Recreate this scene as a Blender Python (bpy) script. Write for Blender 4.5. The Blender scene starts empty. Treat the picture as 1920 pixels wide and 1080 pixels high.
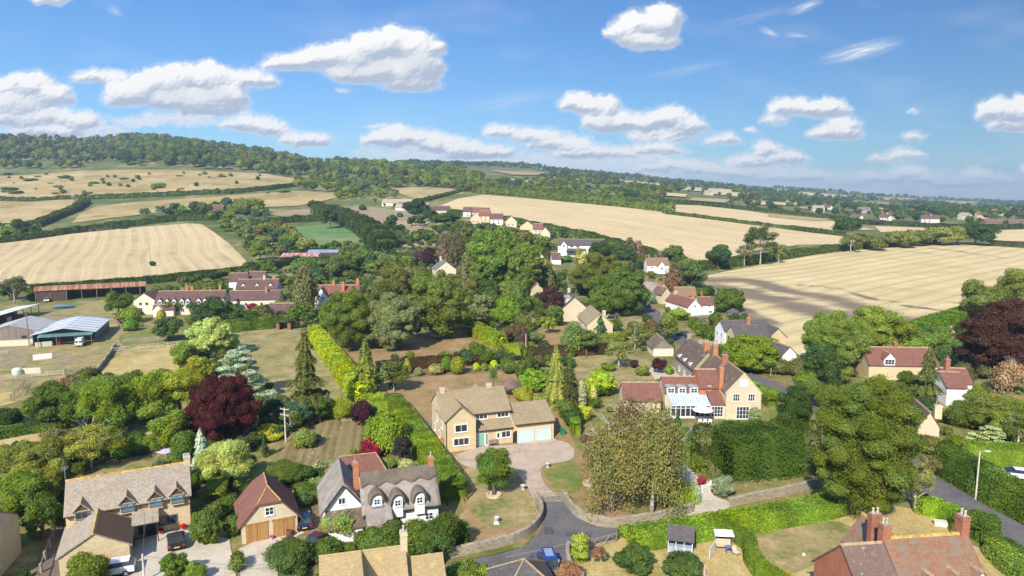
import bpy, math, random
import numpy as np
from mathutils import Vector, Matrix
R = math.radians
random.seed(7)
SC = bpy.context.scene
COL = SC.collection
# ------------------------------------------------------------------ camera
CAM_H = 38.0
PITCH = R(7.5)
FPX = 1283.0                      # focal length in photo pixels (1920 wide)
cam_d = bpy.data.cameras.new('camera')
cam = bpy.data.objects.new('camera', cam_d)
COL.objects.link(cam)
cam.location = (0, 0, CAM_H)
cam.rotation_euler = (R(90) - PITCH, 0, 0)
cam_d.sensor_width = 36
cam_d.lens = 36 * FPX / 1920
cam_d.clip_start = 0.5
cam_d.clip_end = 60000
SC.camera = cam
SC.view_settings.view_transform = 'Standard'
SC.view_settings.look = 'None'
SC.view_settings.gamma = 1
SC.view_settings.exposure = 0.70
SC.cycles.max_bounces = 5
SC.cycles.diffuse_bounces = 2
SC.cycles.glossy_bounces = 2
SC.cycles.transmission_bounces = 2
SC.cycles.volume_bounces = 0
SC.cycles.transparent_max_bounces = 6
SC.cycles.use_adaptive_sampling = True
SC.cycles.adaptive_threshold = 0.02
SC.cycles.caustics_reflective = False
SC.cycles.caustics_refractive = False
SC.cycles.use_denoising = True
# ------------------------------------------------------------------ sun
SUN_EL = R(38)
SH = Vector((0.36, 0.933, 0))     # where shadows fall on the ground
sun_d = bpy.data.lights.new('sun', 'SUN')
sun_d.energy = 4.6
sun_d.angle = R(0.5)
sun_d.color = (1.0, 0.93, 0.82)
sun = bpy.data.objects.new('sun', sun_d)
COL.objects.link(sun)
light_dir = Vector((SH.x * math.cos(SUN_EL), SH.y * math.cos(SUN_EL), -math.sin(SUN_EL)))
sun.rotation_euler = light_dir.to_track_quat('-Z', 'Y').to_euler()
sun.location = (-100, -200, 200)
# ------------------------------------------------------------------ node helpers
class NT:
 def __init__(s, tree):
  s.t = tree; s.n = tree.nodes; s.l = tree.links
 def node(s, typ, ins=None, **kw):
  nd = s.n.new(typ)
  for k, v in kw.items(): setattr(nd, k, v)
  if ins:
   for k, v in ins.items():
    sock = nd.inputs[k]
    if isinstance(v, bpy.types.NodeSocket): s.l.new(v, sock)
    else:
     try: sock.default_value = v
     except Exception: sock.default_value = (*v, 1) if len(v) == 3 else v[:3]
  return nd
 def math(s, op, a, b=0.0, clamp=False, c=None):
  ins = {0: a, 1: b}
  if c is not None: ins[2] = c
  return s.node('ShaderNodeMath', ins, operation=op, use_clamp=clamp).outputs[0]
 def vmath(s, op, a, b=(0, 0, 0)):
  nd = s.node('ShaderNodeVectorMath', {0: a, 1: b}, operation=op)
  return nd.outputs['Value'] if op in ('LENGTH', 'DOT_PRODUCT', 'DISTANCE') else nd.outputs[0]
 def noise(s, vec, scale, detail=3, rough=0.55, dist=0.0):
  return s.node('ShaderNodeTexNoise', {'Vector': vec, 'Scale': scale, 'Detail': detail, 'Roughness': rough, 'Distortion': dist}).outputs['Fac']
 def ramp(s, fac, lo, hi, a=0.0, b=1.0):
  return s.node('ShaderNodeMapRange', {'Value': fac, 'From Min': lo, 'From Max': hi, 'To Min': a, 'To Max': b}, interpolation_type='SMOOTHSTEP').outputs[0]
 def lin(s, fac, lo, hi, a=0.0, b=1.0):
  return s.node('ShaderNodeMapRange', {'Value': fac, 'From Min': lo, 'From Max': hi, 'To Min': a, 'To Max': b}).outputs[0]
 def mix(s, fac, a, b, blend='MIX'):
  nd = s.n.new('ShaderNodeMix'); nd.data_type = 'RGBA'; nd.blend_type = blend
  for i, v in ((0, fac), (6, a), (7, b)):
   if isinstance(v, bpy.types.NodeSocket): s.l.new(v, nd.inputs[i])
   elif i == 0: nd.inputs[0].default_value = v
   else: nd.inputs[i].default_value = (*v[:3], 1)
  return nd.outputs[2]
 def mapping(s, vec, scale=(1, 1, 1), rot=(0, 0, 0), loc=(0, 0, 0)):
  return s.node('ShaderNodeMapping', {'Vector': vec, 'Scale': scale, 'Rotation': rot, 'Location': loc}).outputs[0]
# ------------------------------------------------------------------ world: sky and clouds
world = bpy.data.worlds.new('World')
SC.world = world
world.use_nodes = True
def pix_uv(px, py):
 a = (px - 960) / FPX; b = (540 - py) / FPX
 cp, sp = math.cos(PITCH), math.sin(PITCH)
 y = cp + b * sp
 return a / y, (-sp + b * cp) / y
# clouds: (direction and half-sizes); each line is one cumulus heap made of several lobes, given as angles on the sky
CUMULUS = [
 (548,122,58,19),(600,112,50,26),(650,112,52,30),(695,92,44,34),(745,88,52,32),(785,96,34,32),(790,125,34,34),(740,140,75,30),(770,160,50,20),(680,140,70,24),
 (250,180,48,28),(300,160,48,30),(345,150,50,28),(400,152,50,30),(430,185,36,30),(350,190,90,28),(400,205,60,20),(225,192,28,15),
 (465,150,34,18),(490,155,26,13),(187,146,50,14),
 (40,165,60,28),(95,185,40,26),(25,200,60,26),(60,225,90,22),(150,232,38,20),(90,250,70,16),
 (465,235,50,16),(510,245,30,16),(585,268,38,16),(545,262,26,12),
 (1168,62,30,24),(1205,48,40,26),(1245,48,36,32),(1225,80,46,20),(1190,78,34,18),
 (1085,200,34,22),(1125,205,44,24),(1150,235,50,24),(1210,235,30,22),(1255,225,36,24),(1290,240,36,20),(1240,258,60,12),(1235,282,46,14),
 (1480,205,40,18),(1545,208,44,22),(1580,235,32,16),(1565,253,50,18),(1455,228,22,8),
 (1870,212,38,26),(1915,212,46,26),(1900,238,40,16),
 (1437,282,26,18),(1480,300,34,14),(1410,305,50,14),(1358,265,32,11),(1700,292,36,11),(1660,298,34,6),
 (735,262,52,22),(790,264,50,18),(840,278,60,18),(900,290,70,16),(940,248,30,13),(1005,258,50,16),(1050,272,60,16),(1100,290,60,14),
 (1225,318,42,10),(1275,312,38,12),(1320,322,42,10),(1375,328,44,10),(1470,336,50,10),(1530,330,34,9),(1590,345,44,10),(1650,338,46,12),(1700,326,34,12),(1745,340,44,12),(1800,345,50,12),(1835,328,30,12),(1880,342,34,10),(1935,320,24,14),(840,262,30,9),(1150,290,40,9),
 (95,0,36,14),(645,172,14,6),(1715,258,16,7),(1410,245,14,8),(1712,212,14,6),
]
BANK = [
 (790,290,130,18),(950,305,130,16),(1120,310,120,22),(1260,318,120,20),(1400,326,130,20),(1520,345,130,16),(1620,345,90,24),(1700,335,60,20),(1780,345,90,26),(1860,340,60,20),
 (1900,365,120,22),(1935,318,26,20),(700,232,30,6),(300,225,120,14),(120,245,120,18),(1190,290,90,14),
]
w = NT(world.node_tree)
for nd in list(w.n): w.n.remove(nd)
sky = w.node('ShaderNodeTexSky')
sky.sky_type = 'NISHITA'
sky.sun_disc = False
sky.sun_elevation = SUN_EL
sky.sun_rotation = math.atan2(-SH.x, -SH.y)
sky.altitude = 300
sky.air_density = 1.0
sky.dust_density = 0.0
sky.ozone_density = 4.0
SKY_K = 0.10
tc = w.node('ShaderNodeTexCoord')
sep = w.node('ShaderNodeSeparateXYZ', {0: tc.outputs['Generated']})
# sky dimmed and blued near the horizon, boosted overhead as added fill light
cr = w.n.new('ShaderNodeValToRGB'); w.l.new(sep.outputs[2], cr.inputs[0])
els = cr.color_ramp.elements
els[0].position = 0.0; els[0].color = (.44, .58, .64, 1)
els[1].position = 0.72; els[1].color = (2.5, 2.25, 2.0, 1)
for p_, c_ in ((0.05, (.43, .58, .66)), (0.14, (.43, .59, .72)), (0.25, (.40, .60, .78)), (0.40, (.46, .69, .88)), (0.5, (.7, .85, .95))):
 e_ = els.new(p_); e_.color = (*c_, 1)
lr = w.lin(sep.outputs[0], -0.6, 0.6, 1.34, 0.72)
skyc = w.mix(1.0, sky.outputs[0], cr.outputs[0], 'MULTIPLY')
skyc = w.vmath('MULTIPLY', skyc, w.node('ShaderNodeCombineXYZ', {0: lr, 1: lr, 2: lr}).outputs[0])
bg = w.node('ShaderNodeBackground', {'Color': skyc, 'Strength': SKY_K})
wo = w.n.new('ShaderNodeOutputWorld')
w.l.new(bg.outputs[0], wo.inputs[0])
# gradient noise on numpy grids, for the clouds on the sky dome
_nr = np.random.default_rng(11)
_gr = _nr.uniform(0, 2 * math.pi, (256, 256)); _gx, _gy = np.cos(_gr), np.sin(_gr)
def perlin(x, y):
 xi = np.floor(x).astype(int); yi = np.floor(y).astype(int); fx = x - xi; fy = y - yi
 u = fx * fx * fx * (fx * (fx * 6 - 15) + 10); v = fy * fy * fy * (fy * (fy * 6 - 15) + 10)
 def gdot(i, j, dx, dy):
  a = (xi + i) & 255; b = (yi + j) & 255
  return _gx[a, b] * dx + _gy[a, b] * dy
 n00 = gdot(0, 0, fx, fy); n10 = gdot(1, 0, fx - 1, fy); n01 = gdot(0, 1, fx, fy - 1); n11 = gdot(1, 1, fx - 1, fy - 1)
 return (n00 * (1 - u) + n10 * u) * (1 - v) + (n01 * (1 - u) + n11 * u) * v
def fbm(x, y, o=5, g=0.5):
 a = 1; s_ = 0; t_ = 0
 for k in range(o): s_ = s_ + a * perlin(x * 2 ** k + 17 * k, y * 2 ** k + 31 * k); t_ += a; a *= g
 return s_ / t_ * 1.6
def billow(x, y, o=4, g=0.55):
 a = 1; s_ = 0; t_ = 0
 for k in range(o): s_ = s_ + a * (1 - 2.2 * np.abs(perlin(x * 2 ** k + 5 * k, y * 2 ** k + 9 * k))); t_ += a; a *= g
 return s_ / t_
def sstep(x, a, b):
 t_ = np.clip((x - a) / (b - a), 0, 1); return t_ * t_ * (3 - 2 * t_)
def make_sky_dome():
 """a far shell of sky carrying the clouds (density and shade per point); clear sky shows through it"""
 RD = 40000.0
 nu, nv = 1560, 300
 px = np.linspace(-260, 2180, nu); py = np.linspace(402, -60, nv)
 X, Y = np.meshgrid(px, py)
 wx = X + 9 * fbm(X / 70, Y / 60, 3) + 6 * fbm(X / 20 + 9, Y / 18, 3)
 wy = Y + 5 * fbm(X / 60 + 50, Y / 60 + 7, 3) + 5 * fbm(X / 20 + 70, Y / 18, 3)
 H = np.full(X.shape, -40.0)
 rnd = np.random.default_rng(3)
 lob = []
 for (cx, cy, rx, ry) in CUMULUS:
  lob.append((cx, cy, rx, ry, ry * .9, .62))
  if rx > 15:
   for _ in range(int(rx / 2.2) + 4):
    a = rnd.uniform(-0.08, 1.08) * math.pi; k = rnd.uniform(0.35, 1.0)
    r = ry * rnd.uniform(0.22, 0.50)
    lob.append((cx + math.cos(a) * rx * k, cy - math.sin(a) * ry * k * .92, r * rnd.uniform(1, 1.3), r, r * 1.05 + (1 - k) * ry * .75, .9))
 for (cx, cy, rx, ry, dep, fl) in lob:
  q = ((wx - cx) / rx) ** 2 + ((wy - cy) / np.where(wy > cy, ry * fl, ry)) ** 2
  h = np.where(q < 1, dep * np.sqrt(np.maximum(1 - q, 0)), -min(rx, ry) * (np.sqrt(q) - 1) * 0.9)
  k_ = 3.6
  m_ = np.maximum(H, h); H = m_ + k_ * np.log(np.exp((H - m_) / k_) + np.exp((h - m_) / k_))
 H = H - 4.5
 Hd = H + 4.6 * billow(wx / 15, wy / 13, 4) + 4.2 * fbm(X / 8, Y / 6.5, 5, 0.65)
 dens = sstep(Hd, -5.5, 10.5) ** 0.9
 gx = np.gradient(Hd, axis=1) / (px[1] - px[0]); gy = np.gradient(Hd, axis=0) / (py[0] - py[1])
 def blur(A, r):
  k = np.ones(2 * r + 1) / (2 * r + 1)
  A = np.apply_along_axis(lambda m: np.convolve(np.pad(m, r, mode='edge'), k, mode='valid'), 0, A)
  return np.apply_along_axis(lambda m: np.convolve(np.pad(m, r, mode='edge'), k, mode='valid'), 1, A)
 gxb, gyb = blur(gx, 1), blur(gy, 1); gxw, gyw = blur(gx, 7), blur(gy, 7)
 nxx = -(gxb * .45 + gxw * .95); nyy = -(gyb * .45 + gyw * .95)
 nz = 1.1; nl = np.sqrt(nxx ** 2 + nyy ** 2 + nz * nz)
 lamb = (nxx * -0.45 + nyy * 0.66 + nz * 0.60) / nl
 # thickness overhead darkens the base
 col = np.maximum(blur(H, 3), 0); over = np.zeros_like(col)
 for sft in (4, 8, 14, 20, 28): over += np.vstack([col[sft:, :], np.zeros((sft, col.shape[1]))]) / 5
 base = sstep(over, 4, 26)
 shade = sstep(lamb, -0.02, 0.76) * (1 - 0.48 * base) + 0.06
 shade = shade + (1 - shade) * 0.6 * (1 - dens ** 2)
 shade = np.clip(shade + 0.10 * fbm(X / 14, Y / 11, 5, .6), 0, 1)
 # hazy low banks
 B = np.full(X.shape, -2.0)
 bx = X + 40 * fbm(X / 70 + 4, Y / 50, 4); by = Y + 14 * fbm(X / 70, Y / 50 + 8, 4)
 for (cx, cy, rx, ry) in BANK:
  B = np.maximum(B, 1 - np.sqrt(((bx - cx) / rx) ** 2 + ((by - cy) / ry) ** 2))
 Bn = B + 0.55 * billow(bx / 36, by / 22, 4) + 0.25 * fbm(X / 10, Y / 7, 3)
 bd = sstep(Bn, 0.05, 0.85) * 0.78
 bs = np.clip(0.50 + 0.42 * billow(bx / 30, by / 15 + 3, 4) , 0, 1)
 # cirrus streaks
 cd = np.zeros(X.shape)
 for (cx, cy, L_, W_, ang, st) in ((1615, 95, 95, 20, 14, 1.0), (1510, 12, 45, 12, 22, .8), (1442, 60, 26, 9, -22, .8), (1492, 66, 36, 8, -4, .55), (960, 188, 120, 22, 10, .30), (1290, 130, 120, 14, 12, .22), (215, 20, 22, 12, -30, .45), (1420, 30, 150, 16, 14, .18), (1300, 300, 200, 20, 6, .15), (1850, 300, 120, 25, 6, .2)):
  c, s_ = math.cos(R(ang)), math.sin(R(ang))
  xx = (X - cx) * c - (Y - cy) * s_; yy = (X - cx) * s_ + (Y - cy) * c
  n_ = 0.5 + 0.8 * fbm(xx / 46, yy / 5.5, 5, 0.6)
  cd = np.maximum(cd, st * np.clip(1 - np.sqrt((xx / L_) ** 2 + (yy / W_) ** 2), 0, 1) ** 1.25 * np.clip(n_ * 1.5, 0.02, 1.25))
 veil = np.clip(fbm(X / 260 + 3, Y / 90, 4) - 0.05, 0, 1) * 0.22
 # combine, front to back
 a0 = dens; a1 = np.maximum(bd, np.maximum(cd, veil))
 alpha = 1 - (1 - a0) * (1 - a1)
 sh = np.where(alpha > 1e-4, (shade * a0 + (1 - a0) * a1 * np.where(bd >= np.maximum(cd, veil), bs, 0.85)) / np.maximum(alpha, 1e-4), 1)
 alpha = alpha * sstep(402 - Y, 0, 14) * (1 - 0.30 * sstep(Y, 285, 350))
 fade = sstep(X, -260, -180) * (1 - sstep(X, 2100, 2180)) * sstep(Y, -60, -40)
 alpha = alpha * fade
 # onto the shell
 a = (X - 960) / FPX; b = (540 - Y) / FPX; cp, sp = math.cos(PITCH), math.sin(PITCH)
 dx, dy, dz = a, cp + b * sp, -sp + b * cp
 l_ = np.sqrt(dx * dx + dy * dy + dz * dz)
 V = np.stack([dx / l_ * RD, dy / l_ * RD, dz / l_ * RD + CAM_H], -1).reshape(-1, 3)
 idx = np.arange(nu * nv).reshape(nv, nu)
 F = np.stack([idx[:-1, :-1], idx[1:, :-1], idx[1:, 1:], idx[:-1, 1:]], -1).reshape(-1, 4)
 keep = alpha.ravel()[F].max(1) > 0.003
 F = F[keep].astype(np.int32)
 used = np.zeros(len(V), bool); used[F.ravel()] = True
 remap = np.cumsum(used) - 1
 V = V[used]; F = remap[F].astype(np.int32); al = alpha.ravel()[used]; shv = sh.ravel()[used]
 me = bpy.data.meshes.new('sky')
 me.vertices.add(len(V)); me.vertices.foreach_set('co', V.astype(np.float32).ravel())
 me.loops.add(F.size); me.loops.foreach_set('vertex_index', F.ravel())
 me.polygons.add(len(F)); me.polygons.foreach_set('loop_start', np.arange(len(F), dtype=np.int32) * 4); me.polygons.foreach_set('loop_total', np.full(len(F), 4, dtype=np.int32))
 for nm, arr in (('ca', al), ('cs', shv)):
  at = me.attributes.new(nm, 'FLOAT', 'POINT'); at.data.foreach_set('value', arr.astype(np.float32))
 me.update(calc_edges=True)
 m = bpy.data.materials.new('clouds'); m.use_nodes = True; t = NT(m.node_tree)
 for nd in list(t.n): t.n.remove(nd)
 out = t.n.new('ShaderNodeOutputMaterial')
 A = t.node('ShaderNodeAttribute', attribute_name='ca').outputs['Fac']; S = t.node('ShaderNodeAttribute', attribute_name='cs').outputs['Fac']
 c = t.mix(S, (0.31, 0.365, 0.455), (0.72, 0.71, 0.695))
 em = t.node('ShaderNodeEmission', {'Color': c, 'Strength': 0.9})
 mx = t.node('ShaderNodeMixShader', {0: A, 1: t.node('ShaderNodeBsdfTransparent').outputs[0], 2: em.outputs[0]})
 t.l.new(mx.outputs[0], out.inputs[0])
 me.materials.append(m)
 o = bpy.data.objects.new('sky', me); COL.objects.link(o); o['kind'] = 'structure'
 m.cycles.emission_sampling = 'NONE'
make_sky_dome()
# ------------------------------------------------------------------ terrain height
def down(py):
 return -pix_uv(960, py)[1]
# columns: photo x -> list of (distance, photo row of the ground there)
TCOL = {
 -500: [(450, 455), (560, 425), (700, 380), (950, 322), (1400, 262), (1900, 262)],
 0:    [(450, 456), (560, 420), (700, 376), (950, 320), (1400, 258), (1900, 262)],
 370:  [(400, 470), (520, 420), (600, 396), (700, 375), (900, 326), (1400, 266), (1900, 270)],
 640:  [(400, 465), (520, 425), (650, 390), (800, 358), (1050, 328), (1500, 306), (2000, 306)],
 900:  [(310, 515), (370, 462), (420, 427), (560, 392), (750, 365), (1100, 335), (1600, 320), (2200, 306), (2800, 308)],
 1050: [(320, 508), (380, 470), (480, 430), (600, 398), (750, 372), (1100, 345), (1700, 326), (2300, 318), (3000, 322)],
 1200: [(330, 505), (400, 478), (500, 436), (650, 394), (800, 376), (1000, 358), (1700, 345), (2500, 334), (3200, 336)],
 1450: [(300, 530), (370, 502), (450, 470), (640, 427), (800, 402), (1300, 374), (2200, 358), (3000, 350), (3600, 352)],
 1700: [(260, 558), (400, 482), (470, 460), (600, 430), (1000, 402), (2000, 382), (3000, 373), (3600, 369), (4200, 371)],
 1920: [(260, 558), (420, 478), (550, 441), (1000, 402), (2500, 386), (4500, 379), (5000, 380)],
 2500: [(260, 558), (420, 478), (550, 441), (1000, 402), (2500, 386), (4500, 379), (5000, 380)],
}
UG = np.linspace(-1.25, 1.25, 126)
YG = np.concatenate([np.linspace(0, 1000, 101), np.geomspace(1030, 14000, 60)])
def _build_grid():
 us, prof = [], []
 for px, lst in TCOL.items():
  ys = [0, 255]; es = [0, 0]
  for d, py in lst:
   ys.append(d); es.append(CAM_H - d * down(py))
  e_end = min(es[-1], 30) * 0.6
  ys += [ys[-1] * 1.5, 14000]; es += [es[-1] * 0.85, e_end]
  us.append((px - 960) / FPX); prof.append(np.interp(YG, ys, es))
 prof = np.array(prof)
 Z = np.array([np.interp(UG, us, prof[:, j]) for j in range(len(YG))]).T   # (u, Y)
 k = np.array([1, 2, 3, 2, 1.0]); k /= k.sum()
 for _ in range(2):
  Zp = np.pad(Z, ((2, 2), (2, 2)), mode='edge')
  Z1 = sum(k[i] * Zp[i:i + Z.shape[0], :] for i in range(5))
  Z = sum(k[i] * Z1[:, i:i + Z.shape[1]] for i in range(5))
 Z[:, YG < 245] = 0
 return Z
ZG = _build_grid()
def T(x, y):
 if y < 200: return 0.0
 u = min(max(x / y, -1.249), 1.249)
 fu = (u + 1.25) / 0.02; iu = min(int(fu), 124); fu -= iu
 j = int(np.searchsorted(YG, min(y, 13999))) - 1
 fy = (min(y, 13999) - YG[j]) / (YG[j + 1] - YG[j])
 return float((ZG[iu, j] * (1 - fu) + ZG[iu + 1, j] * fu) * (1 - fy) + (ZG[iu, j + 1] * (1 - fu) + ZG[iu + 1, j + 1] * fu) * fy)
def G(px, py, ymax=9000):
 """ground point seen at a photo pixel"""
 u, v = pix_uv(px, py)
 y = 20.0; prev = y
 while y < ymax:
  if CAM_H + v * y <= T(u * y, y):
   lo, hi = prev, y
   for _ in range(18):
    m = (lo + hi) / 2
    if CAM_H + v * m <= T(u * m, m): hi = m
    else: lo = m
   return Vector((u * hi, hi, T(u * hi, hi)))
  prev = y
  y *= 1.012
 return Vector((u * ymax, ymax, T(u * ymax, ymax)))
def at_depth(px, y):
 u = (px - 960) / FPX
 return Vector((u * y, y, T(u * y, y)))
def top_z(p, py):
 """height above the ground point p of something whose top is seen at photo row py"""
 return CAM_H + pix_uv(960, py)[1] * p.y - p.z
# ------------------------------------------------------------------ objects
def tag(o, label=None, cat=None, group=None, kind=None):
 if label: o['label'] = label
 if cat: o['category'] = cat
 if group: o['group'] = group
 if kind: o['kind'] = kind
 return o
def empty(name, loc, rz=0, label=None, cat=None, group=None):
 o = bpy.data.objects.new(name, None); COL.objects.link(o)
 o.empty_display_size = 0.3
 o.location = loc; o.rotation_euler = (0, 0, rz)
 return tag(o, label, cat, group)
def link(name, me, parent=None, loc=(0, 0, 0), rz=0, scale=None):
 o = bpy.data.objects.new(name, me); COL.objects.link(o)
 o.parent = parent; o.location = loc; o.rotation_euler = (0, 0, rz)
 if scale is not None: o.scale = scale
 return o
class MB:
 """collects faces; build() links them as one mesh object"""
 def __init__(s): s.v = []; s.f = []; s.m = []; s.M = None
 def add(s, vs, fs, m=0):
  b = len(s.v)
  if s.M is not None: vs = [s.M @ Vector(p) for p in vs]
  s.v += [tuple(p) for p in vs]
  for f in fs: s.f.append([b + i for i in f]); s.m.append(m)
  return s
 def box(s, x0, x1, y0, y1, z0, z1, m=0):
  vs = [(x, y, z) for z in (z0, z1) for y in (y0, y1) for x in (x0, x1)]
  return s.add(vs, [(0, 2, 3, 1), (4, 5, 7, 6), (0, 1, 5, 4), (1, 3, 7, 5), (3, 2, 6, 7), (2, 0, 4, 6)], m)
 def prism(s, poly, a, b, axis='x', m=0):
  """extrude a 2-D polygon along an axis; for x: poly (y,z); y: (x,z); z: (x,y)"""
  def P(t, p): return {'x': (t, p[0], p[1]), 'y': (p[0], t, p[1]), 'z': (p[0], p[1], t)}[axis]
  n = len(poly)
  vs = [P(a, p) for p in poly] + [P(b, p) for p in poly]
  fs = [list(range(n)), list(range(2 * n - 1, n - 1, -1))] + [(i, i + n, (i + 1) % n + n, (i + 1) % n) for i in range(n)]
  return s.add(vs, fs, m)
 def tube(s, pts, rad, n=6, m=0, cap=True):
  pts = [Vector(p) for p in pts]
  if not isinstance(rad, (list, tuple)): rad = [rad] * len(pts)
  vs = []
  for i, p in enumerate(pts):
   d = (pts[min(i + 1, len(pts) - 1)] - pts[max(i - 1, 0)]).normalized()
   a = d.cross(Vector((0, 0, 1)) if abs(d.z) < 0.9 else Vector((1, 0, 0))).normalized(); b = d.cross(a)
   for k in range(n):
    t = 2 * math.pi * k / n
    vs.append(p + (a * math.cos(t) + b * math.sin(t)) * rad[i])
  fs = [(i * n + k, i * n + (k + 1) % n, (i + 1) * n + (k + 1) % n, (i + 1) * n + k) for i in range(len(pts) - 1) for k in range(n)]
  if cap: fs += [list(range(n))[::-1], [(len(pts) - 1) * n + k for k in range(n)]]
  return s.add(vs, fs, m)
 def lathe(s, prof, n=16, c=(0, 0, 0), m=0):
  vs = [(c[0] + r * math.cos(2 * math.pi * k / n), c[1] + r * math.sin(2 * math.pi * k / n), c[2] + z) for r, z in prof for k in range(n)]
  fs = [(i * n + k, i * n + (k + 1) % n, (i + 1) * n + (k + 1) % n, (i + 1) * n + k) for i in range(len(prof) - 1) for k in range(n)]
  fs.append([(len(prof) - 1) * n + k for k in range(n)]); fs.append(list(range(n))[::-1])
  return s.add(vs, fs, m)
 def mesh(s, name, mats, smooth=False):
  me = bpy.data.meshes.new(name)
  me.from_pydata(s.v, [], s.f)
  for m in mats: me.materials.append(m)
  if len(mats) > 1: me.polygons.foreach_set('material_index', s.m)
  uv = me.uv_layers.new(name='UVMap')
  vco = [Vector(c) for c in s.v]
  Zv = Vector((0, 0, 1)); data = np.zeros((len(me.loops), 2), dtype=np.float32)
  for p in me.polygons:
   n = p.normal
   a = Zv.cross(n)
   a = Vector((1, 0, 0)) if a.length < 0.05 else a.normalized()
   b = n.cross(a)
   for li in p.loop_indices:
    c = vco[me.loops[li].vertex_index]
    data[li] = (c.dot(a), c.dot(b))
  uv.data.foreach_set('uv', data.ravel())
  if smooth: me.polygons.foreach_set('use_smooth', [True] * len(me.polygons))
  me.update()
  return me
 def build(s, name, mats, parent=None, loc=(0, 0, 0), rz=0, smooth=False, label=None, cat=None, group=None, kind=None):
  if not isinstance(mats, (list, tuple)): mats = [mats]
  o = link(name, s.mesh(name, mats, smooth), parent, loc, rz)
  return tag(o, label, cat, group, kind)
# ------------------------------------------------------------------ materials
MATS = {}
def new_mat(name):
 m = bpy.data.materials.new(name); m.use_nodes = True
 t = NT(m.node_tree)
 for nd in list(t.n): t.n.remove(nd)
 out = t.n.new('ShaderNodeOutputMaterial')
 return m, t, out
def finish(m, t, out, col, rough=0.85, bump=None, bs=0.3, bd=0.05, metal=0.0, spec=0.3):
 ins = {'Base Color': col, 'Roughness': rough, 'Metallic': metal, 'Specular IOR Level': spec}
 p = t.node('ShaderNodeBsdfPrincipled', ins)
 if bump is not None:
  bn = t.node('ShaderNodeBump', {'Height': bump, 'Strength': bs, 'Distance': bd})
  t.l.new(bn.outputs[0], p.inputs['Normal'])
 t.l.new(p.outputs[0], out.inputs[0])
 return m
def M_plain(name, col, rough=0.6, metal=0.0, var=0.12, spec=0.4):
 if name in MATS: return MATS[name]
 m, t, out = new_mat(name)
 tc = t.node('ShaderNodeTexCoord')
 n = t.noise(tc.outputs['Object'], 3.0, 4)
 c = t.mix(t.ramp(n, 0.3, 0.7), tuple(x * (1 - var) for x in col), tuple(min(1, x * (1 + var)) for x in col))
 MATS[name] = finish(m, t, out, c, rough, metal=metal, spec=spec); return m
def M_masonry(name, c1, c2, mortar, bw=0.42, bh=0.2, stain=0.35, rough=0.9, mort=0.012, blotch=None, bscale=0.5, bias=0.0, bamt=(0.45, 0.62)):
 """blocks, bricks or roof tiles laid in courses on the face's own axes"""
 if name in MATS: return MATS[name]
 m, t, out = new_mat(name)
 uv = t.node('ShaderNodeTexCoord')
 wob = t.vmath('MULTIPLY', t.vmath('SUBTRACT', t.node('ShaderNodeTexNoise', {'Vector': uv.outputs['UV'], 'Scale': 1.2, 'Detail': 3}).outputs['Color'], (0.5, 0.5, 0.5)), (0.10, 0.06, 0))
 vec = t.vmath('ADD', uv.outputs['UV'], wob)
 b = t.node('ShaderNodeTexBrick', {'Vector': vec, 'Color1': (*c1, 1), 'Color2': (*c2, 1), 'Mortar': (*mortar, 1), 'Scale': 1.0, 'Mortar Size': mort, 'Mortar Smooth': 0.3, 'Bias': bias, 'Brick Width': bw, 'Row Height': bh})
 c = b.outputs['Color']
 n1 = t.noise(uv.outputs['Object'], 0.35, 5, 0.6)
 n2 = t.noise(uv.outputs['Object'], 2.6, 5, 0.65)
 n3 = t.noise(uv.outputs['Object'], 9.0, 3, 0.7)
 c = t.mix(1.0, c, t.mix(n2, (1 - stain,) * 3, (1 + stain * 0.6,) * 3), 'MULTIPLY')
 c = t.mix(t.ramp(n1, 0.35, 0.7, 0, stain), c, tuple(x * 0.55 for x in c2))
 c = t.mix(1.0, c, t.mix(n3, (0.80,) * 3, (1.2,) * 3), 'MULTIPLY')
 if blotch is not None:
  nb = t.noise(uv.outputs['Object'], bscale, 6, 0.72)
  c = t.mix(t.ramp(nb, bamt[0], bamt[1]), c, blotch)
 MATS[name] = finish(m, t, out, c, rough, bump=b.outputs['Fac'], bs=0.5, bd=-0.03); return m
def M_thatch(name, c1, c2):
 if name in MATS: return MATS[name]
 m, t, out = new_mat(name)
 uv = t.node('ShaderNodeTexCoord')
 st = t.noise(t.mapping(uv.outputs['UV'], (9, 0.9, 1)), 1.6, 5, 0.7)
 pt = t.noise(uv.outputs['Object'], 0.7, 5, 0.65)
 f = t.math('ADD', t.math('MULTIPLY', st, 0.6), t.math('MULTIPLY', pt, 0.5))
 c = t.mix(t.ramp(f, 0.38, 0.72), c1, c2)
 MATS[name] = finish(m, t, out, c, 0.95, bump=st, bs=0.8, bd=0.12); return m
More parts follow.
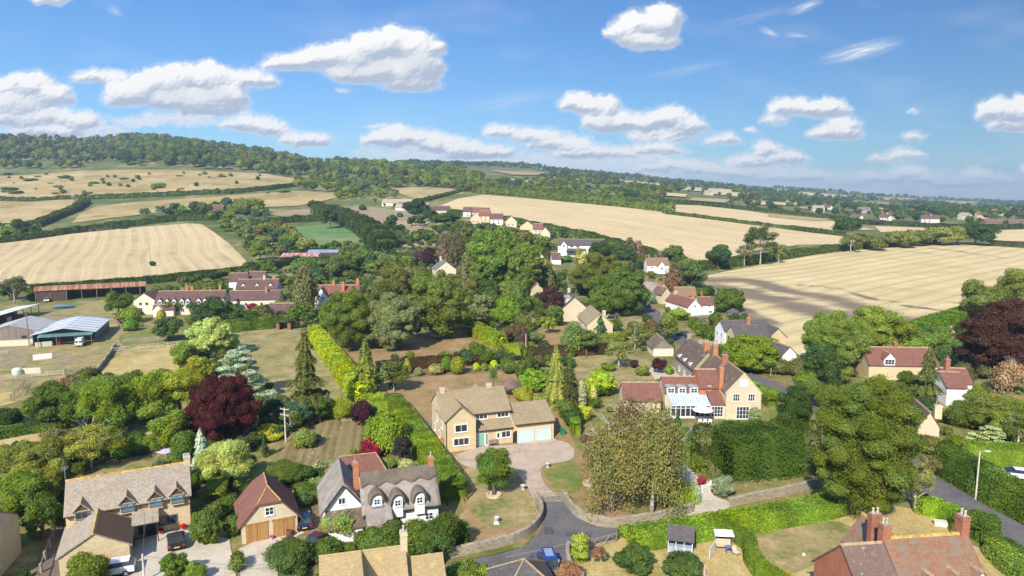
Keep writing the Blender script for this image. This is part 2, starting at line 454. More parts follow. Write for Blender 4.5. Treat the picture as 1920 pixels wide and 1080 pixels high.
def M_planks(name, c1, c2, w=0.15, vertical=True, rough=0.75):
 if name in MATS: return MATS[name]
 m, t, out = new_mat(name)
 uv = t.node('ShaderNodeTexCoord')
 sc = (1 / w, 1, 1)
 vec = uv.outputs['UV'] if vertical else t.mapping(uv.outputs['UV'], (1, 1, 1), (0, 0, R(90)))
 b = t.node('ShaderNodeTexBrick', {'Vector': t.mapping(vec, (1, 1, 1), (0, 0, R(90))), 'Color1': (*c1, 1), 'Color2': (*c2, 1), 'Mortar': tuple(x * 0.35 for x in c1) + (1,), 'Scale': 1.0, 'Mortar Size': 0.012, 'Brick Width': 4.0, 'Row Height': w})
 n = t.noise(uv.outputs['Object'], 2.0, 5, 0.65)
 c = t.mix(1.0, b.outputs['Color'], t.mix(n, (0.65,) * 3, (1.25,) * 3), 'MULTIPLY')
 MATS[name] = finish(m, t, out, c, rough, bump=b.outputs['Fac'], bs=0.4, bd=-0.02); return m
def M_sheet(name, c1, c2, ridge=0.25, rough=0.5, metal=0.2, stain=(0.45, 0.62)):
 """corrugated sheeting with stains running down it"""
 if name in MATS: return MATS[name]
 m, t, out = new_mat(name)
 uv = t.node('ShaderNodeTexCoord')
 wv = t.node('ShaderNodeTexWave', {'Vector': uv.outputs['UV'], 'Scale': 1 / ridge * 0.32, 'Distortion': 0}, bands_direction='X').outputs['Fac']
 n = t.noise(t.mapping(uv.outputs['UV'], (1.2, 0.35, 1)), 1.3, 6, 0.7)
 n2 = t.noise(t.mapping(uv.outputs['UV'], (1.0, 0.05, 1)), 0.9, 2, 0.5)
 c = t.mix(t.ramp(t.math('ADD', t.math('MULTIPLY', n, 0.7), t.math('MULTIPLY', n2, 0.3)), *stain), c1, c2)
 c = t.mix(1.0, c, t.mix(wv, (0.82,) * 3, (1.06,) * 3), 'MULTIPLY')
 MATS[name] = finish(m, t, out, c, rough, bump=wv, bs=0.5, bd=0.04, metal=metal); return m
def M_glass(name='pane_glass', col=(0.02, 0.025, 0.03), rough=0.08):
 if name in MATS: return MATS[name]
 m, t, out = new_mat(name)
 tc = t.node('ShaderNodeTexCoord')
 n = t.noise(tc.outputs['Object'], 1.1, 2)
 c = t.mix(t.ramp(n, 0.4, 0.65), col, tuple(x * 2.2 + 0.01 for x in col))
 MATS[name] = finish(m, t, out, c, rough, spec=0.6); return m
def M_ground(name, stops, scale=0.25, rough=0.95, stripe=None, soil=None, fine=3.0, fibre=None, pos=True, tuft=0.25):
 """grass, gravel, stubble: colours mixed by world-space noise; stripe=(angle, spacing, strength, colour); soil=colour laid where attribute m is high"""
 if name in MATS: return MATS[name]
 m, t, out = new_mat(name)
 geo = t.node('ShaderNodeNewGeometry').outputs['Position']
 n1 = t.noise(geo, scale, 5, 0.62)
 n2 = t.noise(geo, scale * 5.3, 4, 0.6)
 n3 = t.noise(geo, fine, 4, 0.75)
 f = t.math('ADD', t.math('MULTIPLY', n1, 0.62), t.math('MULTIPLY', n2, 0.38))
 c = t.mix(t.ramp(f, 0.38, 0.50), stops[0], stops[1])
 c = t.mix(t.ramp(f, 0.50, 0.62), c, stops[2])
 c = t.mix(1.0, c, t.mix(t.ramp(n3, 0.25, 0.75), (1 - tuft,) * 3, (1 + tuft,) * 3), 'MULTIPLY')
 if stripe:
  ang, sp, amt, sc = stripe
  v = t.mapping(geo, (1, 1, 1), (0, 0, ang))
  d = t.node('ShaderNodeTexNoise', {'Vector': geo, 'Scale': 0.006, 'Detail': 1}).outputs['Color']
  v = t.vmath('ADD', v, t.vmath('MULTIPLY', t.vmath('SUBTRACT', d, (0.5, 0.5, 0.5)), (14, 14, 0)))
  ns = t.noise(t.mapping(v, (0.004, 1 / sp, 0.0)), 1.0, 4, 0.7)
  ns2 = t.noise(t.mapping(v, (0.002, 0.22 / sp, 0.0)), 1.0, 3, 0.6)
  wv = t.node('ShaderNodeTexWave', {'Vector': v, 'Scale': 0.314 / (sp * 3.2), 'Distortion': 0.25, 'Detail': 1}, bands_direction='Y').outputs['Fac']
  s = t.math('ADD', t.math('ADD', t.math('MULTIPLY', ns, 0.5), t.math('MULTIPLY', ns2, 0.35)), t.math('MULTIPLY', wv, 0.15))
  c = t.mix(t.ramp(s, 0.40, 0.64, 0, amt), c, sc)
  tr = t.ramp(wv, 0.93, 1.0, 0, 0.34)
  c = t.mix(tr, c, tuple(x * 0.6 for x in sc))
 if soil:
  at = t.node('ShaderNodeAttribute', attribute_name='m').outputs['Fac']
  ns = t.noise(t.mapping(geo, (0.6, 1.4, 0), (0, 0, R(-18))), 0.06, 6, 0.7)
  k = t.math('ADD', at, t.math('MULTIPLY', t.math('SUBTRACT', ns, 0.5), 1.45))
  c = t.mix(t.ramp(k, 0.32, 0.92), c, t.mix(t.ramp(n3, .3, .7), soil, tuple(x * 1.35 for x in soil)))
 MATS[name] = finish(m, t, out, c, rough, bump=n3, bs=0.35, bd=0.08, spec=0.1); return m
def M_leaf():
 m, t, out = new_mat('leaves')
 oi = t.node('ShaderNodeObjectInfo')
 at = t.node('ShaderNodeAttribute', attribute_name='cv').outputs['Fac']
 tint = t.node('ShaderNodeAttribute', attribute_name='lt').outputs['Fac']
 gp = t.node('ShaderNodeNewGeometry').outputs['Position']
 nn = t.noise(gp, 0.42, 4, 0.6)
 base = t.mix(1.0, oi.outputs['Color'], (1.05, 1.0, 0.88), 'MULTIPLY')
 base = t.mix(1.0, base, t.mix(t.ramp(nn, 0.3, 0.7), (0.72, 0.82, 0.86), (1.26, 1.16, 1.06)), 'MULTIPLY')
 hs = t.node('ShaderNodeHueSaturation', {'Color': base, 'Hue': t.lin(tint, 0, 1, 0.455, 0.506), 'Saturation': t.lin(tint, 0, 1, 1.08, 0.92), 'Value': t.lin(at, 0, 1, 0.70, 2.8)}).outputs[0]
 d = t.node('ShaderNodeBsdfDiffuse', {'Color': hs})
 tr = t.node('ShaderNodeBsdfTranslucent', {'Color': t.mix(1.0, hs, (1.25, 1.2, 0.6), 'MULTIPLY')})
 a = t.node('ShaderNodeMixShader', {0: 0.28, 1: d.outputs[0], 2: tr.outputs[0]})
 t.l.new(a.outputs[0], out.inputs[0]); return m
def M_leaf_far():
 m, t, out = new_mat('far_leaves')
 c = t.node('ShaderNodeAttribute', attribute_name='fc').outputs['Color']
 d = t.node('ShaderNodeBsdfDiffuse', {'Color': c}); e = t.node('ShaderNodeBsdfTranslucent', {'Color': c})
 t.l.new(t.node('ShaderNodeMixShader', {0: 0.25, 1: d.outputs[0], 2: e.outputs[0]}).outputs[0], out.inputs[0]); return m
LEAF = M_leaf(); LEAF_FAR = M_leaf_far()
BARK = M_plain('bark', (0.13, 0.10, 0.07), 0.95, var=0.4, spec=0.1)
BARK_PALE = M_plain('pale_bark', (0.42, 0.38, 0.31), 0.9, var=0.35, spec=0.1)
# ------------------------------------------------------------------ foliage
def quads_mesh(name, cen, nrm, size, elong, rng, cv, lt, mat, core=None, droop=None, fc=None):
 """leaf-clump quads; cen,nrm (n,3); size (n,), elong along a random in-plane axis (or downwards)"""
 n = len(cen)
 nrm = nrm / np.maximum(np.linalg.norm(nrm, axis=1, keepdims=True), 1e-6)
 ref = rng.normal(size=(n, 3)) if droop is None else droop + rng.normal(size=(n, 3)) * 0.25
 a = np.cross(nrm, ref); a /= np.maximum(np.linalg.norm(a, axis=1, keepdims=True), 1e-6)
 b = np.cross(nrm, a)
 hs = size[:, None] * 0.5
 j = lambda: rng.uniform(0.6, 1.25, size=(n, 1))
 V = np.stack([cen - a * hs * j(), cen - b * hs * elong * j(), cen + a * hs * j(), cen + b * hs * elong * j()], axis=1)
 bend = nrm * hs * rng.uniform(-0.35, 0.35, size=(n, 1))
 V[:, 0] += bend; V[:, 2] += bend
 V = V.reshape(-1, 3)
 nv = 4 * n
 F = np.arange(nv, dtype=np.int32)
 cvv = np.repeat(cv, 4); ltt = np.repeat(lt, 4)
 fcc = None
 if core is not None:
  cvs, cfs, ccv = core
  V = np.vstack([V, cvs]); F = np.concatenate([F, (cfs + nv).ravel().astype(np.int32)])
  cvv = np.concatenate([cvv, ccv]); ltt = np.concatenate([ltt, np.full(len(cvs), 0.5)])
 me = bpy.data.meshes.new(name)
 me.vertices.add(len(V)); me.vertices.foreach_set('co', V.astype(np.float32).ravel())
 me.loops.add(len(F)); me.loops.foreach_set('vertex_index', F)
 nf = len(F) // 4
 me.polygons.add(nf)
 me.polygons.foreach_set('loop_start', np.arange(nf, dtype=np.int32) * 4)
 me.polygons.foreach_set('loop_total', np.full(nf, 4, dtype=np.int32))
 a1 = me.attributes.new('cv', 'FLOAT', 'POINT'); a1.data.foreach_set('value', cvv.astype(np.float32))
 a2 = me.attributes.new('lt', 'FLOAT', 'POINT'); a2.data.foreach_set('value', ltt.astype(np.float32))
 if fcc is not None:
  a3 = me.attributes.new('fc', 'FLOAT_COLOR', 'POINT'); a3.data.foreach_set('color', np.hstack([fcc, np.ones((len(fcc), 1))]).astype(np.float32).ravel())
 me.materials.append(mat)
 me.update(calc_edges=True)
 return me
def sphere_quads(c, r, nu=8, nvv=5):
 vs = []; fs = []
 for i in range(nvv + 1):
  th = math.pi * (0.02 + 0.96 * i / nvv)
  for k in range(nu):
   ph = 2 * math.pi * k / nu
   vs.append((c[0] + r[0] * math.sin(th) * math.cos(ph), c[1] + r[1] * math.sin(th) * math.sin(ph), c[2] + r[2] * math.cos(th)))
 for i in range(nvv):
  for k in range(nu):
   fs.append((i * nu + k, (i + 1) * nu + k, (i + 1) * nu + (k + 1) % nu, i * nu + (k + 1) % nu))
 return vs, fs
def lobes_for(kind, W, H, rng):
 """list of (centre, radii, brightness); in metres, z from the ground"""
 L = []
 def dome(n, z0, r_in, rad, zc, zr, low=-0.6):
  for i in range(n):
   while True:
    d = rng.normal(size=3); d /= np.linalg.norm(d)
    if d[2] > low: break
   k = r_in * rng.uniform(0.75, 1.1)
   c = np.array([d[0] * W / 2 * k, d[1] * W / 2 * k, zc * H + d[2] * zr * H * k])
   r = rad * rng.uniform(0.6, 1.45)
   sq = rng.uniform(0.65, 1.0); L.append((c, np.array([r * W * rng.uniform(.85, 1.2), r * W, r * min(W, H * 1.1) * sq]), rng.uniform(0, 1)))
 if kind == 'broad':
  dome(24, 0, 0.76, 0.150, 0.54, 0.42, -0.7)
  L.append((np.array([0, 0, 0.6 * H]), np.array([0.30 * W, 0.30 * W, 0.26 * H]), 0.4))
 elif kind == 'oval':
  dome(20, 0, 0.70, 0.16, 0.55, 0.40, -0.9)
  L.append((np.array([0, 0, 0.55 * H]), np.array([0.30 * W, 0.30 * W, 0.34 * H]), 0.4))
 elif kind == 'dense':
  dome(38, 0, 0.80, 0.120, 0.49, 0.45, -0.95)
  L.append((np.array([0, 0, 0.48 * H]), np.array([0.38 * W, 0.38 * W, 0.42 * H]), 0.4))
 elif kind == 'lime':
  dome(84, 0, 0.86, 0.085, 0.50, 0.47, -0.95)
  L.append((np.array([0, 0, 0.48 * H]), np.array([0.40 * W, 0.40 * W, 0.43 * H]), 0.4))
 elif kind == 'bush':
  dome(11, 0, 0.62, 0.20, 0.42, 0.46, -0.5)
  L.append((np.array([0, 0, 0.38 * H]), np.array([0.36 * W, 0.36 * W, 0.40 * H]), 0.4))
 elif kind == 'open':
  dome(22, 0, 0.74, 0.125, 0.60, 0.36, -0.6)
 elif kind == 'round':
  L.append((np.array([0, 0, 0.5 * H]), np.array([0.48 * W, 0.48 * W, 0.5 * H]), 0.5))
 elif kind == 'column':
  for i in range(7):
   z = (i + 0.6) / 7.4; rr = 0.5 * math.sin(math.pi * min(0.93, 0.18 + 0.82 * z)) ** 0.5
   L.append((np.array([rng.normal() * 0.02 * W, rng.normal() * 0.02 * W, z * H]), np.array([rr * W, rr * W, 0.12 * H]), 0.5))
 elif kind == 'layered':
  n = 34
  for i in range(n):
   z = 0.10 + 0.86 * (i + rng.uniform(0, 1)) / n
   reach = 0.5 * (1 - max(0, z - 0.25) / 0.85) ** 0.8
   a = i * 2.4 + rng.uniform(-0.4, 0.4); k = rng.uniform(0.45, 1.0) * reach
   r = 0.13 * rng.uniform(0.8, 1.2) * (1.15 - 0.5 * z)
   L.append((np.array([math.cos(a) * k * W, math.sin(a) * k * W, z * H - 0.05 * k * H]), np.array([r * W, r * W, 0.030 * H]), rng.uniform(0, 1)))
 return L
CROWNS = {}
def crown_mesh(kind, W, H, leaf, var=0):
 """shared crown, cached by rounded size so that scaling keeps the leaves honest"""
 qW = 1.28 ** round(math.log(W) / math.log(1.28)); qH = 1.28 ** round(math.log(H) / math.log(1.28))
 ql = min([0.14, 0.20, 0.28, 0.40, 0.58, 0.85, 1.2], key=lambda q: abs(q - leaf))
 key = (kind, round(qW, 2), round(qH, 2), ql, var)
 if key in CROWNS: return CROWNS[key], qW, qH
 rng = np.random.default_rng(abs(hash((len(kind) * 7 + ord(kind[0]), int(qW * 100), int(qH * 100), var))) % (2 ** 31))
 W, H, s = qW, qH, ql
 cen, nrm, cv, lt, el, dr = [], [], [], [], 1.0, None
 core = None
 def finish_pts(p, n, c, t): cen.append(p); nrm.append(n); cv.append(c); lt.append(t)
 if kind in ('cone', 'loosecone', 'weepcone'):
  cover = {'cone': 3.0, 'loosecone': 2.0, 'weepcone': 2.8}[kind]
  area = math.pi * (W / 2) * math.hypot(W / 2, H) * 1.6
  n = int(cover * area / (s * s))
  z = 1 - np.sqrt(rng.uniform(0, 1, n)) * 0.97
  tiers = max(7, int(H * (1.25 if kind == 'cone' else 0.9)))
  tz = np.floor(z * tiers); fz = z * tiers - tz
  nb = 9
  ang = rng.uniform(0, 2 * math.pi, n)
  ph = (tz * 2.399) % (2 * math.pi)
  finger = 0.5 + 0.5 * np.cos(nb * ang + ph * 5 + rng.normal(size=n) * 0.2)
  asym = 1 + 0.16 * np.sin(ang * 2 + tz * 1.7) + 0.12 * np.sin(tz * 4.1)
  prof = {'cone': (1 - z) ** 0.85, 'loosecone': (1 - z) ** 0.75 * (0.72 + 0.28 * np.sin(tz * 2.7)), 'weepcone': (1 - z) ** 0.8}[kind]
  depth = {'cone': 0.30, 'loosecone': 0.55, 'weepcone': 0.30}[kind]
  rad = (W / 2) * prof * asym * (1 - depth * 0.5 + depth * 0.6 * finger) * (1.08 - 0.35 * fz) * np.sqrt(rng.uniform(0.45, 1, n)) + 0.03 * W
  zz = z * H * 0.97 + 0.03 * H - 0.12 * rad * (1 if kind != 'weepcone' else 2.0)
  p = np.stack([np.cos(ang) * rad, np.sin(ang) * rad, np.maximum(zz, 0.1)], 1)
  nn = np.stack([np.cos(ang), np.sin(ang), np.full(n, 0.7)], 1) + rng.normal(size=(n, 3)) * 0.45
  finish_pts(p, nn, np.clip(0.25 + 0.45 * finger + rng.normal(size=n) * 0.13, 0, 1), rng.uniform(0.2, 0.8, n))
  el = 1.5
  cvs, cfs = [], []
  m_ = 8
  for i in range(6):
   zc_ = 0.02 + 0.9 * i / 5; rr = (W / 2) * 0.42 * (1 - zc_) ** 0.85 + 0.02
   for k in range(m_): cvs.append((rr * math.cos(2 * math.pi * k / m_), rr * math.sin(2 * math.pi * k / m_), zc_ * H))
  cfs = [(i * m_ + k, i * m_ + (k + 1) % m_, (i + 1) * m_ + (k + 1) % m_, (i + 1) * m_ + k) for i in range(5) for k in range(m_)]
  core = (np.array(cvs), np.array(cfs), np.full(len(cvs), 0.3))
  dr = np.array([[0, 0, -1.0]]) if kind == 'weepcone' else None
 elif kind in ('birch', 'willow'):
  nst = int({'birch': 46, 'willow': 60}[kind] * (W * W) / (5 * 5)) + 26
  nst = min(int(nst * 1.6), 640)
  dens = {'birch': 1.35, 'willow': 1.3}[kind]
  for i in range(nst):
   a = rng.uniform(0, 2 * math.pi); k = math.sqrt(rng.uniform(0, 1)) * 0.48 * (1 if kind != 'birch' else 0.80 + 0.22 * math.sin(3 * a + 1) + 0.14 * math.sin(5 * a + W))
   top = H * (0.99 - 1.9 * k * k - rng.uniform(0, 0.30)) if kind == 'birch' else H * (0.97 - 0.9 * k * k - rng.uniform(0, 0.12))
   ln = H * (rng.uniform(0.12, 0.42) if kind == 'birch' else rng.uniform(0.3, 0.62))
   m_ = max(4, int(dens * ln / s * 2.2))
   t_ = rng.uniform(0, 1, m_) ** 0.9
   sp = (0.10 + 0.22 * t_) * W * 0.16 + s * 0.5
   x = math.cos(a) * k * W + rng.normal(size=m_) * sp + 0.04 * W * math.cos(a) * t_
   y = math.sin(a) * k * W + rng.normal(size=m_) * sp + 0.04 * W * math.sin(a) * t_
   z = top - t_ * ln
   p = np.stack([x, y, np.maximum(z, 0.15)], 1)
   nn = np.stack([np.full(m_, math.cos(a)), np.full(m_, math.sin(a)), np.full(m_, 0.5)], 1) + rng.normal(size=(m_, 3)) * 0.7
   b = rng.uniform(0.2, 0.9)
   finish_pts(p, nn, np.clip(b * 0.6 + 0.4 * rng.uniform(0, 1, m_), 0, 1), np.full(m_, rng.uniform(0, 1)))
  el = 1.9; dr = np.array([[0.0, 0, -1.0]])
 else:
  L = lobes_for(kind, W, H, rng)
  cover = {'broad': 2.1, 'oval': 2.1, 'dense': 2.2, 'lime': 2.2, 'bush': 2.2, 'open': 1.5, 'round': 2.8, 'column': 2.6, 'layered': 2.6}[kind]
  cvs, cfs, cc = [], [], []
  for i, (c, r, b) in enumerate(L):
   area = 4 * math.pi * (((r[0] * r[1]) ** 1.6 + 2 * (r[0] * r[2]) ** 1.6) / 3) ** (1 / 1.6)
   n = max(8, int(cover * area / (s * s)))
   d = rng.normal(size=(n, 3)); d /= np.linalg.norm(d, axis=1, keepdims=True)
   if kind == 'round': k = 1 + rng.normal(size=n) * 0.012
   else:
    wob = np.sin(d[:, 0] * 7 + i) * np.sin(d[:, 1] * 6 + 2 * i) * np.sin(d[:, 2] * 7)
    k = 1 + 0.20 * wob - np.abs(rng.normal(size=n)) * (0.13 if kind != 'open' else 0.3) + (rng.uniform(size=n) < 0.12) * rng.uniform(0, 0.22, n)
   p = c + d * r * k[:, None]
   keep = p[:, 2] > 0.05
   for j, (c2, r2, _) in enumerate(L):
    if j != i: keep &= (((p - c2) / (r2 * 0.80)) ** 2).sum(1) > 1
   keep &= ~((d[:, 2] < -0.55) & (rng.uniform(size=n) < 0.55))
   p = p[keep]; d = d[keep]; n = len(p)
   rnd = {'round': 0.35, 'column': 0.4}.get(kind, 0.55)
   nn = d * (1 / r) ; nn /= np.linalg.norm(nn, axis=1, keepdims=True)
   nn = nn + rng.normal(size=(n, 3)) * rnd + np.array([0, 0, 0.15])
   finish_pts(p, nn, np.clip(0.28 * b + 0.14 + 0.62 * rng.uniform(0, 1, n) ** 1.3, 0, 1), np.clip(b * 0.7 + rng.uniform(0, 0.3, n), 0, 1))
   if kind != 'layered':
    v_, f_ = sphere_quads(c, r * (0.80 if kind in ('round', 'column', 'dense', 'bush', 'lime') else 0.66 if kind != 'open' else 0.4))
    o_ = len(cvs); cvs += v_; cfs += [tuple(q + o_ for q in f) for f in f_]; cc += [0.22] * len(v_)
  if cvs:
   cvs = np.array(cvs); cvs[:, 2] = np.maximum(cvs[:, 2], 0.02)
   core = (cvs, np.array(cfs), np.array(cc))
 cen = np.vstack(cen); nrm = np.vstack(nrm); cv = np.concatenate(cv); lt = np.concatenate(lt)
 size = s * rng.uniform(0.75, 1.35, len(cen))
 if dr is not None: dr = np.repeat(dr, len(cen), axis=0)
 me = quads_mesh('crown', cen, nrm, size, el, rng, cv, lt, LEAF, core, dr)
 CROWNS[key] = me
 return me, qW, qH
TRUNKS = {}
def trunk_mesh(H, W, style, var):
 qH = 1.3 ** round(math.log(H) / math.log(1.3)); qW = 1.3 ** round(math.log(max(W, 0.5)) / math.log(1.3))
 key = (round(qH, 2), round(qW, 2), style, var)
 if key in TRUNKS: return TRUNKS[key], qH, qW
 rnd = random.Random(var * 31 + int(qH * 10))
 mb = MB(); r0 = qH * (0.026 if style != 'birch' else 0.016) + 0.05
 top = 0.62 if style in ('broad', 'bare') else 0.85
 pts = [(rnd.uniform(-1, 1) * 0.02 * qH * min(1, t * 3), rnd.uniform(-1, 1) * 0.02 * qH * min(1, t * 3), t * qH * top - 0.3 * (t == 0)) for t in (0, .15, .35, .6, .8, 1)]
 mb.tube(pts, [r0 * 1.35, r0, r0 * .85, r0 * .65, r0 * .45, r0 * .18], 8)
 nb = {'broad': 7, 'birch': 16, 'bare': 22, 'conifer': 0}[style]
 for i in range(nb):
  t = rnd.uniform(0.25, 0.95); a = rnd.uniform(0, 2 * math.pi)
  z = t * qH * top; L = qW * rnd.uniform(0.25, 0.46) * (1.1 - 0.4 * t)
  up = rnd.uniform(0.5, 1.3) * L
  q = [(0, 0, z), (math.cos(a) * L * .5, math.sin(a) * L * .5, z + up * .6), (math.cos(a + rnd.uniform(-.3, .3)) * L, math.sin(a + rnd.uniform(-.3, .3)) * L, min(z + up, qH * 0.97))]
  mb.tube(q, [r0 * .38, r0 * .24, r0 * .07], 5)
  if style in ('bare', 'birch'):
   for _ in range(3):
    b = Vector(q[1]).lerp(Vector(q[2]), rnd.uniform(0, .8)); a2 = a + rnd.uniform(-1.2, 1.2); l2 = L * rnd.uniform(.3, .6)
    mb.tube([b, b + Vector((math.cos(a2) * l2, math.sin(a2) * l2, rnd.uniform(.1, .9) * l2))], [r0 * .14, r0 * .04], 4)
 me = mb.mesh('trunk', [BARK_PALE if style in ('birch', 'bare') else BARK], smooth=True)
 TRUNKS[key] = me
 return me, qH, qW
NPLANT = [0]
def jit(col, amt=0.08):
 k = 1 + random.uniform(-amt, amt)
 return (col[0] * k * (1 + random.uniform(-amt, amt) * .6), col[1] * k, col[2] * k * (1 + random.uniform(-amt, amt)), 1)
def plant(p, W, H, kind, col, label, cat='tree', name='broadleaf_tree', group=None, trunk=None, leafk=1.0, keepcol=False):
 NPLANT[0] += 1
 var = NPLANT[0] % 4
 if group and ' group' in group: pass
 leaf = max(0.15, p.y * 0.0019) * leafk
 if min(W, H) < 2.5: leaf = min(leaf, 0.22 + p.y * 0.0006)
 me, qW, qH = crown_mesh(kind, W, H, leaf, var if H > 3 else 0)
 rz = random.uniform(0, 6.28)
 if trunk is None: trunk = {'broad': 'broad', 'oval': 'broad', 'open': 'birch', 'birch': 'birch', 'layered': 'broad', 'loosecone': 'conifer', 'willow': 'broad'}.get(kind)
 if trunk and H > 2.5 and p.y < 520:
  root = empty(name, (p.x, p.y, p.z - 0.05), rz, label, cat, group)
  tm, th, tw = trunk_mesh(H, W, trunk, NPLANT[0] % 3)
  link('trunk', tm, root, scale=(W / tw, W / tw, H / th))
  c = link('crown', me, root, scale=(W / qW, W / qW, H / qH))
 else:
  c = link(name, me, None, (p.x, p.y, p.z - 0.05), rz, scale=(W / qW, W / qW, H / qH))
  tag(c, label, cat, group); root = c
 c.color = (*col[:3], 1) if keepcol else jit(col)
 return root
def tree(px, pyb, pyt, wpx, kind, col, label, cat='tree', name='broadleaf_tree', group=None, trunk=None, Y=None, leafk=1.0, W=None):
 """tree whose foot shows at photo pixel (px, pyb), top at row pyt, wpx photo pixels wide"""
 p = G(px, pyb) if Y is None else at_depth(px, Y)
 H = top_z(p, pyt)
 W = W or wpx * p.y / FPX * (1.12 if wpx > 24 else 1.0)
 return plant(p, max(W, .3), max(H, .4), kind, col, label, cat, name, group, trunk, leafk)
def polyline(pts, step):
 out = [Vector(pts[0][:2]).to_2d()]
 for a, b in zip(pts[:-1], pts[1:]):
  a = Vector(a[:2]); b = Vector(b[:2]); n = max(1, int((b - a).length / step))
  for i in range(1, n + 1): out.append(a.lerp(b, i / n))
 return out
def catmull(pts, n=6, closed=False):
 P_ = [Vector(p[:2]) for p in pts]; out = []
 N = len(P_)
 rngi = range(N) if closed else range(N - 1)
 for i in rngi:
  p0 = P_[(i - 1) % N] if closed or i > 0 else P_[0]; p1 = P_[i % N]; p2 = P_[(i + 1) % N]
  p3 = P_[(i + 2) % N] if closed or i + 2 < N else P_[-1]
  for k in range(n):
   t = k / n
   out.append(0.5 * ((2 * p1) + (p2 - p0) * t + (2 * p0 - 5 * p1 + 4 * p2 - p3) * t * t + (3 * p1 - p0 - 3 * p2 + p3) * t ** 3))
 if not closed: out.append(P_[-1])
 return out
def PXS(*pp): return [G(a, b) for a, b in zip(pp[0::2], pp[1::2])]
def hedge(pts, w, h, col, label, name='hedge', cat='hedge', group=None, rough=0.03, leaf=None, lump=0.0, lump_len=2.0, closed=False, taper=0.06, wild=0.0):
 """clipped or wild hedge along world points; leafy skin over a solid body"""
 pts = [Vector(p[:2]) for p in pts]
 ym = sum(p.y for p in pts) / len(pts)
 s = leaf or max(0.15, ym * 0.0019)
 path = polyline([(p.x, p.y) for p in pts] + ([(pts[0].x, pts[0].y)] if closed else []), max(0.6, s * 2.5))
 A = np.array([(p.x, p.y) for p in path]); seg = np.diff(A, axis=0); sl = np.linalg.norm(seg, axis=1) + 1e-9
 cum = np.concatenate([[0], np.cumsum(sl)]); Lt = cum[-1]
 rng = np.random.default_rng(int(abs(pts[0].x * 13 + pts[0].y * 7)) + 5)
 zz = np.array([T(x, y) for x, y in A])
 per = 2 * h + w
 n = int(2.3 * Lt * per / (s * s))
 n = min(n, 60000)
 t = rng.uniform(-w * 0.5 / Lt if not closed else 0, 1 + (w * 0.5 / Lt if not closed else 0), n) * Lt
 q = rng.uniform(0, per, n)
 tc_ = np.clip(t, 0, Lt)
 x = np.interp(tc_, cum, A[:, 0]); y = np.interp(tc_, cum, A[:, 1]); z0 = np.interp(tc_, cum, zz)
 idx = np.clip(np.searchsorted(cum, tc_) - 1, 0, len(seg) - 1)
 d = seg[idx] / sl[idx][:, None]; nx = np.stack([-d[:, 1], d[:, 0]], 1)
 hn = 1 + lump * (np.abs(np.sin(t / lump_len * math.pi)) - 0.5) * 2
 if wild:
  hn = hn + wild * (np.sin(t * 0.55 + pts[0].x) * 0.5 + np.sin(t * 0.21 + 2) * 0.5 + np.sin(t * 1.3) * 0.3)
 wn_ = 1 + lump * 0.6 * (np.abs(np.sin(t / lump_len * math.pi)) - 0.5) * 2 + wild * 0.5 * np.sin(t * 0.8)
 left = q < h; right = (q > h + w); top = ~(left | right)
 zf = np.where(left, q / h, np.where(right, (per - q) / h, 1.0))
 lat = np.where(left, -0.5, np.where(right, 0.5, (q - h) / w - 0.5)) * w
 if wild or lump:
  rr = 1 - 0.35 * np.clip(zf, 0, 1) ** 3 * (1 if (wild or lump > .05) else 0)
  lat = lat * np.where(top, 0.85, rr)
  zf = np.where(top, 1.0 - 0.18 * (np.abs(lat) / (w / 2)) ** 2, zf * 0.98)
 else:
  lat = lat * (1 - taper * zf)
 lat = lat * wn_; zf = zf * hn
 over = np.where(t < 0, t, np.where(t > Lt, t - Lt, 0))
 endk = np.abs(over) > w * 0.38
 if not closed and not wild and not lump: over = np.clip(over, -w * 0.4, w * 0.4)
 sh = rng.normal(size=n) * rough
 px_ = x + nx[:, 0] * lat * (1 - 0.9 * (np.abs(over) / (w * 0.5 + 1e-6)) ** 4) + d[:, 0] * over
 py_ = y + nx[:, 1] * lat * (1 - 0.9 * (np.abs(over) / (w * 0.5 + 1e-6)) ** 4) + d[:, 1] * over
 p = np.stack([px_, py_, z0 + zf * h + sh], 1)
 if wild: p += rng.normal(size=p.shape) * wild * 0.25
 side = np.where(left, -1.0, np.where(right, 1.0, 0.0))
 nn = np.stack([nx[:, 0] * side, nx[:, 1] * side, np.where(top, 1.0, 0.15)], 1)
 nn[endk] += np.stack([d[:, 0] * np.sign(over), d[:, 1] * np.sign(over), over * 0], 1)[endk] * 1.2
 nn = nn + rng.normal(size=nn.shape) * (0.38 + wild * .3)
 cv = np.clip(0.10 + 0.66 * rng.uniform(0, 1, n) ** 1.2 + 0.10 * np.sin(t * 0.9) + 0.12 * np.sin(x * .7 + y * .43) + 0.10 * np.sin(x * 1.9 - y * 1.3), 0, 1)
 lt_ = np.clip(rng.uniform(0.1, 0.7, n) + 0.25 * np.sin(t * 0.35), 0, 1)
 # body
 cvs, cfs = [], []
 for i, (c, z) in enumerate(zip(A, zz)):
  dd = seg[min(i, len(seg) - 1)] / sl[min(i, len(seg) - 1)]; n2 = np.array([-dd[1], dd[0]])
  ti = cum[i]
  k = 1 + lump * (abs(math.sin(ti / lump_len * math.pi)) - 0.5) * 2 + (wild * (math.sin(ti * .55 + pts[0].x) * .5 + math.sin(ti * .21 + 2) * .5 + math.sin(ti * 1.3) * .3) if wild else 0)
  f = (0.40 if (wild or lump) else 0.47); hk = (0.86 if (wild or lump) else 0.96)
  for sx, sz in ((-1, 0), (-1, 0.8), (-0.75, 1), (0.75, 1), (1, 0.8), (1, 0)):
   cvs.append((c[0] + n2[0] * sx * w * f, c[1] + n2[1] * sx * w * f, z + sz * h * hk * k - (0.3 if sz == 0 else 0)))
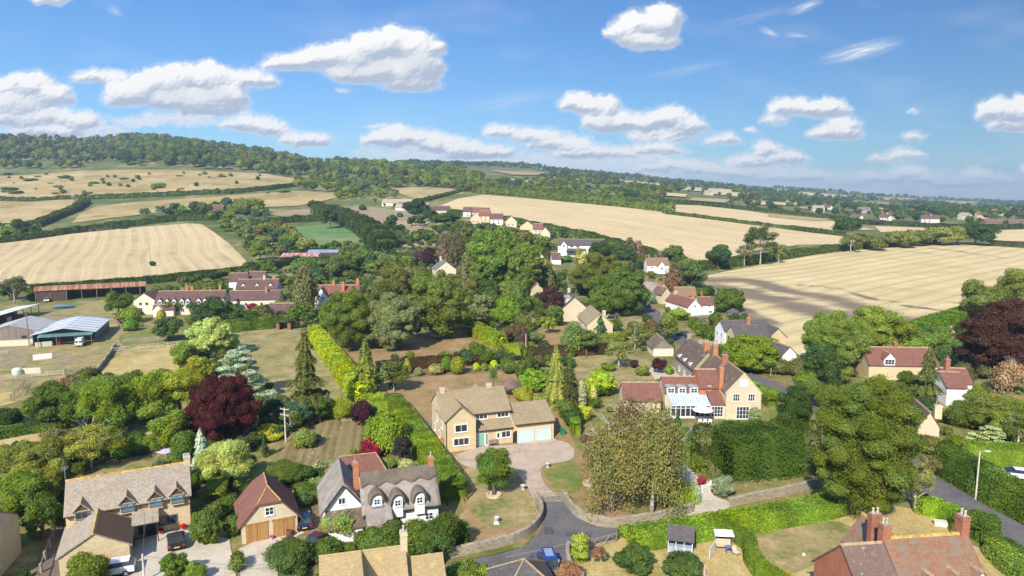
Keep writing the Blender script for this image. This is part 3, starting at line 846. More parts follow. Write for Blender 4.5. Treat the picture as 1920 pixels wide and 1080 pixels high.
 for i in range(len(A) - 1):
  for k in range(5): cfs.append((i * 6 + k, i * 6 + k + 1, (i + 1) * 6 + k + 1, (i + 1) * 6 + k))
 e = (len(A) - 1) * 6
 cfs += [(0, 1, 4, 5), (1, 2, 3, 4), (e, e + 5, e + 4, e + 1), (e + 1, e + 4, e + 3, e + 2)]
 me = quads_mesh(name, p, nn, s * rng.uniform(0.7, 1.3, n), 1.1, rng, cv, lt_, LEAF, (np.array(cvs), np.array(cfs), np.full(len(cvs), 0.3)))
 # put the origin at the hedge's foot
 o = link(name, me)
 c0 = Vector((pts[0].x, pts[0].y, T(pts[0].x, pts[0].y)))
 me.transform(Matrix.Translation(-c0)); o.location = c0
 o.color = (*col[:3], 1)
 return tag(o, label, cat, group)
# far woods: one mesh of many crowns, colours kept per crown
def point_in_poly(x, y, poly):
 c = False; j = len(poly) - 1
 for i in range(len(poly)):
  if (poly[i][1] > y) != (poly[j][1] > y) and x < (poly[j][0] - poly[i][0]) * (y - poly[i][1]) / (poly[j][1] - poly[i][1]) + poly[i][0]: c = not c
  j = i
 return c
def scatter_poly(poly, spacing, rng, maxn=4000):
 xs = [p[0] for p in poly]; ys = [p[1] for p in poly]; out = []
 x0, x1, y0, y1 = min(xs), max(xs), min(ys), max(ys)
 ny = int((y1 - y0) / spacing) + 1; nx = int((x1 - x0) / spacing) + 1
 for j in range(ny):
  for i in range(nx):
   x = x0 + (i + rng.uniform(0, 1) + 0.5 * (j % 2)) * spacing; y = y0 + (j + rng.uniform(0, 1)) * spacing
   if point_in_poly(x, y, poly): out.append((x, y))
 return out[:maxn]
FARCOL = [(0.105, 0.155, 0.022), (0.070, 0.120, 0.028), (0.150, 0.205, 0.032), (0.052, 0.095, 0.028), (0.180, 0.215, 0.040), (0.130, 0.130, 0.045), (0.085, 0.130, 0.050), (0.115, 0.175, 0.028)]
def wood(name, spots, label, hrange=(9, 15), wk=1.0, lod=1.6, tint=(1, 1, 1), cat='woodland', density=1.0, group=None, seed=1, smin=0.5, sk=0.00155):
 """spots: list of (x, y[, h]) ; many small crowns with their own colours"""
 rng = np.random.default_rng(seed)
 C, N, S, K, FC = [], [], [], [], []
 cvs, cfs, cfc = [], [], []
 for sp in spots:
  x, y = sp[0], sp[1]
  H = sp[2] if len(sp) > 2 else rng.uniform(*hrange) ** 1.0 * (1.0 if rng.uniform() > .12 else .6)
  W = H * rng.uniform(0.75, 1.15) * wk
  z0 = T(x, y)
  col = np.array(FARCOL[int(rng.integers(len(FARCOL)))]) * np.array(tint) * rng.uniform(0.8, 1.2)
  s = max(smin, y * sk) * lod / 1.6
  nl = int(rng.integers(4, 8)) if H > 3 else int(rng.integers(1, 4))
  for k in range(nl + 1):
   if k == 0: c = np.array([0, 0, 0.52 * H]); r = np.array([0.36 * W, 0.36 * W, 0.42 * H])
   else:
    a = rng.uniform(0, 6.28); rr = rng.uniform(0.12, 0.30) * W
    c = np.array([math.cos(a) * rr, math.sin(a) * rr, H * rng.uniform(0.45, 0.78)]); r = np.array([1, 1, 0.85]) * W * rng.uniform(0.15, 0.23)
   n = int(density * 1.5 * 4 * math.pi * r[0] * r[2] / (s * s)) + 4
   d = rng.normal(size=(n, 3)); d /= np.linalg.norm(d, axis=1, keepdims=True)
   d = d[(d[:, 2] > -0.35) & ((d[:, 1] < 0.75) | (y < 400))]; n = len(d)
   p = c + d * r * (1 + rng.normal(size=(n, 1)) * 0.09)
   C.append(p + np.array([x, y, z0])); N.append(d + rng.normal(size=(n, 3)) * 0.5 + np.array([0, 0, .15]))
   S.append(np.full(n, s) * rng.uniform(0.8, 1.3, n)); b = rng.uniform(0.8, 1.15)
   FC.append(col * b * rng.uniform(0.65, 1.35, (n, 1)))
   if k == 0 or True:
    v_, f_ = sphere_quads(c + np.array([x, y, z0]), r * 0.86, 6, 3); o_ = len(cvs)
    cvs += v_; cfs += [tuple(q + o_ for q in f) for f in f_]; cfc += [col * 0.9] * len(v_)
 C = np.vstack(C); N = np.vstack(N); S = np.concatenate(S); FC = np.vstack(FC)
 nq = len(C)
 me = quads_mesh(name, C, N, S, 1.0, rng, np.zeros(nq), np.zeros(nq), LEAF_FAR, (np.array(cvs), np.array(cfs), np.zeros(len(cvs))), fc=FC)
 full = np.vstack([np.repeat(FC, 4, axis=0), np.array(cfc)])
 a3 = me.attributes.new('fc', 'FLOAT_COLOR', 'POINT'); a3.data.foreach_set('color', np.hstack([full, np.ones((len(full), 1))]).astype(np.float32).ravel())
 o = link(name, me)
 return o
# ------------------------------------------------------------------ ground sheets
import bmesh
def seg_d(x, y, pts):
 p = Vector((x, y)); best = 1e9
 for a, b in zip(pts[:-1], pts[1:]):
  a = Vector(a[:2]); b = Vector(b[:2]); ab = b - a; t = max(0, min(1, (p - a).dot(ab) / max(ab.length_squared, 1e-6)))
  best = min(best, (p - (a + ab * t)).length)
 return best
NSH = [0]; SHEETS = []; FIELDS = []
def sheet(name, pts, mat, off, label=None, step=None, mfun=None, smooth=0, kind='structure', cat=None):
 NSH[0] += 1; off += NSH[0] * 0.0006
 P_ = [Vector(p[:2]) for p in pts]
 if smooth: P_ = catmull(P_, smooth, True)
 if name == 'field': FIELDS.append([(p.x, p.y) for p in P_])
 else: SHEETS.append([(p.x, p.y) for p in P_])
 bm = bmesh.new()
 vs = [bm.verts.new((p.x, p.y, 0)) for p in P_]
 f = bm.faces.new(vs)
 bmesh.ops.triangulate(bm, faces=[f])
 hilly = any(p.y > 230 for p in P_)
 st = step or (12 if hilly else None)
 if st:
  for ax in (0, 1):
   lo = min(p[ax] for p in P_); hi = max(p[ax] for p in P_)
   k = math.ceil(lo / st) * st
   while k < hi:
    no = [0, 0, 0]; no[ax] = 1; co = [0, 0, 0]; co[ax] = k
    bmesh.ops.bisect_plane(bm, geom=bm.verts[:] + bm.edges[:] + bm.faces[:], plane_co=co, plane_no=no)
    k += st
 ds = []
 for v in bm.verts:
  v.co.z = T(v.co.x, v.co.y) + off + (max(0, v.co.y - 250) * 0.0005)
 bmesh.ops.recalc_face_normals(bm, faces=bm.faces[:])
 if bm.faces and sum(f.normal.z for f in bm.faces) < 0: bmesh.ops.reverse_faces(bm, faces=bm.faces[:])
 me = bpy.data.meshes.new(name)
 bm.verts.ensure_lookup_table()
 mv = [mfun(v.co.x, v.co.y) for v in bm.verts] if mfun else None
 bm.to_mesh(me); bm.free()
 me.materials.append(mat)
 if mv:
  at = me.attributes.new('m', 'FLOAT', 'POINT'); at.data.foreach_set('value', mv)
 o = link(name, me)
 return tag(o, label, cat, None, kind)
ROADS = []
def ribbon(name, pts, w, mat, off, label=None, smooth=6, kind='structure', wfun=None):
 C = catmull(pts, smooth) if smooth else [Vector(p[:2]) for p in pts]
 C = polyline([(c.x, c.y) for c in C], 3.0)
 ROADS.append((C, w)); mb = MB()
 for i, c in enumerate(C):
  d = (C[min(i + 1, len(C) - 1)] - C[max(0, i - 1)]).normalized(); n = Vector((-d.y, d.x))
  ww = wfun(i / (len(C) - 1)) if wfun else w
  for s in (-1, 1):
   q = c + n * s * ww / 2
   mb.v.append((q.x, q.y, T(q.x, q.y) + off))
 for i in range(len(C) - 1):
  mb.f.append([2 * i + 1, 2 * i, 2 * i + 2, 2 * i + 3]); mb.m.append(0)
 return mb.build(name, mat, label=label, kind=kind)
# ------------------------------------------------------------------ walls and fences
STONE_WALL = M_masonry('drystone', (0.50, 0.43, 0.31), (0.30, 0.25, 0.17), (0.16, 0.13, 0.09), 0.34, 0.13, 0.35, blotch=(0.22, 0.20, 0.15), bscale=1.4, bamt=(0.52, 0.75))
def stone_wall(pts, h, w, label, name='stone_wall', cat='wall', group=None, mat=None, jitter=0.05, step=0.9, cope=True):
 C = polyline([(p[0], p[1]) for p in pts], step)
 rnd = random.Random(int(C[0].x * 10))
 c0 = C[0]; z00 = T(c0.x, c0.y)
 mb = MB(); n = len(C)
 for i, c in enumerate(C):
  d = (C[min(i + 1, n - 1)] - C[max(0, i - 1)]).normalized(); nn = Vector((-d.y, d.x))
  z = T(c.x, c.y) - z00; hh = h + rnd.uniform(-jitter, jitter)
  for s, k in ((-1, 0), (-1, 1), (-0.55, 1.06), (0.55, 1.06), (1, 1), (1, 0)):
   q = c + nn * s * w / 2 * (1 if k == 0 else 0.86) + nn * rnd.uniform(-jitter, jitter) * .5
   mb.v.append((q.x - c0.x, q.y - c0.y, z + (hh * k if k else -0.4)))
 for i in range(n - 1):
  for k in range(5): mb.f.append([i * 6 + k, i * 6 + k + 1, (i + 1) * 6 + k + 1, (i + 1) * 6 + k][::-1]); mb.m.append(0)
 mb.f += [list(range(6)), [(n - 1) * 6 + k for k in range(6)][::-1]]; mb.m += [0, 0]
 return mb.build(name, mat or STONE_WALL, None, (c0.x, c0.y, z00), label=label, cat=cat, group=group)
WOODRAIL = M_planks('weathered_rail', (0.36, 0.31, 0.24), (0.26, 0.22, 0.16), 0.12)
WOODWHITE = M_plain('white_paint', (0.78, 0.77, 0.73), 0.55)
def rail_fence(pts, h, label, rails=3, step=2.2, name='post_and_rail_fence', mat=None, post=0.1, group=None, thick=0.035, rw=0.09):
 mat = mat or WOODRAIL
 pts = [Vector(p[:2]) for p in pts]
 root = empty(name, (pts[0].x, pts[0].y, T(*pts[0])), 0, label, 'fence', group)
 z00 = T(*pts[0]); c0 = pts[0]
 C = polyline([(p.x, p.y) for p in pts], step)
 mb = MB()
 for a, b in zip(C[:-1], C[1:]):
  d = (b - a).normalized(); n = Vector((-d.y, d.x)) * thick
  for r in range(rails):
   zh = h * (0.30 + 0.62 * r / max(1, rails - 1)) if rails > 1 else h * .85
   q = []
   for p in (a, b):
    z = T(p.x, p.y) - z00
    for s in (-1, 1):
     for dz in (0, rw): q.append((p.x + n.x * s - c0.x, p.y + n.y * s - c0.y, z + zh + dz))
   mb.add(q, [(0, 1, 3, 2), (4, 6, 7, 5), (0, 4, 5, 1), (2, 3, 7, 6), (1, 5, 7, 3), (0, 2, 6, 4)])
 mb.build('rails', mat, root)
 pm = MB().box(-post / 2, post / 2, -post / 2, post / 2, -0.3, h).mesh('post', [mat])
 for c in C[:100]:
  link('post', pm, root, (c.x - c0.x, c.y - c0.y, T(c.x, c.y) - z00))
 return root
def panel_fence(pts, h, label, mat, name='panel_fence', step=1.8, group=None):
 pts = [Vector(p[:2]) for p in pts]; c0 = pts[0]; z0 = T(*c0)
 root = empty(name, (c0.x, c0.y, z0), 0, label, 'fence', group)
 C = polyline([(p.x, p.y) for p in pts], step)
 for a, b in zip(C[:-1], C[1:]):
  mb = MB(); L = (b - a).length; mb.box(0.05, L - 0.05, -0.02, 0.02, 0.05, h); mb.box(0.05, L - .05, -.04, .04, h, h + .04)
  mb.build('panel', mat, root, (a.x - c0.x, a.y - c0.y, T(a.x, a.y) - z0), math.atan2(b.y - a.y, b.x - a.x))
 pm = MB().box(-.05, .05, -.05, .05, -.2, h + .08).mesh('post', [mat])
 for c in C: link('post', pm, root, (c.x - c0.x, c.y - c0.y, T(c.x, c.y) - z0))
 return root
# ------------------------------------------------------------------ ground materials
GR_BASE = M_ground('dry_verge_grass', [(0.10, 0.125, 0.030), (0.20, 0.175, 0.060), (0.33, 0.255, 0.115)], 0.12, fine=2.2)
GR_HILL = M_ground('rough_hill_grass', [(0.07, 0.10, 0.028), (0.13, 0.145, 0.045), (0.28, 0.23, 0.10)], 0.02, fine=0.8)
GR_DRY = M_ground('parched_lawn', [(0.15, 0.165, 0.045), (0.28, 0.225, 0.095), (0.40, 0.285, 0.140)], 0.22, fine=4, tuft=0.18)
GR_BROWN = M_ground('brown_lawn', [(0.19, 0.150, 0.052), (0.29, 0.190, 0.088), (0.37, 0.240, 0.125)], 0.17, fine=4, tuft=0.16)
GR_GREENER = M_ground('green_lawn', [(0.10, 0.155, 0.030), (0.18, 0.185, 0.050), (0.29, 0.22, 0.09)], 0.18, fine=4, tuft=0.2)
GR_GOLD = M_ground('golden_grass', [(0.27, 0.225, 0.075), (0.41, 0.31, 0.125), (0.50, 0.38, 0.175)], 0.10, fine=3)
GR_MEADOW = M_ground('hill_meadow', [(0.24, 0.185, 0.070), (0.36, 0.270, 0.120), (0.45, 0.340, 0.165)], 0.018, fine=0.5, tuft=0.15)
GR_PADDOCK = M_ground('paddock', [(0.21, 0.19, 0.085), (0.28, 0.22, 0.13), (0.34, 0.26, 0.16)], 0.02, fine=0.6)
GR_GREENFIELD = M_ground('green_field', [(0.085, 0.165, 0.050), (0.12, 0.20, 0.065), (0.21, 0.23, 0.10)], 0.015, fine=0.5)
STUB_L = M_ground('stubble_rosy', [(0.37, 0.27, 0.145), (0.45, 0.335, 0.185), (0.50, 0.38, 0.215)], 0.03, fine=0.9, stripe=(R(62), 2.3, 0.85, (0.58, 0.46, 0.24)), tuft=0.12)
STUB_C = M_ground('stubble_pale', [(0.52, 0.39, 0.195), (0.59, 0.455, 0.24), (0.64, 0.495, 0.27)], 0.02, fine=0.6, stripe=(R(40), 3.5, 0.55, (0.44, 0.32, 0.18)), tuft=0.10)
STUB_R = M_ground('stubble_gold', [(0.48, 0.37, 0.185), (0.57, 0.445, 0.235), (0.64, 0.505, 0.275)], 0.02, fine=0.8, stripe=(R(-38), 3.0, 0.55, (0.42, 0.33, 0.15)), soil=(0.165, 0.125, 0.085), tuft=0.12)
ASPHALT = M_ground('asphalt', [(0.105, 0.095, 0.095), (0.130, 0.120, 0.118), (0.150, 0.138, 0.132)], 0.35, fine=6, tuft=0.12)
GRAVEL_PINK = M_ground('pink_gravel', [(0.34, 0.255, 0.185), (0.43, 0.33, 0.245), (0.48, 0.375, 0.29)], 0.4, fine=9, tuft=0.22)
GRAVEL_PALE = M_ground('pale_gravel', [(0.40, 0.345, 0.265), (0.50, 0.43, 0.33), (0.55, 0.48, 0.37)], 0.4, fine=9, tuft=0.2)
SOIL = M_ground('bare_soil', [(0.13, 0.090, 0.055), (0.19, 0.13, 0.08), (0.25, 0.18, 0.11)], 0.4, fine=4)
PAVING = M_masonry('paving', (0.46, 0.40, 0.31), (0.36, 0.30, 0.23), (0.20, 0.17, 0.12), 0.6, 0.5, 0.2)
# ------------------------------------------------------------------ the ground itself
def make_ground():
 rows = [-250, -150, -80, -30] + list(np.arange(0, 245, 15)) + list(np.arange(245, 1000, 9)) + list(np.geomspace(1000, 7000, 50))
 us = np.linspace(-1.24, 1.24, 249)
 V = []; n = len(us)
 for y in rows:
  for u in us:
   x = u * max(y, 160)
   z = T(x, y)
   V.append((x, y, z))
 F = [(j * n + i, j * n + i + 1, (j + 1) * n + i + 1, (j + 1) * n + i) for j in range(len(rows) - 1) for i in range(n - 1)]
 me = bpy.data.meshes.new('ground'); me.from_pydata(V, [], F)
 me.materials.append(GR_BASE); me.materials.append(GR_HILL)
 k = sum(1 for y in rows if y < 250) - 1
 me.polygons.foreach_set('material_index', [1 if (i // (n - 1)) >= k else 0 for i in range(len(F))])
 me.polygons.foreach_set('use_smooth', [True] * len(F))
 o = link('ground', me); tag(o, kind='structure')
make_ground()
def PP(*a): return PXS(*a)
# fields
def field(px, mat, label=None, off=0.35, **kw):
 return sheet('field', PP(*px), mat, off, label, **kw)
field((-60,462, 0,455, 120,441, 250,428, 350,420, 378,421, 402,437, 430,458, 452,480, 470,500, 430,507, 350,515, 300,521, 240,526, 140,533, 60,540, -60,548), STUB_L)
field((-60,379, 0,377, 135,375, 152,383, 125,397, 90,410, 50,417, 0,421, -60,424), GR_MEADOW)
field((135,419, 150,402, 180,388, 250,380, 400,370, 480,364, 560,359, 640,363, 630,372, 560,387, 440,391, 300,399, 200,411), GR_MEADOW)
field((-60,372, 0,371, 60,376, 140,368, 300,366, 450,361, 545,351, 555,336, 500,327, 380,321, 250,319, 150,321, 50,329, -60,333), GR_MEADOW)
field((305,296, 360,298, 358,302, 305,301), GR_MEADOW); field((380,281, 412,284, 405,288, 378,286), GR_MEADOW)
field((515,300, 540,301, 538,308, 512,306), GR_MEADOW); field((470,287, 500,289, 500,293, 465,291), GR_MEADOW)
field((733,354, 800,351, 872,357, 868,364, 830,369, 790,378, 755,366), GR_MEADOW)
field((500,402, 560,394, 640,388, 700,389, 780,399, 812,414, 790,428, 830,432, 840,450, 800,470, 740,462, 712,450, 690,428, 640,414, 560,412), GR_PADDOCK, off=0.3)
field((516,431, 600,423, 655,423, 695,444, 716,468, 650,473, 575,472, 530,456), GR_GREENFIELD)
field((822,388, 860,373, 905,366, 1000,374, 1150,388, 1300,407, 1450,427, 1580,444, 1665,455, 1600,459, 1500,460, 1420,470, 1330,492, 1290,488, 1200,462, 1100,437, 1000,417, 900,399, 850,393), STUB_C)
field((1245,384, 1310,386, 1400,396, 1560,415, 1640,432, 1560,433, 1460,423, 1350,409, 1260,398), STUB_C)
field((1640,425, 1730,428, 1760,436, 1700,440, 1650,436), STUB_C)
def soil_r(x, y):
 # beds of dark soil where straw is missing
 m = 0
 for pts, rr in SOILSEG:
  d = seg_d(x, y, pts); m = max(m, 1.05 - d / rr)
 return max(0.0, m)
SOILSEG = [(PP(1330,550, 1410,600, 1440,610), 9), (PP(1335,537, 1450,562, 1560,592), 19), (PP(1325,527, 1400,525, 1470,545, 1560,560, 1650,590, 1720,610), 15), (PP(1400,545, 1480,575, 1540,590, 1600,610), 14),
           (PP(1500,535, 1560,540, 1640,562, 1690,568), 4.2), (PP(1700,574, 1760,582), 5), (PP(1745,466, 1800,472, 1880,484), 4.5), (PP(1700,472, 1760,478), 3),
           (PP(1780,566, 1815,572), 3.5), (PP(1340,560, 1420,590, 1450,605), 5)]
field((1312,520, 1380,506, 1450,491, 1560,473, 1700,463, 1800,459, 1920,466, 2300,490, 2300,560, 1900,545, 1842,578, 1780,600, 1700,618, 1660,645, 1500,668, 1440,625, 1390,598, 1345,560), STUB_R, mfun=soil_r, step=4, off=0.12)
field((1838,434, 1920,431, 2000,440, 2000,456, 1855,452), STUB_C)
field((1780,612, 1800,598, 1870,580, 1900,585, 1880,610, 1840,625, 1760,630), GR_GOLD, off=0.05)
field((920,321, 1030,325, 1025,330, 960,329), GR_MEADOW, off=1.2); field((930,334, 1022,344, 1010,350, 960,343), STUB_C, off=1.2)
field((1160,338, 1240,346, 1238,352, 1170,348), STUB_C, off=1.5); field((1340,358, 1420,366, 1400,372, 1330,364), STUB_C, off=1.0)
field((1090,346, 1180,351, 1170,357, 1085,352), GR_GREENFIELD, off=1.2); field((1500,361, 1620,370, 1600,373, 1490,366), STUB_C, off=1.2)
field((1440,402, 1560,412, 1540,416, 1440,407), GR_MEADOW, off=0.8); field((1700,372, 1860,381, 1800,383, 1690,376), GR_MEADOW, off=1.0)
for q_ in ((1290,352, 1380,357, 1370,362, 1280,358), (1400,352, 1500,357, 1490,361, 1395,357), (1560,366, 1700,372, 1690,377, 1550,371), (1300,372, 1370,376, 1360,382, 1290,377), (1410,378, 1500,382, 1490,387, 1400,384), (1600,378, 1720,384, 1700,389, 1590,384), (1760,380, 1900,387, 1890,391, 1750,386), (1750,392, 1830,396, 1820,400, 1740,397), (1120,338, 1200,342, 1190,347, 1110,344), (1230,362, 1290,366, 1285,371, 1225,367)): field(q_, STUB_C if q_[0] % 20 else GR_MEADOW, off=1.0)
field((1500,388, 1600,395, 1590,398, 1500,392), GR_MEADOW, off=0.8)
# lawns and yards in the village
def lawn(px, mat=GR_DRY, off=0.02, label=None, smooth=5, name='lawn'):
 return sheet(name, PP(*px), mat, off, label, smooth=smooth)
lawn((690,770, 740,705, 810,688, 900,688, 965,700, 985,735, 1045,775, 1100,870, 1185,968, 1110,978, 1056,945, 1006,945, 1018,985, 975,1010, 880,1015, 860,930, 770,810), GR_BROWN)
lawn((868,885, 925,880, 985,915, 1005,965, 960,990, 890,975), GR_DRY, 0.035)
lawn((1018,874, 1060,862, 1085,880, 1090,915, 1045,925), GR_GREENER, 0.035)
lawn((442,630, 480,616, 560,612, 605,628, 628,660, 650,720, 600,765, 530,745, 490,720, 460,670), GR_DRY)
lawn((632,652, 700,640, 800,628, 880,622, 940,648, 960,658, 850,668, 760,676, 690,684, 655,672), GR_BROWN)
lawn((985,655, 1000,625, 1060,612, 1100,625, 1110,655), GR_BROWN); lawn((1120,600, 1190,590, 1205,610, 1160,618, 1128,614), GR_DRY)
lawn((1080,665, 1140,660, 1180,665, 1240,690, 1232,722, 1100,722, 1080,700), GR_DRY)
lawn((478,880, 520,830, 570,800, 640,785, 705,788, 700,830, 640,858, 600,905, 560,930, 480,930), GR_GREENER)
lawn((520,850, 575,800, 690,790, 690,826, 640,852, 570,880), M_ground('striped_lawn', [(0.10, 0.10, 0.035), (0.17, 0.135, 0.055), (0.22, 0.17, 0.075)], 0.3, fine=5, stripe=(R(80), 0.42, 0.95, (0.29, 0.215, 0.10))), 0.035)
lawn((1385,1015, 1430,985, 1560,962, 1680,950, 1760,975, 1800,1010, 1900,1060, 1960,1110, 1380,1110), GR_GOLD)
lawn((1405,1010, 1460,990, 1560,978, 1610,1000, 1580,1030, 1490,1075, 1420,1075), GR_DRY, 0.04)
lawn((1070,1030, 1160,1010, 1300,990, 1392,1015, 1400,1110, 1070,1110), GR_GOLD)
lawn((1405,762, 1450,755, 1520,790, 1500,830, 1440,800), GR_GREENER); lawn((1280,815, 1345,806, 1350,830, 1310,852), GR_GREENER)
lawn((-60,805, 0,800, 95,795, 110,812, 60,832, -60,840), GR_GOLD); lawn((-60,725, 0,722, 50,720, 40,748, 0,762, -60,765), GR_GOLD)
lawn((150,893, 230,862, 320,845, 350,856, 340,880, 200,905), GR_DRY, 0.03)
lawn((185,712, 240,655, 355,650, 375,690, 300,720), GR_GOLD); lawn((-60,600, 100,585, 225,560, 240,640, 200,680, 100,720, -60,722), GR_DRY)
lawn((230,815, 300,795, 345,820, 290,850), GR_GOLD); lawn((235,625, 345,615, 350,640, 240,650), GR_GREENER, .03)
lawn((560,590, 600,575, 650,580, 640,600, 570,610), GR_GREENER)
ribbon('track', PP(205,590, 180,598, 150,610, 120,622), 2.5, GRAVEL_PALE, 0.04)
ribbon('path', PP(640,800, 620,815, 600,835, 585,850, 572,868), 0.9, PAVING, 0.06)
sheet('driveway', PP(852,858, 880,845, 905,838, 975,834, 1042,826, 1073,838, 1072,862, 1025,872, 1014,884, 1022,910, 1052,941, 1008,944, 990,916, 966,884, 940,874, 885,879), GRAVEL_PINK, 0.05, smooth=3)
sheet('driveway', PP(236,1020, 345,988, 380,1000, 430,1012, 446,1100, 232,1100), GRAVEL_PALE, 0.05)
sheet('driveway', PP(448,1030, 480,1015, 552,990, 558,962, 612,960, 612,985, 560,1005, 520,1040, 522,1100, 452,1100), GRAVEL_PALE, 0.055)
sheet('driveway', PP(1250,845, 1278,848, 1310,890, 1332,908, 1338,930, 1372,945, 1340,962, 1160,1000, 1165,992, 1290,962, 1300,930, 1270,890), GRAVEL_PALE, 0.05, smooth=3)
sheet('patio', PP(1285,800, 1345,795, 1352,806, 1290,812), PAVING, 0.07)
sheet('patio', PP(785,800, 800,788, 812,795, 818,815, 806,822, 790,815), PAVING, 0.06)
sheet('patio', PP(60,1100, 80,1010, 117,985, 119,1100), M_masonry('brown_paving', (0.33, 0.25, 0.19), (0.26, 0.19, 0.14), (0.16, 0.12, 0.09), 0.5, 0.4, 0.25), 0.05)
sheet('yard', PP(1215,692, 1260,688, 1290,700, 1260,722, 1235,722), GRAVEL_PALE, 0.05)
sheet('yard', PP(1590,680, 1610,662, 1650,655, 1680,668, 1660,680), GRAVEL_PALE, 0.05)
sheet('lane', PP(1006,945, 1056,942, 1066,955, 1085,972, 1120,988, 1165,994, 1160,1012, 1085,1024, 1060,1040, 1075,1110, 880,1110, 890,1052, 930,1042, 975,1030, 1000,1012, 1016,988, 1016,965), ASPHALT, 0.06, smooth=3)
sheet('verge', PP(800,1045, 880,1028, 960,1008, 1000,985, 1004,1000, 985,1025, 930,1040, 850,1055, 800,1062), GR_BASE, 0.05)
ribbon('road', PP(1175,545, 1200,570, 1225,592, 1255,618, 1285,640, 1330,662, 1380,692, 1420,715, 1460,733, 1530,762, 1600,800, 1660,840, 1730,898, 1800,942, 1870,980, 1960,1030), 5.2, ASPHALT, 0.06)
ribbon('road', PP(1360,680, 1420,702, 1450,716, 1500,725, 1540,700), 1.6, SOIL, 0.03)
for q_ in ((0,655, 30,652, 60,665, 40,690, 10,690), (95,668, 120,660, 140,672, 110,690), (60,600, 110,590, 150,596, 130,612, 80,612), (20,715, 60,708, 70,716, 30,722)): lawn(q_, GR_PADDOCK, 0.05, name='bare_earth')
for q_ in ((800,800, 812,812, 828,850, 838,872, 824,860, 806,822), (968,700, 985,712, 990,740, 975,728), (702,700, 800,694, 940,688, 940,696, 820,704, 720,712), (560,960, 600,955, 600,1000, 575,1010)): lawn(q_, SOIL, 0.06, name='flower_bed')
ASPHALT_N = M_ground('newer_asphalt', [(0.070, 0.066, 0.068), (0.085, 0.080, 0.082), (0.10, 0.095, 0.095)], 0.5, fine=6, tuft=0.1)
for q_ in ((1020,990, 1036,990, 1040,1003, 1022,1004), (1060,1000, 1110,1002, 1108,1008, 1060,1007), (985,1050, 1000,1040, 1004,1046, 990,1056), (1790,945, 1812,956, 1806,962, 1785,951)): sheet('lane_patch', PP(*q_), ASPHALT_N, 0.075)
sheet('lane_joint', PP(950,1046, 1100,1012, 1101,1013.5, 950,1048), M_ground('pale_joint', [(0.19, 0.175, 0.165), (0.21, 0.195, 0.18), (0.23, 0.21, 0.20)], 0.5), 0.08)
# ------------------------------------------------------------------ building materials
LIME = M_masonry('cotswold_stone', (0.72, 0.565, 0.34), (0.61, 0.465, 0.265), (0.47, 0.38, 0.25), 0.36, 0.15, 0.16)
LIME2 = M_masonry('cream_stone', (0.70, 0.585, 0.40), (0.60, 0.49, 0.32), (0.50, 0.42, 0.29), 0.36, 0.16, 0.16)
GREYSTONE = M_masonry('rubble_stone', (0.45, 0.38, 0.27), (0.33, 0.28, 0.20), (0.36, 0.31, 0.22), 0.4, 0.18, 0.25)
RENDER = M_plain('white_render', (0.80, 0.78, 0.74), 0.8, var=0.05, spec=0.2)
CREAM = M_plain('cream_render', (0.66, 0.58, 0.44), 0.8, var=0.06, spec=0.2)
BRICK = M_masonry('red_brick', (0.46, 0.17, 0.09), (0.33, 0.11, 0.06), (0.34, 0.25, 0.19), 0.22, 0.075, 0.3, mort=0.006)
BRICK_OR = M_masonry('orange_brick', (0.58, 0.22, 0.085), (0.46, 0.16, 0.06), (0.46, 0.30, 0.19), 0.22, 0.075, 0.2, mort=0.006)
T_STONE = M_masonry('stone_slates', (0.385, 0.300, 0.175), (0.295, 0.225, 0.130), (0.17, 0.13, 0.08), 0.32, 0.20, 0.22, blotch=(0.36, 0.30, 0.10), bscale=0.45, bamt=(0.58, 0.75))
T_GREY = M_masonry('grey_brown_tiles', (0.48, 0.40, 0.30), (0.34, 0.275, 0.205), (0.12, 0.095, 0.08), 0.28, 0.17, 0.25, blotch=(0.30, 0.25, 0.19), bscale=2.6, bamt=(0.52, 0.70))
T_GOLD = M_masonry('golden_slates', (0.46, 0.345, 0.175), (0.37, 0.27, 0.13), (0.22, 0.16, 0.085), 0.30, 0.16, 0.18, blotch=(0.46, 0.33, 0.12), bscale=0.7, bamt=(0.52, 0.7))
T_RED = M_masonry('red_clay_tiles', (0.29, 0.125, 0.085), (0.20, 0.088, 0.065), (0.10, 0.05, 0.04), 0.20, 0.13, 0.25, blotch=(0.22, 0.16, 0.10), bscale=0.8, bamt=(0.55, 0.75))
T_ORANGE = M_masonry('orange_clay_tiles', (0.37, 0.175, 0.09), (0.28, 0.13, 0.07), (0.14, 0.08, 0.055), 0.20, 0.13, 0.3, blotch=(0.205, 0.155, 0.115), bscale=1.3, bamt=(0.42, 0.60))
T_PLUM = M_masonry('plum_tiles', (0.175, 0.092, 0.080), (0.125, 0.068, 0.062), (0.08, 0.05, 0.045), 0.22, 0.14, 0.25, blotch=(0.21, 0.14, 0.115), bscale=0.9, bamt=(0.52, 0.72))
T_DARK = M_masonry('dark_slates', (0.135, 0.115, 0.11), (0.095, 0.082, 0.08), (0.05, 0.045, 0.04), 0.3, 0.2, 0.25, blotch=(0.20, 0.17, 0.14), bscale=0.9, bamt=(0.55, 0.75))
T_BROWN = M_masonry('brown_tiles', (0.20, 0.135, 0.095), (0.135, 0.095, 0.07), (0.08, 0.06, 0.045), 0.24, 0.16, 0.3, blotch=(0.27, 0.20, 0.12), bscale=0.7, bamt=(0.5, 0.68))
T_SLATEB = M_masonry('blue_slates', (0.20, 0.19, 0.215), (0.15, 0.145, 0.165), (0.09, 0.085, 0.09), 0.3, 0.2, 0.22, blotch=(0.25, 0.20, 0.15), bscale=0.5, bamt=(0.5, 0.68))
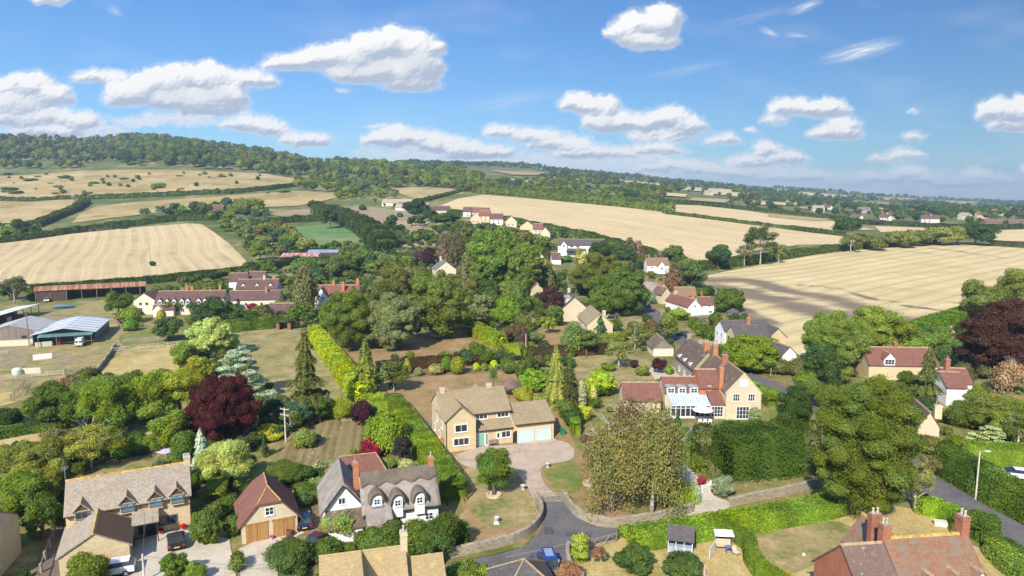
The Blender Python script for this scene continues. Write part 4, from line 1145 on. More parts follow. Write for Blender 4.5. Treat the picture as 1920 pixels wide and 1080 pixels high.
THATCH = M_thatch('weathered_thatch', (0.19, 0.155, 0.13), (0.39, 0.335, 0.285))
THATCH_D = M_thatch('dark_thatch', (0.10, 0.066, 0.050), (0.22, 0.155, 0.115))
THATCH_R = M_thatch('brown_ridge_thatch', (0.10, 0.078, 0.058), (0.21, 0.165, 0.125))
WHITE = M_plain('white_joinery', (0.80, 0.80, 0.78), 0.4, var=0.03)
GREYFR = M_plain('grey_joinery', (0.16, 0.17, 0.18), 0.4, var=0.05)
BLACK = M_plain('black_paint', (0.02, 0.02, 0.022), 0.35)
GUTTER = M_plain('gutter', (0.035, 0.028, 0.026), 0.45)
LEADM = M_plain('lead', (0.30, 0.31, 0.33), 0.5, var=0.2)
OAK = M_planks('oak_boards', (0.46, 0.25, 0.085), (0.36, 0.185, 0.06), 0.16)
OAK_L = M_planks('new_fence_boards', (0.48, 0.28, 0.11), (0.40, 0.22, 0.08), 0.14)
GREYWOOD = M_planks('grey_boards', (0.30, 0.245, 0.19), (0.20, 0.16, 0.125), 0.2)
DARKWOOD = M_planks('dark_boards', (0.12, 0.075, 0.05), (0.085, 0.055, 0.038), 0.18)
GLASS = M_glass()
GLASS_B = M_glass('sky_lit_glass', (0.10, 0.17, 0.20), 0.12)  # paler copy of the pane glass, sky reflection put into its colour
POTM = M_plain('terracotta', (0.42, 0.20, 0.11), 0.8, var=0.2)
POTC = M_plain('buff_clay', (0.52, 0.42, 0.28), 0.8, var=0.15)
RIDGE = M_plain('ridge_tile', (0.34, 0.24, 0.14), 0.85, var=0.25)
RIDGE_Y = M_plain('lichened_ridge', (0.44, 0.27, 0.08), 0.9, var=0.4)
MINT = M_plain('mint_paint', (0.50, 0.60, 0.59), 0.4, var=0.04)
TEAL = M_plain('teal_door_paint', (0.20, 0.42, 0.32), 0.4, var=0.05)
# ------------------------------------------------------------------ building pieces
WINC = {}
def window(parent, x, y, z, w, h, side='F', nx=2, ny=1, frame=None, glass=None, name='window', sub=False, surround=None):
 """x,y: wall position; z: sill height"""
 frame = frame or WHITE; glass = glass or GLASS
 rz = {'F': 0, 'L': R(-90), 'R': R(90), 'B': R(180)}[side]
 key = (round(w, 2), round(h, 2), nx, ny, frame.name, glass.name, sub, surround.name if surround else 0)
 if key not in WINC:
  f = MB(); t = 0.07
  f.box(-w / 2, w / 2, -0.07, 0.02, 0, t); f.box(-w / 2, w / 2, -0.07, 0.02, h - t, h)
  f.box(-w / 2, -w / 2 + t, -0.07, 0.02, t, h - t); f.box(w / 2 - t, w / 2, -0.07, 0.02, t, h - t)
  for i in range(1, nx): f.box(-w / 2 + w * i / nx - .03, -w / 2 + w * i / nx + .03, -0.065, 0.0, t, h - t)
  for i in range(1, ny): f.box(-w / 2 + t, w / 2 - t, -0.060, 0.0, h * i / ny - .02, h * i / ny + .02)
  f.box(-w / 2 - .06, w / 2 + .06, -0.13, 0.02, -.07, -0.002)
  if surround:
   f.box(-w / 2 - .16, w / 2 + .16, -0.045, 0.01, h + .003, h + .2, 1)
   for s in (-1, 1): f.box(min(s * (w / 2 + .003), s * (w / 2 + .14)), max(s * (w / 2 + .003), s * (w / 2 + .14)), -0.04, 0.01, -.0, h, 1)
  g = MB().box(-w / 2 + t, w / 2 - t, -0.035, -0.005, t, h - t)
  if sub:
   f.m = f.m[:]; f.box(-w / 2 + t, w / 2 - t, -0.035, -0.005, t, h - t, 2)
  WINC[key] = (f.mesh('window', [frame, surround or frame, glass]), g.mesh('pane', [glass]))
 fm, gm = WINC[key]
 o = link(name, fm, parent, (x, y, z), rz)
 if not sub: link('pane', gm, o)
 return o
def door(parent, x, y, z, w, h, side='F', mat=None, name='door', frame=None, panes=0):
 rz = {'F': 0, 'L': R(-90), 'R': R(90), 'B': R(180)}[side]
 mb = MB(); mb.box(-w / 2, w / 2, -0.045, 0.0, 0, h, 0)
 for s in (-1, 1): mb.box(min(s * w / 2, s * (w / 2 + .09)), max(s * w / 2, s * (w / 2 + .09)), -0.07, 0.01, 0, h + .09, 1)
 mb.box(-w / 2, w / 2, -0.07, 0.01, h, h + .09, 1)
 mb.box(-w * .3, -w * .05, -.06, -.045, h * .12, h * .42, 0); mb.box(w * .05, w * .3, -.06, -.045, h * .12, h * .42, 0)
 mb.box(-w * .3, w * .3, -.055, -.045, h * .6, h * .85, 2 if panes else 0)
 o = mb.build(name, [mat or TEAL, frame or WHITE, GLASS], parent, (x, y, z), rz)
 MB().box(w * .36, w * .42, -.09, -.045, h * .45, h * .5).build('handle', LEADM, o)
 return o
def gwalls(mb, x0, x1, y0, y1, ze, zr, axis='x', m=0, zb=-0.8):
 if axis == 'x':
  yc = (y0 + y1) / 2
  mb.prism([(y0, zb), (y1, zb), (y1, ze), (yc, zr), (y0, ze)], x0, x1, 'x', m)
 elif axis == 'y':
  xc = (x0 + x1) / 2
  mb.prism([(x0, zb), (x0, ze), (xc, zr), (x1, ze), (x1, zb)], y0, y1, 'y', m)
 else: mb.box(x0, x1, y0, y1, zb, ze, m)
def groof(mb, x0, x1, y0, y1, ze, zr, axis='x', ov=0.3, go=0.15, th=0.14, m=0, mr=1, lift=0.02, ridge=True):
 """two slopes meeting at a ridge along the axis, with a ridge capping"""
 if axis == 'x': c0, c1, a, b = y0, y1, x0 - go, x1 + go
 else: c0, c1, a, b = x0, x1, y0 - go, y1 + go
 cc = (c0 + c1) / 2; sl = (zr - ze) / (cc - c0)
 ze0 = ze - ov * sl + lift; zr0 = zr + lift; tv = th * math.sqrt(1 + sl * sl)
 poly = [(c0 - ov, ze0), (cc, zr0), (c1 + ov, ze0), (c1 + ov, ze0 + tv), (cc, zr0 + tv), (c0 - ov, ze0 + tv)]
 def P(t, p): return (t, p[0], p[1]) if axis == 'x' else (p[0], t, p[1])
 nseg = 1
 vs = [P(a, p) for p in poly] + [P(b, p) for p in poly]
 fs = [(0, 1, 4, 5), (1, 2, 3, 4), (6, 11, 10, 7), (7, 10, 9, 8), (5, 4, 10, 11), (4, 3, 9, 10), (0, 6, 7, 1), (1, 7, 8, 2), (0, 5, 11, 6), (2, 8, 9, 3)]
 if axis == 'x': fs = [f[::-1] for f in fs]
 mb.add(vs, fs, m)
 if ridge:
  w = 0.16; rp = [(cc - w, zr0 + tv - w * sl * .9), (cc, zr0 + tv + .07), (cc + w, zr0 + tv - w * sl * .9)]
  mb.prism(rp, a - .01, b + .01, axis, mr)
def hip_roof(mb, x0, x1, y0, y1, ze, zr, ov=0.35, hip=None, m=0, mr=1, axis='x', gab0=0.0, gab1=0.0, th=.12):
 """hipped roof with ridge along the axis; gab=0 full hip, 1 gable"""
 X0, X1, Y0, Y1 = x0 - ov, x1 + ov, y0 - ov, y1 + ov
 if axis == 'y':
  M0 = mb.M; mb.M = (M0 or Matrix()) @ Matrix(((0, 1, 0, 0), (1, 0, 0, 0), (0, 0, 1, 0), (0, 0, 0, 1)))
  X0, X1, Y0, Y1 = Y0, Y1, X0, X1
 d = (Y1 - Y0) / 2; yc = (Y0 + Y1) / 2; hx = (hip if hip is not None else d)
 zl = ze - ov * (zr - ze) / d
 a = X0 + hx * (1 - gab0); b = X1 - hx * (1 - gab1)
 vs = [(X0, Y0, zl), (X1, Y0, zl), (X1, Y1, zl), (X0, Y1, zl), (a, yc, zr), (b, yc, zr)]
 vs += [(v[0], v[1], v[2] + th) for v in vs]
 fs = [(6, 7, 11, 10), (8, 9, 10, 11), (7, 8, 11), (9, 6, 10), (0, 3, 2, 1), (0, 1, 7, 6), (1, 2, 8, 7), (2, 3, 9, 8), (3, 0, 6, 9)]
 mb.add(vs, fs, m)
 for p, q in ((0, 4), (3, 4), (1, 5), (2, 5), (4, 5)):
  A, B = Vector(vs[p + 6]), Vector(vs[q + 6])
  mb.tube([A + Vector((0, 0, .02)), B + Vector((0, 0, .02))], 0.09, 5, mr)
 if axis == 'y': mb.M = M0
def chimney(parent, x, y, z0, z1, w=0.6, d=0.6, mat=None, pots=1, pot=None, name='chimney', cap=None):
 mat = mat or BRICK_OR
 mb = MB().box(x - w / 2, x + w / 2, y - d / 2, y + d / 2, z0, z1 - .35)
 mb.box(x - w / 2 - .05, x + w / 2 + .05, y - d / 2 - .05, y + d / 2 + .05, z1 - .35, z1 - .2)
 mb.box(x - w / 2 - .02, x + w / 2 + .02, y - d / 2 - .02, y + d / 2 + .02, z1 - .2, z1)
 mb.box(x - w / 2 + .06, x + w / 2 - .06, y - d / 2 + .06, y + d / 2 - .06, z1, z1 + .05, 1)
 mb.box(x - w / 2 - .04, x + w / 2 + .04, y - d / 2 - .04, y + d / 2 + .04, z0 + .0, z0 + .25, 1) if False else None
 o = mb.build(name, [mat, LEADM], parent)
 for i in range(pots):
  t = (i + 0.5) / pots - 0.5
  px_, py_ = (x + t * w * .9, y) if w >= d else (x, y + t * d * .9)
  MB().lathe([(.13, 0), (.11, .08), (.10, .4), (.13, .44), (.13, .5), (.08, .5)], 10, (px_, py_, z1 + .04)).build('chimney_pot', pot or POTM, o, smooth=True)
 return o
def gable_dormer(parent, x, y, z, w, h, rise, depth, wall, roof, frame=None, glass=None, nx=2, ny=1, cheek=None, tri=None, side=1, win=True, ov=.16):
 """dormer facing the front (side=1) or the back (-1): x centre, y of its face, z sill, h wall height"""
 o = empty_part = None
 mb = MB(); yb = y + depth * side; y0_, y1_ = min(y, yb), max(y, yb)
 mb.box(x - w / 2, x + w / 2, y0_, y1_, z - .3, z + h, 0)
 mb.prism([(x - w / 2, z + h), (x, z + h + rise), (x + w / 2, z + h)], y0_, y1_, 'y', 1)
 d = mb.build('dormer', [wall, tri or wall], parent)
 rb = MB(); groof(rb, x - w / 2, x + w / 2, y0_ - (.15 if side > 0 else 0), y1_ + (.15 if side < 0 else 0), z + h, z + h + rise, 'y', ov=ov, go=0, th=.09)
 rb.build('roof', [roof, RIDGE], d)
 if win: window(d, x, y - .01 * side, z + .05, w - .22, h - .12, 'F' if side > 0 else 'B', nx, ny, frame, glass, sub=True)
 return d
def gutter(mb, x0, x1, y, z, r=.07, m=0): mb.box(x0, x1, y - r, y + r, z - .1, z, m)
def site(flx, fly, frx, fry, z=None):
 a = G(flx, fly); b = G(frx, fry)
 d = Vector((b.x - a.x, b.y - a.y));
 return Vector((a.x, a.y, min(a.z, b.z) if z is None else z)), math.atan2(d.y, d.x), d.length
def simple_house(fl, fr, D, eave, ridge, wall, roof, label, cat='house', name='house', group=None, axis='x', wins=(), chims=(), doors=(), W=None, ext=(), ov=.3, rmat2=None, frame=None, dorm=(), glass=None, winkw=None, rot=None):
 """generic gabled house. wins: (side, pos, sill, w, h, nx, ny); chims: (x, y, top, w, d, mat, pots); ext: extra blocks (x0,x1,y0,y1,eave,ridge,axis)"""
 o, rz, L = site(*fl, *fr)
 if rot is not None: rz = R(rot)
 W = W or L
 root = empty(name, o, rz, label, cat, group)
 mb = MB(); gwalls(mb, 0, W, 0, D, eave, ridge, axis)
 for e in ext: gwalls(mb, *e[:7])
 mb.build('wall', wall, root)
 rb = MB(); groof(rb, 0, W, 0, D, eave, ridge, axis, ov=ov)
 for e in ext:
  if e[6] in ('x', 'y'): groof(rb, *e[:7], ov=ov * .8)
  else: rb.box(e[0] - .15, e[1] + .15, e[2] - .15, e[3] + .15, e[4], e[4] + .15)
 rb.build('roof', [roof, rmat2 or RIDGE], root)
 for wn in wins:
  s, p, z, w, h = wn[:5]; nx = wn[5] if len(wn) > 5 else 2; ny = wn[6] if len(wn) > 6 else 1
  off = wn[7] if len(wn) > 7 else 0
  x, y = {'F': (p, -off), 'B': (p, D + off), 'L': (-off, p), 'R': (W + off, p)}[s]
  window(root, x, y, z, w, h, s, nx, ny, frame, glass, **(winkw or {}))
 for dd in doors:
  s, p, w, h, mat = dd[:5]
  x, y = {'F': (p, 0), 'B': (p, D), 'L': (0, p), 'R': (W, p)}[s]
  door(root, x, y, 0, w, h, s, mat)
 for c in chims: chimney(root, c[0], c[1], c[2] - (c[6] if len(c) > 6 else 2.2), c[2], c[3], c[4], c[5] if len(c) > 5 else None, 1 if c[3] < .9 and c[4] < .9 else 2)
 for d in dorm:
  gable_dormer(root, d[0], d[1], d[2], d[3], d[4], d[5], d[6], d[7] if len(d) > 7 else wall, roof, frame, glass)
 return root
# ------------------------------------------------------------------ houses near the camera
def local(o, rz):
 c, s = math.cos(rz), math.sin(rz)
 return lambda x, y, z=0: Vector((o.x + x * c - y * s, o.y + x * s + y * c, o.z + z))
def stone_family_house():
 rz = R(18.2); o = Vector((-9.9, 98.8, 0))
 root = empty('stone_house', o, rz, 'honey stone house with pale green garage doors and gabled front wing behind pink gravel', 'house')
 mb = MB()
 gwalls(mb, 0, 4.65, 0, 6.0, 4.9, 6.9, 'y')
 gwalls(mb, 0.002, 10.9, 2.4, 10.4, 4.9, 7.5, 'x')
 mb.box(4.652, 10.9, 1.0, 2.39, -.8, 2.6)
 gwalls(mb, 10.902, 17.6, 0.6, 8.4, 3.1, 5.1, 'x')
 gwalls(mb, 1.2, 4.4, 10.0, 12.0, 4.6, 6.6, 'y'); gwalls(mb, 6.2, 9.4, 10.0, 12.0, 4.6, 6.6, 'y')
 mb.build('wall', LIME, root)
 rb = MB()
 groof(rb, 0, 10.9, 2.4, 10.4, 4.9, 7.5, 'x', ov=.3)
 groof(rb, 0, 4.65, -.15, 6.0, 4.9, 6.9, 'y', ov=.3)
 groof(rb, 11.1, 17.6, 0.6, 8.4, 3.1, 5.1, 'x', ov=.3)
 groof(rb, 1.2, 4.4, 9.0, 12.1, 4.6, 6.6, 'y', ov=.3); groof(rb, 6.2, 9.4, 9.0, 12.1, 4.6, 6.6, 'y', ov=.3)
 rb.prism([(0.72, 2.62), (2.36, 3.75), (2.36, 3.62), (0.72, 2.48)], 4.66, 11.05, 'x', 0)
 rb.build('roof', [T_STONE, T_STONE], root)
 gb = MB(); gutter(gb, 4.9, 11.2, 2.02, 4.86); gutter(gb, 11.2, 17.75, .22, 3.02); gutter(gb, 4.8, 11.0, .66, 2.55)
 gb.box(.02, .1, -.09, -.01, 0, 4.7); gb.box(10.88, 10.96, .9, .98, 0, 2.5)
 gb.build('gutter', GUTTER, root)
 fac = M_plain('pale_quoin', (0.66, 0.56, 0.40), 0.8, var=.05)
 for (x, y, z, w, h, nx) in ((2.35, 0, 3.0, 1.9, 1.15, 2), (2.35, 0, .9, 2.4, 1.15, 3), (6.2, 2.4, 3.85, 1.9, .75, 3), (9.7, 2.4, 3.85, 1.9, .75, 3), (8.5, 1.0, 1.0, .5, .9, 1), (9.75, 1.0, 1.0, 1.5, 1.05, 2)):
  window(root, x, y, z, w, h, 'F', nx, 1, surround=fac)
 for (y, z, h) in ((2.6, 3.0, 1.1), (6.2, 3.0, 1.1), (4.5, .9, 1.1), (8, .9, 1.2)): window(root, 0, y, z, .8, h, 'L', 1, 1)
 door(root, 5.75, 1.0, 0, .95, 2.05, 'F', TEAL, panes=0)
 window(root, 6.65, 1.0, .05, .35, 2.0, 'F', 1, 1, name='side_light'); window(root, 5.02, 1.0, .05, .25, 2.0, 'F', 1, 1, name='side_light')
 for cx in (12.85, 15.75):
  db = MB().box(cx - 1.22, cx + 1.22, .53, .595, 0, 2.05, 0)
  for s in (-1, 1): db.box(min(cx + s * 1.225, cx + s * 1.4), max(cx + s * 1.225, cx + s * 1.4), .48, .61, 0, 2.2, 1)
  db.box(cx - 1.225, cx + 1.225, .48, .61, 2.055, 2.2, 1)
  for k in range(1, 5): db.box(cx - 1.2, cx + 1.2, .52, .53, k * .41 - .01, k * .41 + .01, 2)
  db.build('garage_door', [MINT, fac, M_plain('mint_groove', (.33, .48, .40), .5)], root)
 # arch between house and garage: black panel painted in for its shaded opening
 ab = MB(); n = 10
 pts = [(-.5, 0)] + [(-.5 + 0, 1.5)] + [(.5 * -math.cos(math.pi * k / n), 1.5 + .5 * math.sin(math.pi * k / n)) for k in range(1, n)] + [(.5, 1.5), (.5, 0)]
 ab.M = Matrix.Translation((11.3, 0, 0)); ab.prism(pts, .575, .605, 'y')
 ab.build('archway_shade', BLACK, root)
 chimney(root, .9, 6.4, 5.5, 8.3, .7, .7, LIME2, 0); chimney(root, 8.6, 6.6, 6.2, 8.3, .7, .7, LIME2, 0)
 MB().box(6.9, 8.3, .35, .75, .42, .47).box(6.9, 8.3, .68, .75, .47, .95).box(6.95, 7.05, .38, .72, 0, .42).box(8.15, 8.25, .38, .72, 0, .42).build('garden_bench', GREYWOOD, None, local(o, rz)(0, 0), rz, label='grey garden bench against the front wall of the honey stone house', cat='bench')
 # apron before the garage
 ap = MB().box(11.4, 17.7, -.75, .45, -.1, .07).build('doorstep', M_plain('apron', (.44, .40, .34), .9, var=.15), root)
 L = local(o, rz)
 panel_fence([L(-2.2, 1.6), L(-.1, 1.5)], 1.8, 'new orange wooden gate panel beside the left wall of the honey stone house', OAK_L, 'wooden_side_gate', 1.05)
stone_family_house()
def half_hip(mb, x0, x1, y0, y1, ze, zr, zc, hy, ov=.35, go=.1, th=.14, m=0, back=None, mr=None):
 """ridge along y with the gable tops cut back by small hips (front, and back if given)"""
 xc = (x0 + x1) / 2; sl = (zr - ze) / (xc - x0); zl = ze - ov * sl
 X0, X1 = x0 - ov, x1 + ov; Y0, Y1 = y0 - go, y1 + go
 xl = xc - (zr - zc) / sl; xr = xc + (zr - zc) / sl
 bb = back if back is not None else (zr, 0.0)
 bl = xc - (zr - bb[0]) / sl; br = xc + (zr - bb[0]) / sl
 vs = [(X0, Y0, zl), (X1, Y0, zl), (X1, Y1, zl), (X0, Y1, zl), (xl, Y0, zc), (xr, Y0, zc), (xc, Y0 + hy, zr), (br, Y1, bb[0]), (bl, Y1, bb[0]), (xc, Y1 - bb[1], zr)]
 tv = th * math.sqrt(1 + sl * sl)
 n = len(vs); vs += [(v[0], v[1], v[2] + tv) for v in vs]
 t = lambda *q: tuple(i + n for i in q)
 tops = [t(0, 4, 6, 9, 8, 3), t(1, 2, 7, 9, 6, 5), t(4, 5, 6), t(7, 8, 9)]
 fs = tops + [tuple(reversed([i - n for i in f])) for f in tops]
 ring = [0, 4, 5, 1, 2, 7, 8, 3]
 fs += [(a, b, b + n, a + n) for a, b in zip(ring, ring[1:] + ring[:1])]
 mb.add(vs, fs, m)
 if mr is not None:
  for a, b in ((4, 6), (5, 6), (6, 9)): mb.tube([vs[a + n], vs[b + n]], .08, 5, mr)
def garage_cottage():
 o, rz, L = site(455, 1021, 545, 1003); rz = R(25); W, D = 5.9, 6.6
 root = empty('garage_building', o, rz, 'steep roofed stone garage with two oak double doors under a half hipped plum tiled roof', 'garage')
 mb = MB(); ze, zr, zc = 2.3, 5.6, 4.2; xc = W / 2; sl = (zr - ze) / xc; xl = xc - (zr - zc) / sl
 mb.prism([(0, -.6), (0, ze), (xl, zc), (W - xl, zc), (W, ze), (W, -.6)], 0, D, 'y')
 mb.build('wall', LIME2, root)
 rb = MB(); half_hip(rb, 0, W, 0, D, ze, zr, zc, 1.5, ov=.45, go=.25, back=(zc, 1.5), mr=1); rb.build('roof', [T_RED, RIDGE_Y], root)
 for s in (0, 1):
  cx = 1.55 + s * 2.85
  f = MB(); f.box(cx - 1.17, cx + 1.17, -.07, .0, 0, 2.05, 0)
  f.box(cx - 1.27, cx + 1.27, -.10, .01, 2.055, 2.22, 1)
  f.box(cx - .012, cx + .012, -.08, -.071, 0, 2.05, 2)
  for k in (-.6, .6): f.box(cx + k - .5, cx + k + .5, -.085, -.0705, 1.0, 1.1, 0)
  f.build('garage_door', [OAK, OAK, BLACK], root)
 window(root, W / 2, 0, 2.85, .95, .95, 'F', 2, 2)
 L = local(o, rz)
 b = MB().lathe([(.30, 0), (.36, .5), (.33, .85), (.28, .85), (.28, .75)], 14).build('wooden_barrel', M_planks('barrel_oak', (.22, .09, .05), (.16, .07, .04), .1), None, L(4.9, -.5), 0, label='brown wooden barrel in front of the right garage door', cat='barrel')
 p = MB().lathe([(.16, 0), (.22, .35), (.2, .35)], 12); p.build('flower_pot', M_plain('stone_pot', (.5, .45, .4), .8), None, L(3.0, -.35), 0, label='small stone pot of purple flowers between the two oak garage doors', cat='flower pot')
 pm, _, _ = crown_mesh('bush', .5, .4, .14); q = link('flowers', pm, bpy.data.objects['flower_pot'], (0, 0, .3)); q.color = (.45, .06, .30, 1)
garage_cottage()
def eyebrow(parent, x, y, z, w, h, depth, win=True):
 """thatched eyebrow dormer: white face, arched thatch hood running back into the roof"""
 mb = MB(); n = 10
 arc = [(w / 2 * -math.cos(math.pi * k / n), h * .62 + h * .38 * math.sin(math.pi * k / n)) for k in range(n + 1)]
 face = [(w / 2, -1.2), (-w / 2, -1.2)] + arc
 mb.M = Matrix.Translation((x, 0, z)); mb.prism([(a, b) for a, b in face], y, y + depth * .6, 'y')
 d = mb.build('dormer', RENDER, parent)
 hb = MB(); hb.M = Matrix.Translation((x, 0, z))
 N = 14; rings = []
 for j, (yy, k, up, tt) in enumerate(((y - .24, 1.0, 0, .16), (y - .06, 1.04, .02, .24), (y + depth * .45, 1.0, .06, .24), (y + depth, .72, .08, .2))):
  inner = [(-(w / 2 + .05) * k * math.cos(math.pi * i / N) * 1.05, h * .45 + up + (h * .62) * k * math.sin(math.pi * i / N)) for i in range(N + 1)]
  outer = [(-(w / 2 + .08 + tt * 1.25) * k * math.cos(math.pi * i / N), h * .45 + up - .25 * (1 - math.sin(math.pi * i / N)) + (h * .62 + tt) * k * math.sin(math.pi * i / N)) for i in range(N + 1)]
  rings.append([(a, yy, b) for a, b in inner] + [(a, yy, b) for a, b in outer])
 m_ = 2 * (N + 1); vs = [p for r in rings for p in r]; fs = []
 for j in range(3):
  for i in range(N):
   fs.append((j * m_ + i, (j + 1) * m_ + i, (j + 1) * m_ + i + 1, j * m_ + i + 1))
   fs.append((j * m_ + N + 1 + i, j * m_ + N + 2 + i, (j + 1) * m_ + N + 2 + i, (j + 1) * m_ + N + 1 + i))
 for i in range(N): fs.append((i, i + 1, N + 2 + i, N + 1 + i))
 hb.add(vs, fs); hb.build('hood', THATCH_R, d, smooth=True)
 if win: window(d, x, y - .02, z + .12, w * .62, h * .55, 'F', 2, 2, sub=True)
def thatch_slope_roof(x0, x1, D, ze, zr, th=.42, ov=.45, yoff=0, wave=.0, seg=18, endcap=.25):
 """thick rounded thatch along x with softly curved eaves"""
 mb = MB(); prof = []
 d = D / 2; sl = (zr - ze) / d
 for t in (0, .12, .3, .55, .8, .95): prof.append((-ov + (d + ov) * t, ze - ov * sl * .8 + (zr - ze + ov * sl * .8) * t + th * (1 + .15 * math.sin(t * 3.1))))
 prof.append((d, zr + th + .05))
 full = prof + [(D - p[0], p[1]) for p in reversed(prof[:-1])]
 under = [(D + ov, ze - ov * sl * .8 + .02), (d, zr + .02), (-ov, ze - ov * sl * .8 + .02)]
 ringp = full + under; n = len(ringp); vs = []
 for j in range(seg + 1):
  t = j / seg; x = x0 - endcap + (x1 - x0 + 2 * endcap) * t
  for (y, z) in ringp:
   vs.append((x, y + yoff, z + .05 * math.sin(j * 1.1 + y * 1.3) - (.10 if j in (0, seg) else 0)))
 fs = [(j * n + k, j * n + (k + 1) % n, (j + 1) * n + (k + 1) % n, (j + 1) * n + k) for j in range(seg) for k in range(n)]
 fs += [list(range(n))[::-1], [seg * n + k for k in range(n)]]
 mb.add(vs, [tuple(reversed(f)) for f in fs]); return mb
def thatched_cottage():
 rz = R(18); o = Vector((-16.7, 73.2, 0))
 root = empty('thatched_cottage', o, rz, 'white thatched cottage with three eyebrow dormers and two orange brick chimneys', 'cottage')
 mb = MB()
 gwalls(mb, 0.1, 8.5, 0, 5, 2.9, 5.9, 'x'); mb.box(.4, 2.7, -1.9, 0, -.6, 2.0)
 gwalls(mb, -4.1, .09, 1.2, 8.5, 3.0, 6.0, 'y'); mb.box(-3.9, -.2, -.7, 1.19, -.6, 1.7)
 mb.build('wall', RENDER, root)
 m = thatch_slope_roof(.0, 8.5, 5, 2.9, 5.9); m.build('roof', THATCH, root, smooth=True)
 # ridge band of darker straw with a scalloped lower edge
 rb = MB(); n = 44; vs = []
 for j in range(n + 1):
  x = -.15 + 8.8 * j / n; lo = 1.05 + .13 * math.cos(j / n * 2 * math.pi * 4.5)
  for s in (1, -1):
   k = (5.9 - 2.9) / 2.5
   yb, zb = 2.5 - s * lo, 5.9 + .62 - lo * k + .05
   vs += [(x, yb, zb - .08), (x, yb, zb + .10), (x, 2.5 - s * .25, 6.43), (x, 2.5, 6.58)]
 for j in range(n):
  for s in range(2):
   a = j * 8 + s * 4; b = a + 8
   for k in range(3): rb.f.append([a + k, a + k + 1, b + k + 1, b + k] if s else [a + k, b + k, b + k + 1, a + k + 1]); rb.m.append(0)
 rb.v += vs; rb.build('ridge_band', THATCH_R, root)
 # cross wing thatch (ridge away from the viewer)
 wm = thatch_slope_roof(-8.7, -1.0, 4.5, 3.0, 6.0, yoff=-4.35)
 wm.v = [(v[1], -v[0], v[2]) for v in wm.v]
 wm.build('wing_roof', THATCH, root, smooth=True)
 cs = MB(); cs.prism([(-2.35, 1.75), (-2.35, 2.15), (.6, 4.05), (.6, 3.4)], .15, 3.0, 'x'); cs.build('catslide_roof', THATCH, root)
 lt = MB(); lt.prism([(-1.05, 1.6), (-1.05, 1.72), (1.3, 3.05), (1.3, 2.93)], -4.1, .0, 'x'); lt.build('lean_to_roof', T_BROWN, root)
 rr = MB(); rr.M = Matrix.Translation((0, 0, 0)); hip_roof(rr, -3.2, 4.2, 9.0, 14.0, 2.6, 5.2, axis='x', hip=1.8); rr.build('rear_roof', [T_RED, RIDGE], root)
 MB().box(-3.2, 4.2, 9.0, 14.0, -.6, 2.65).build('rear_wall', RENDER, root)
 eyebrow(root, 1.45, -.30, 3.55, 1.15, 1.30, 2.4); eyebrow(root, 3.75, -.52, 3.15, 1.15, 1.40, 2.6); eyebrow(root, 6.25, -.52, 3.15, 1.15, 1.40, 2.6)
 MB().box(.8, 2.1, -.62, -.2, 3.50, 3.58).build('lead_apron', LEADM, root)
 for (x, z, w, h, nx) in ((3.7, .9, .95, .85, 2), (7.4, .9, .95, .85, 2)): window(root, x, 0, z, w, h, 'F', nx, 2)
 window(root, -2.3, 1.2, 3.6, .8, .8, 'F', 2, 1); window(root, 8.5, 3.4, 1.0, .6, .8, 'R', 1, 1)
 chimney(root, -.55, 2.6, 4.6, 7.9, .62, .62, BRICK_OR, 1); chimney(root, 8.2, 2.5, 4.9, 7.5, .62, .55, BRICK_OR, 1, POTC)
 MB().box(8.5, 8.62, 2.1, 2.9, 0, 5.5).build('chimney_breast', RENDER, root)
thatched_cottage()
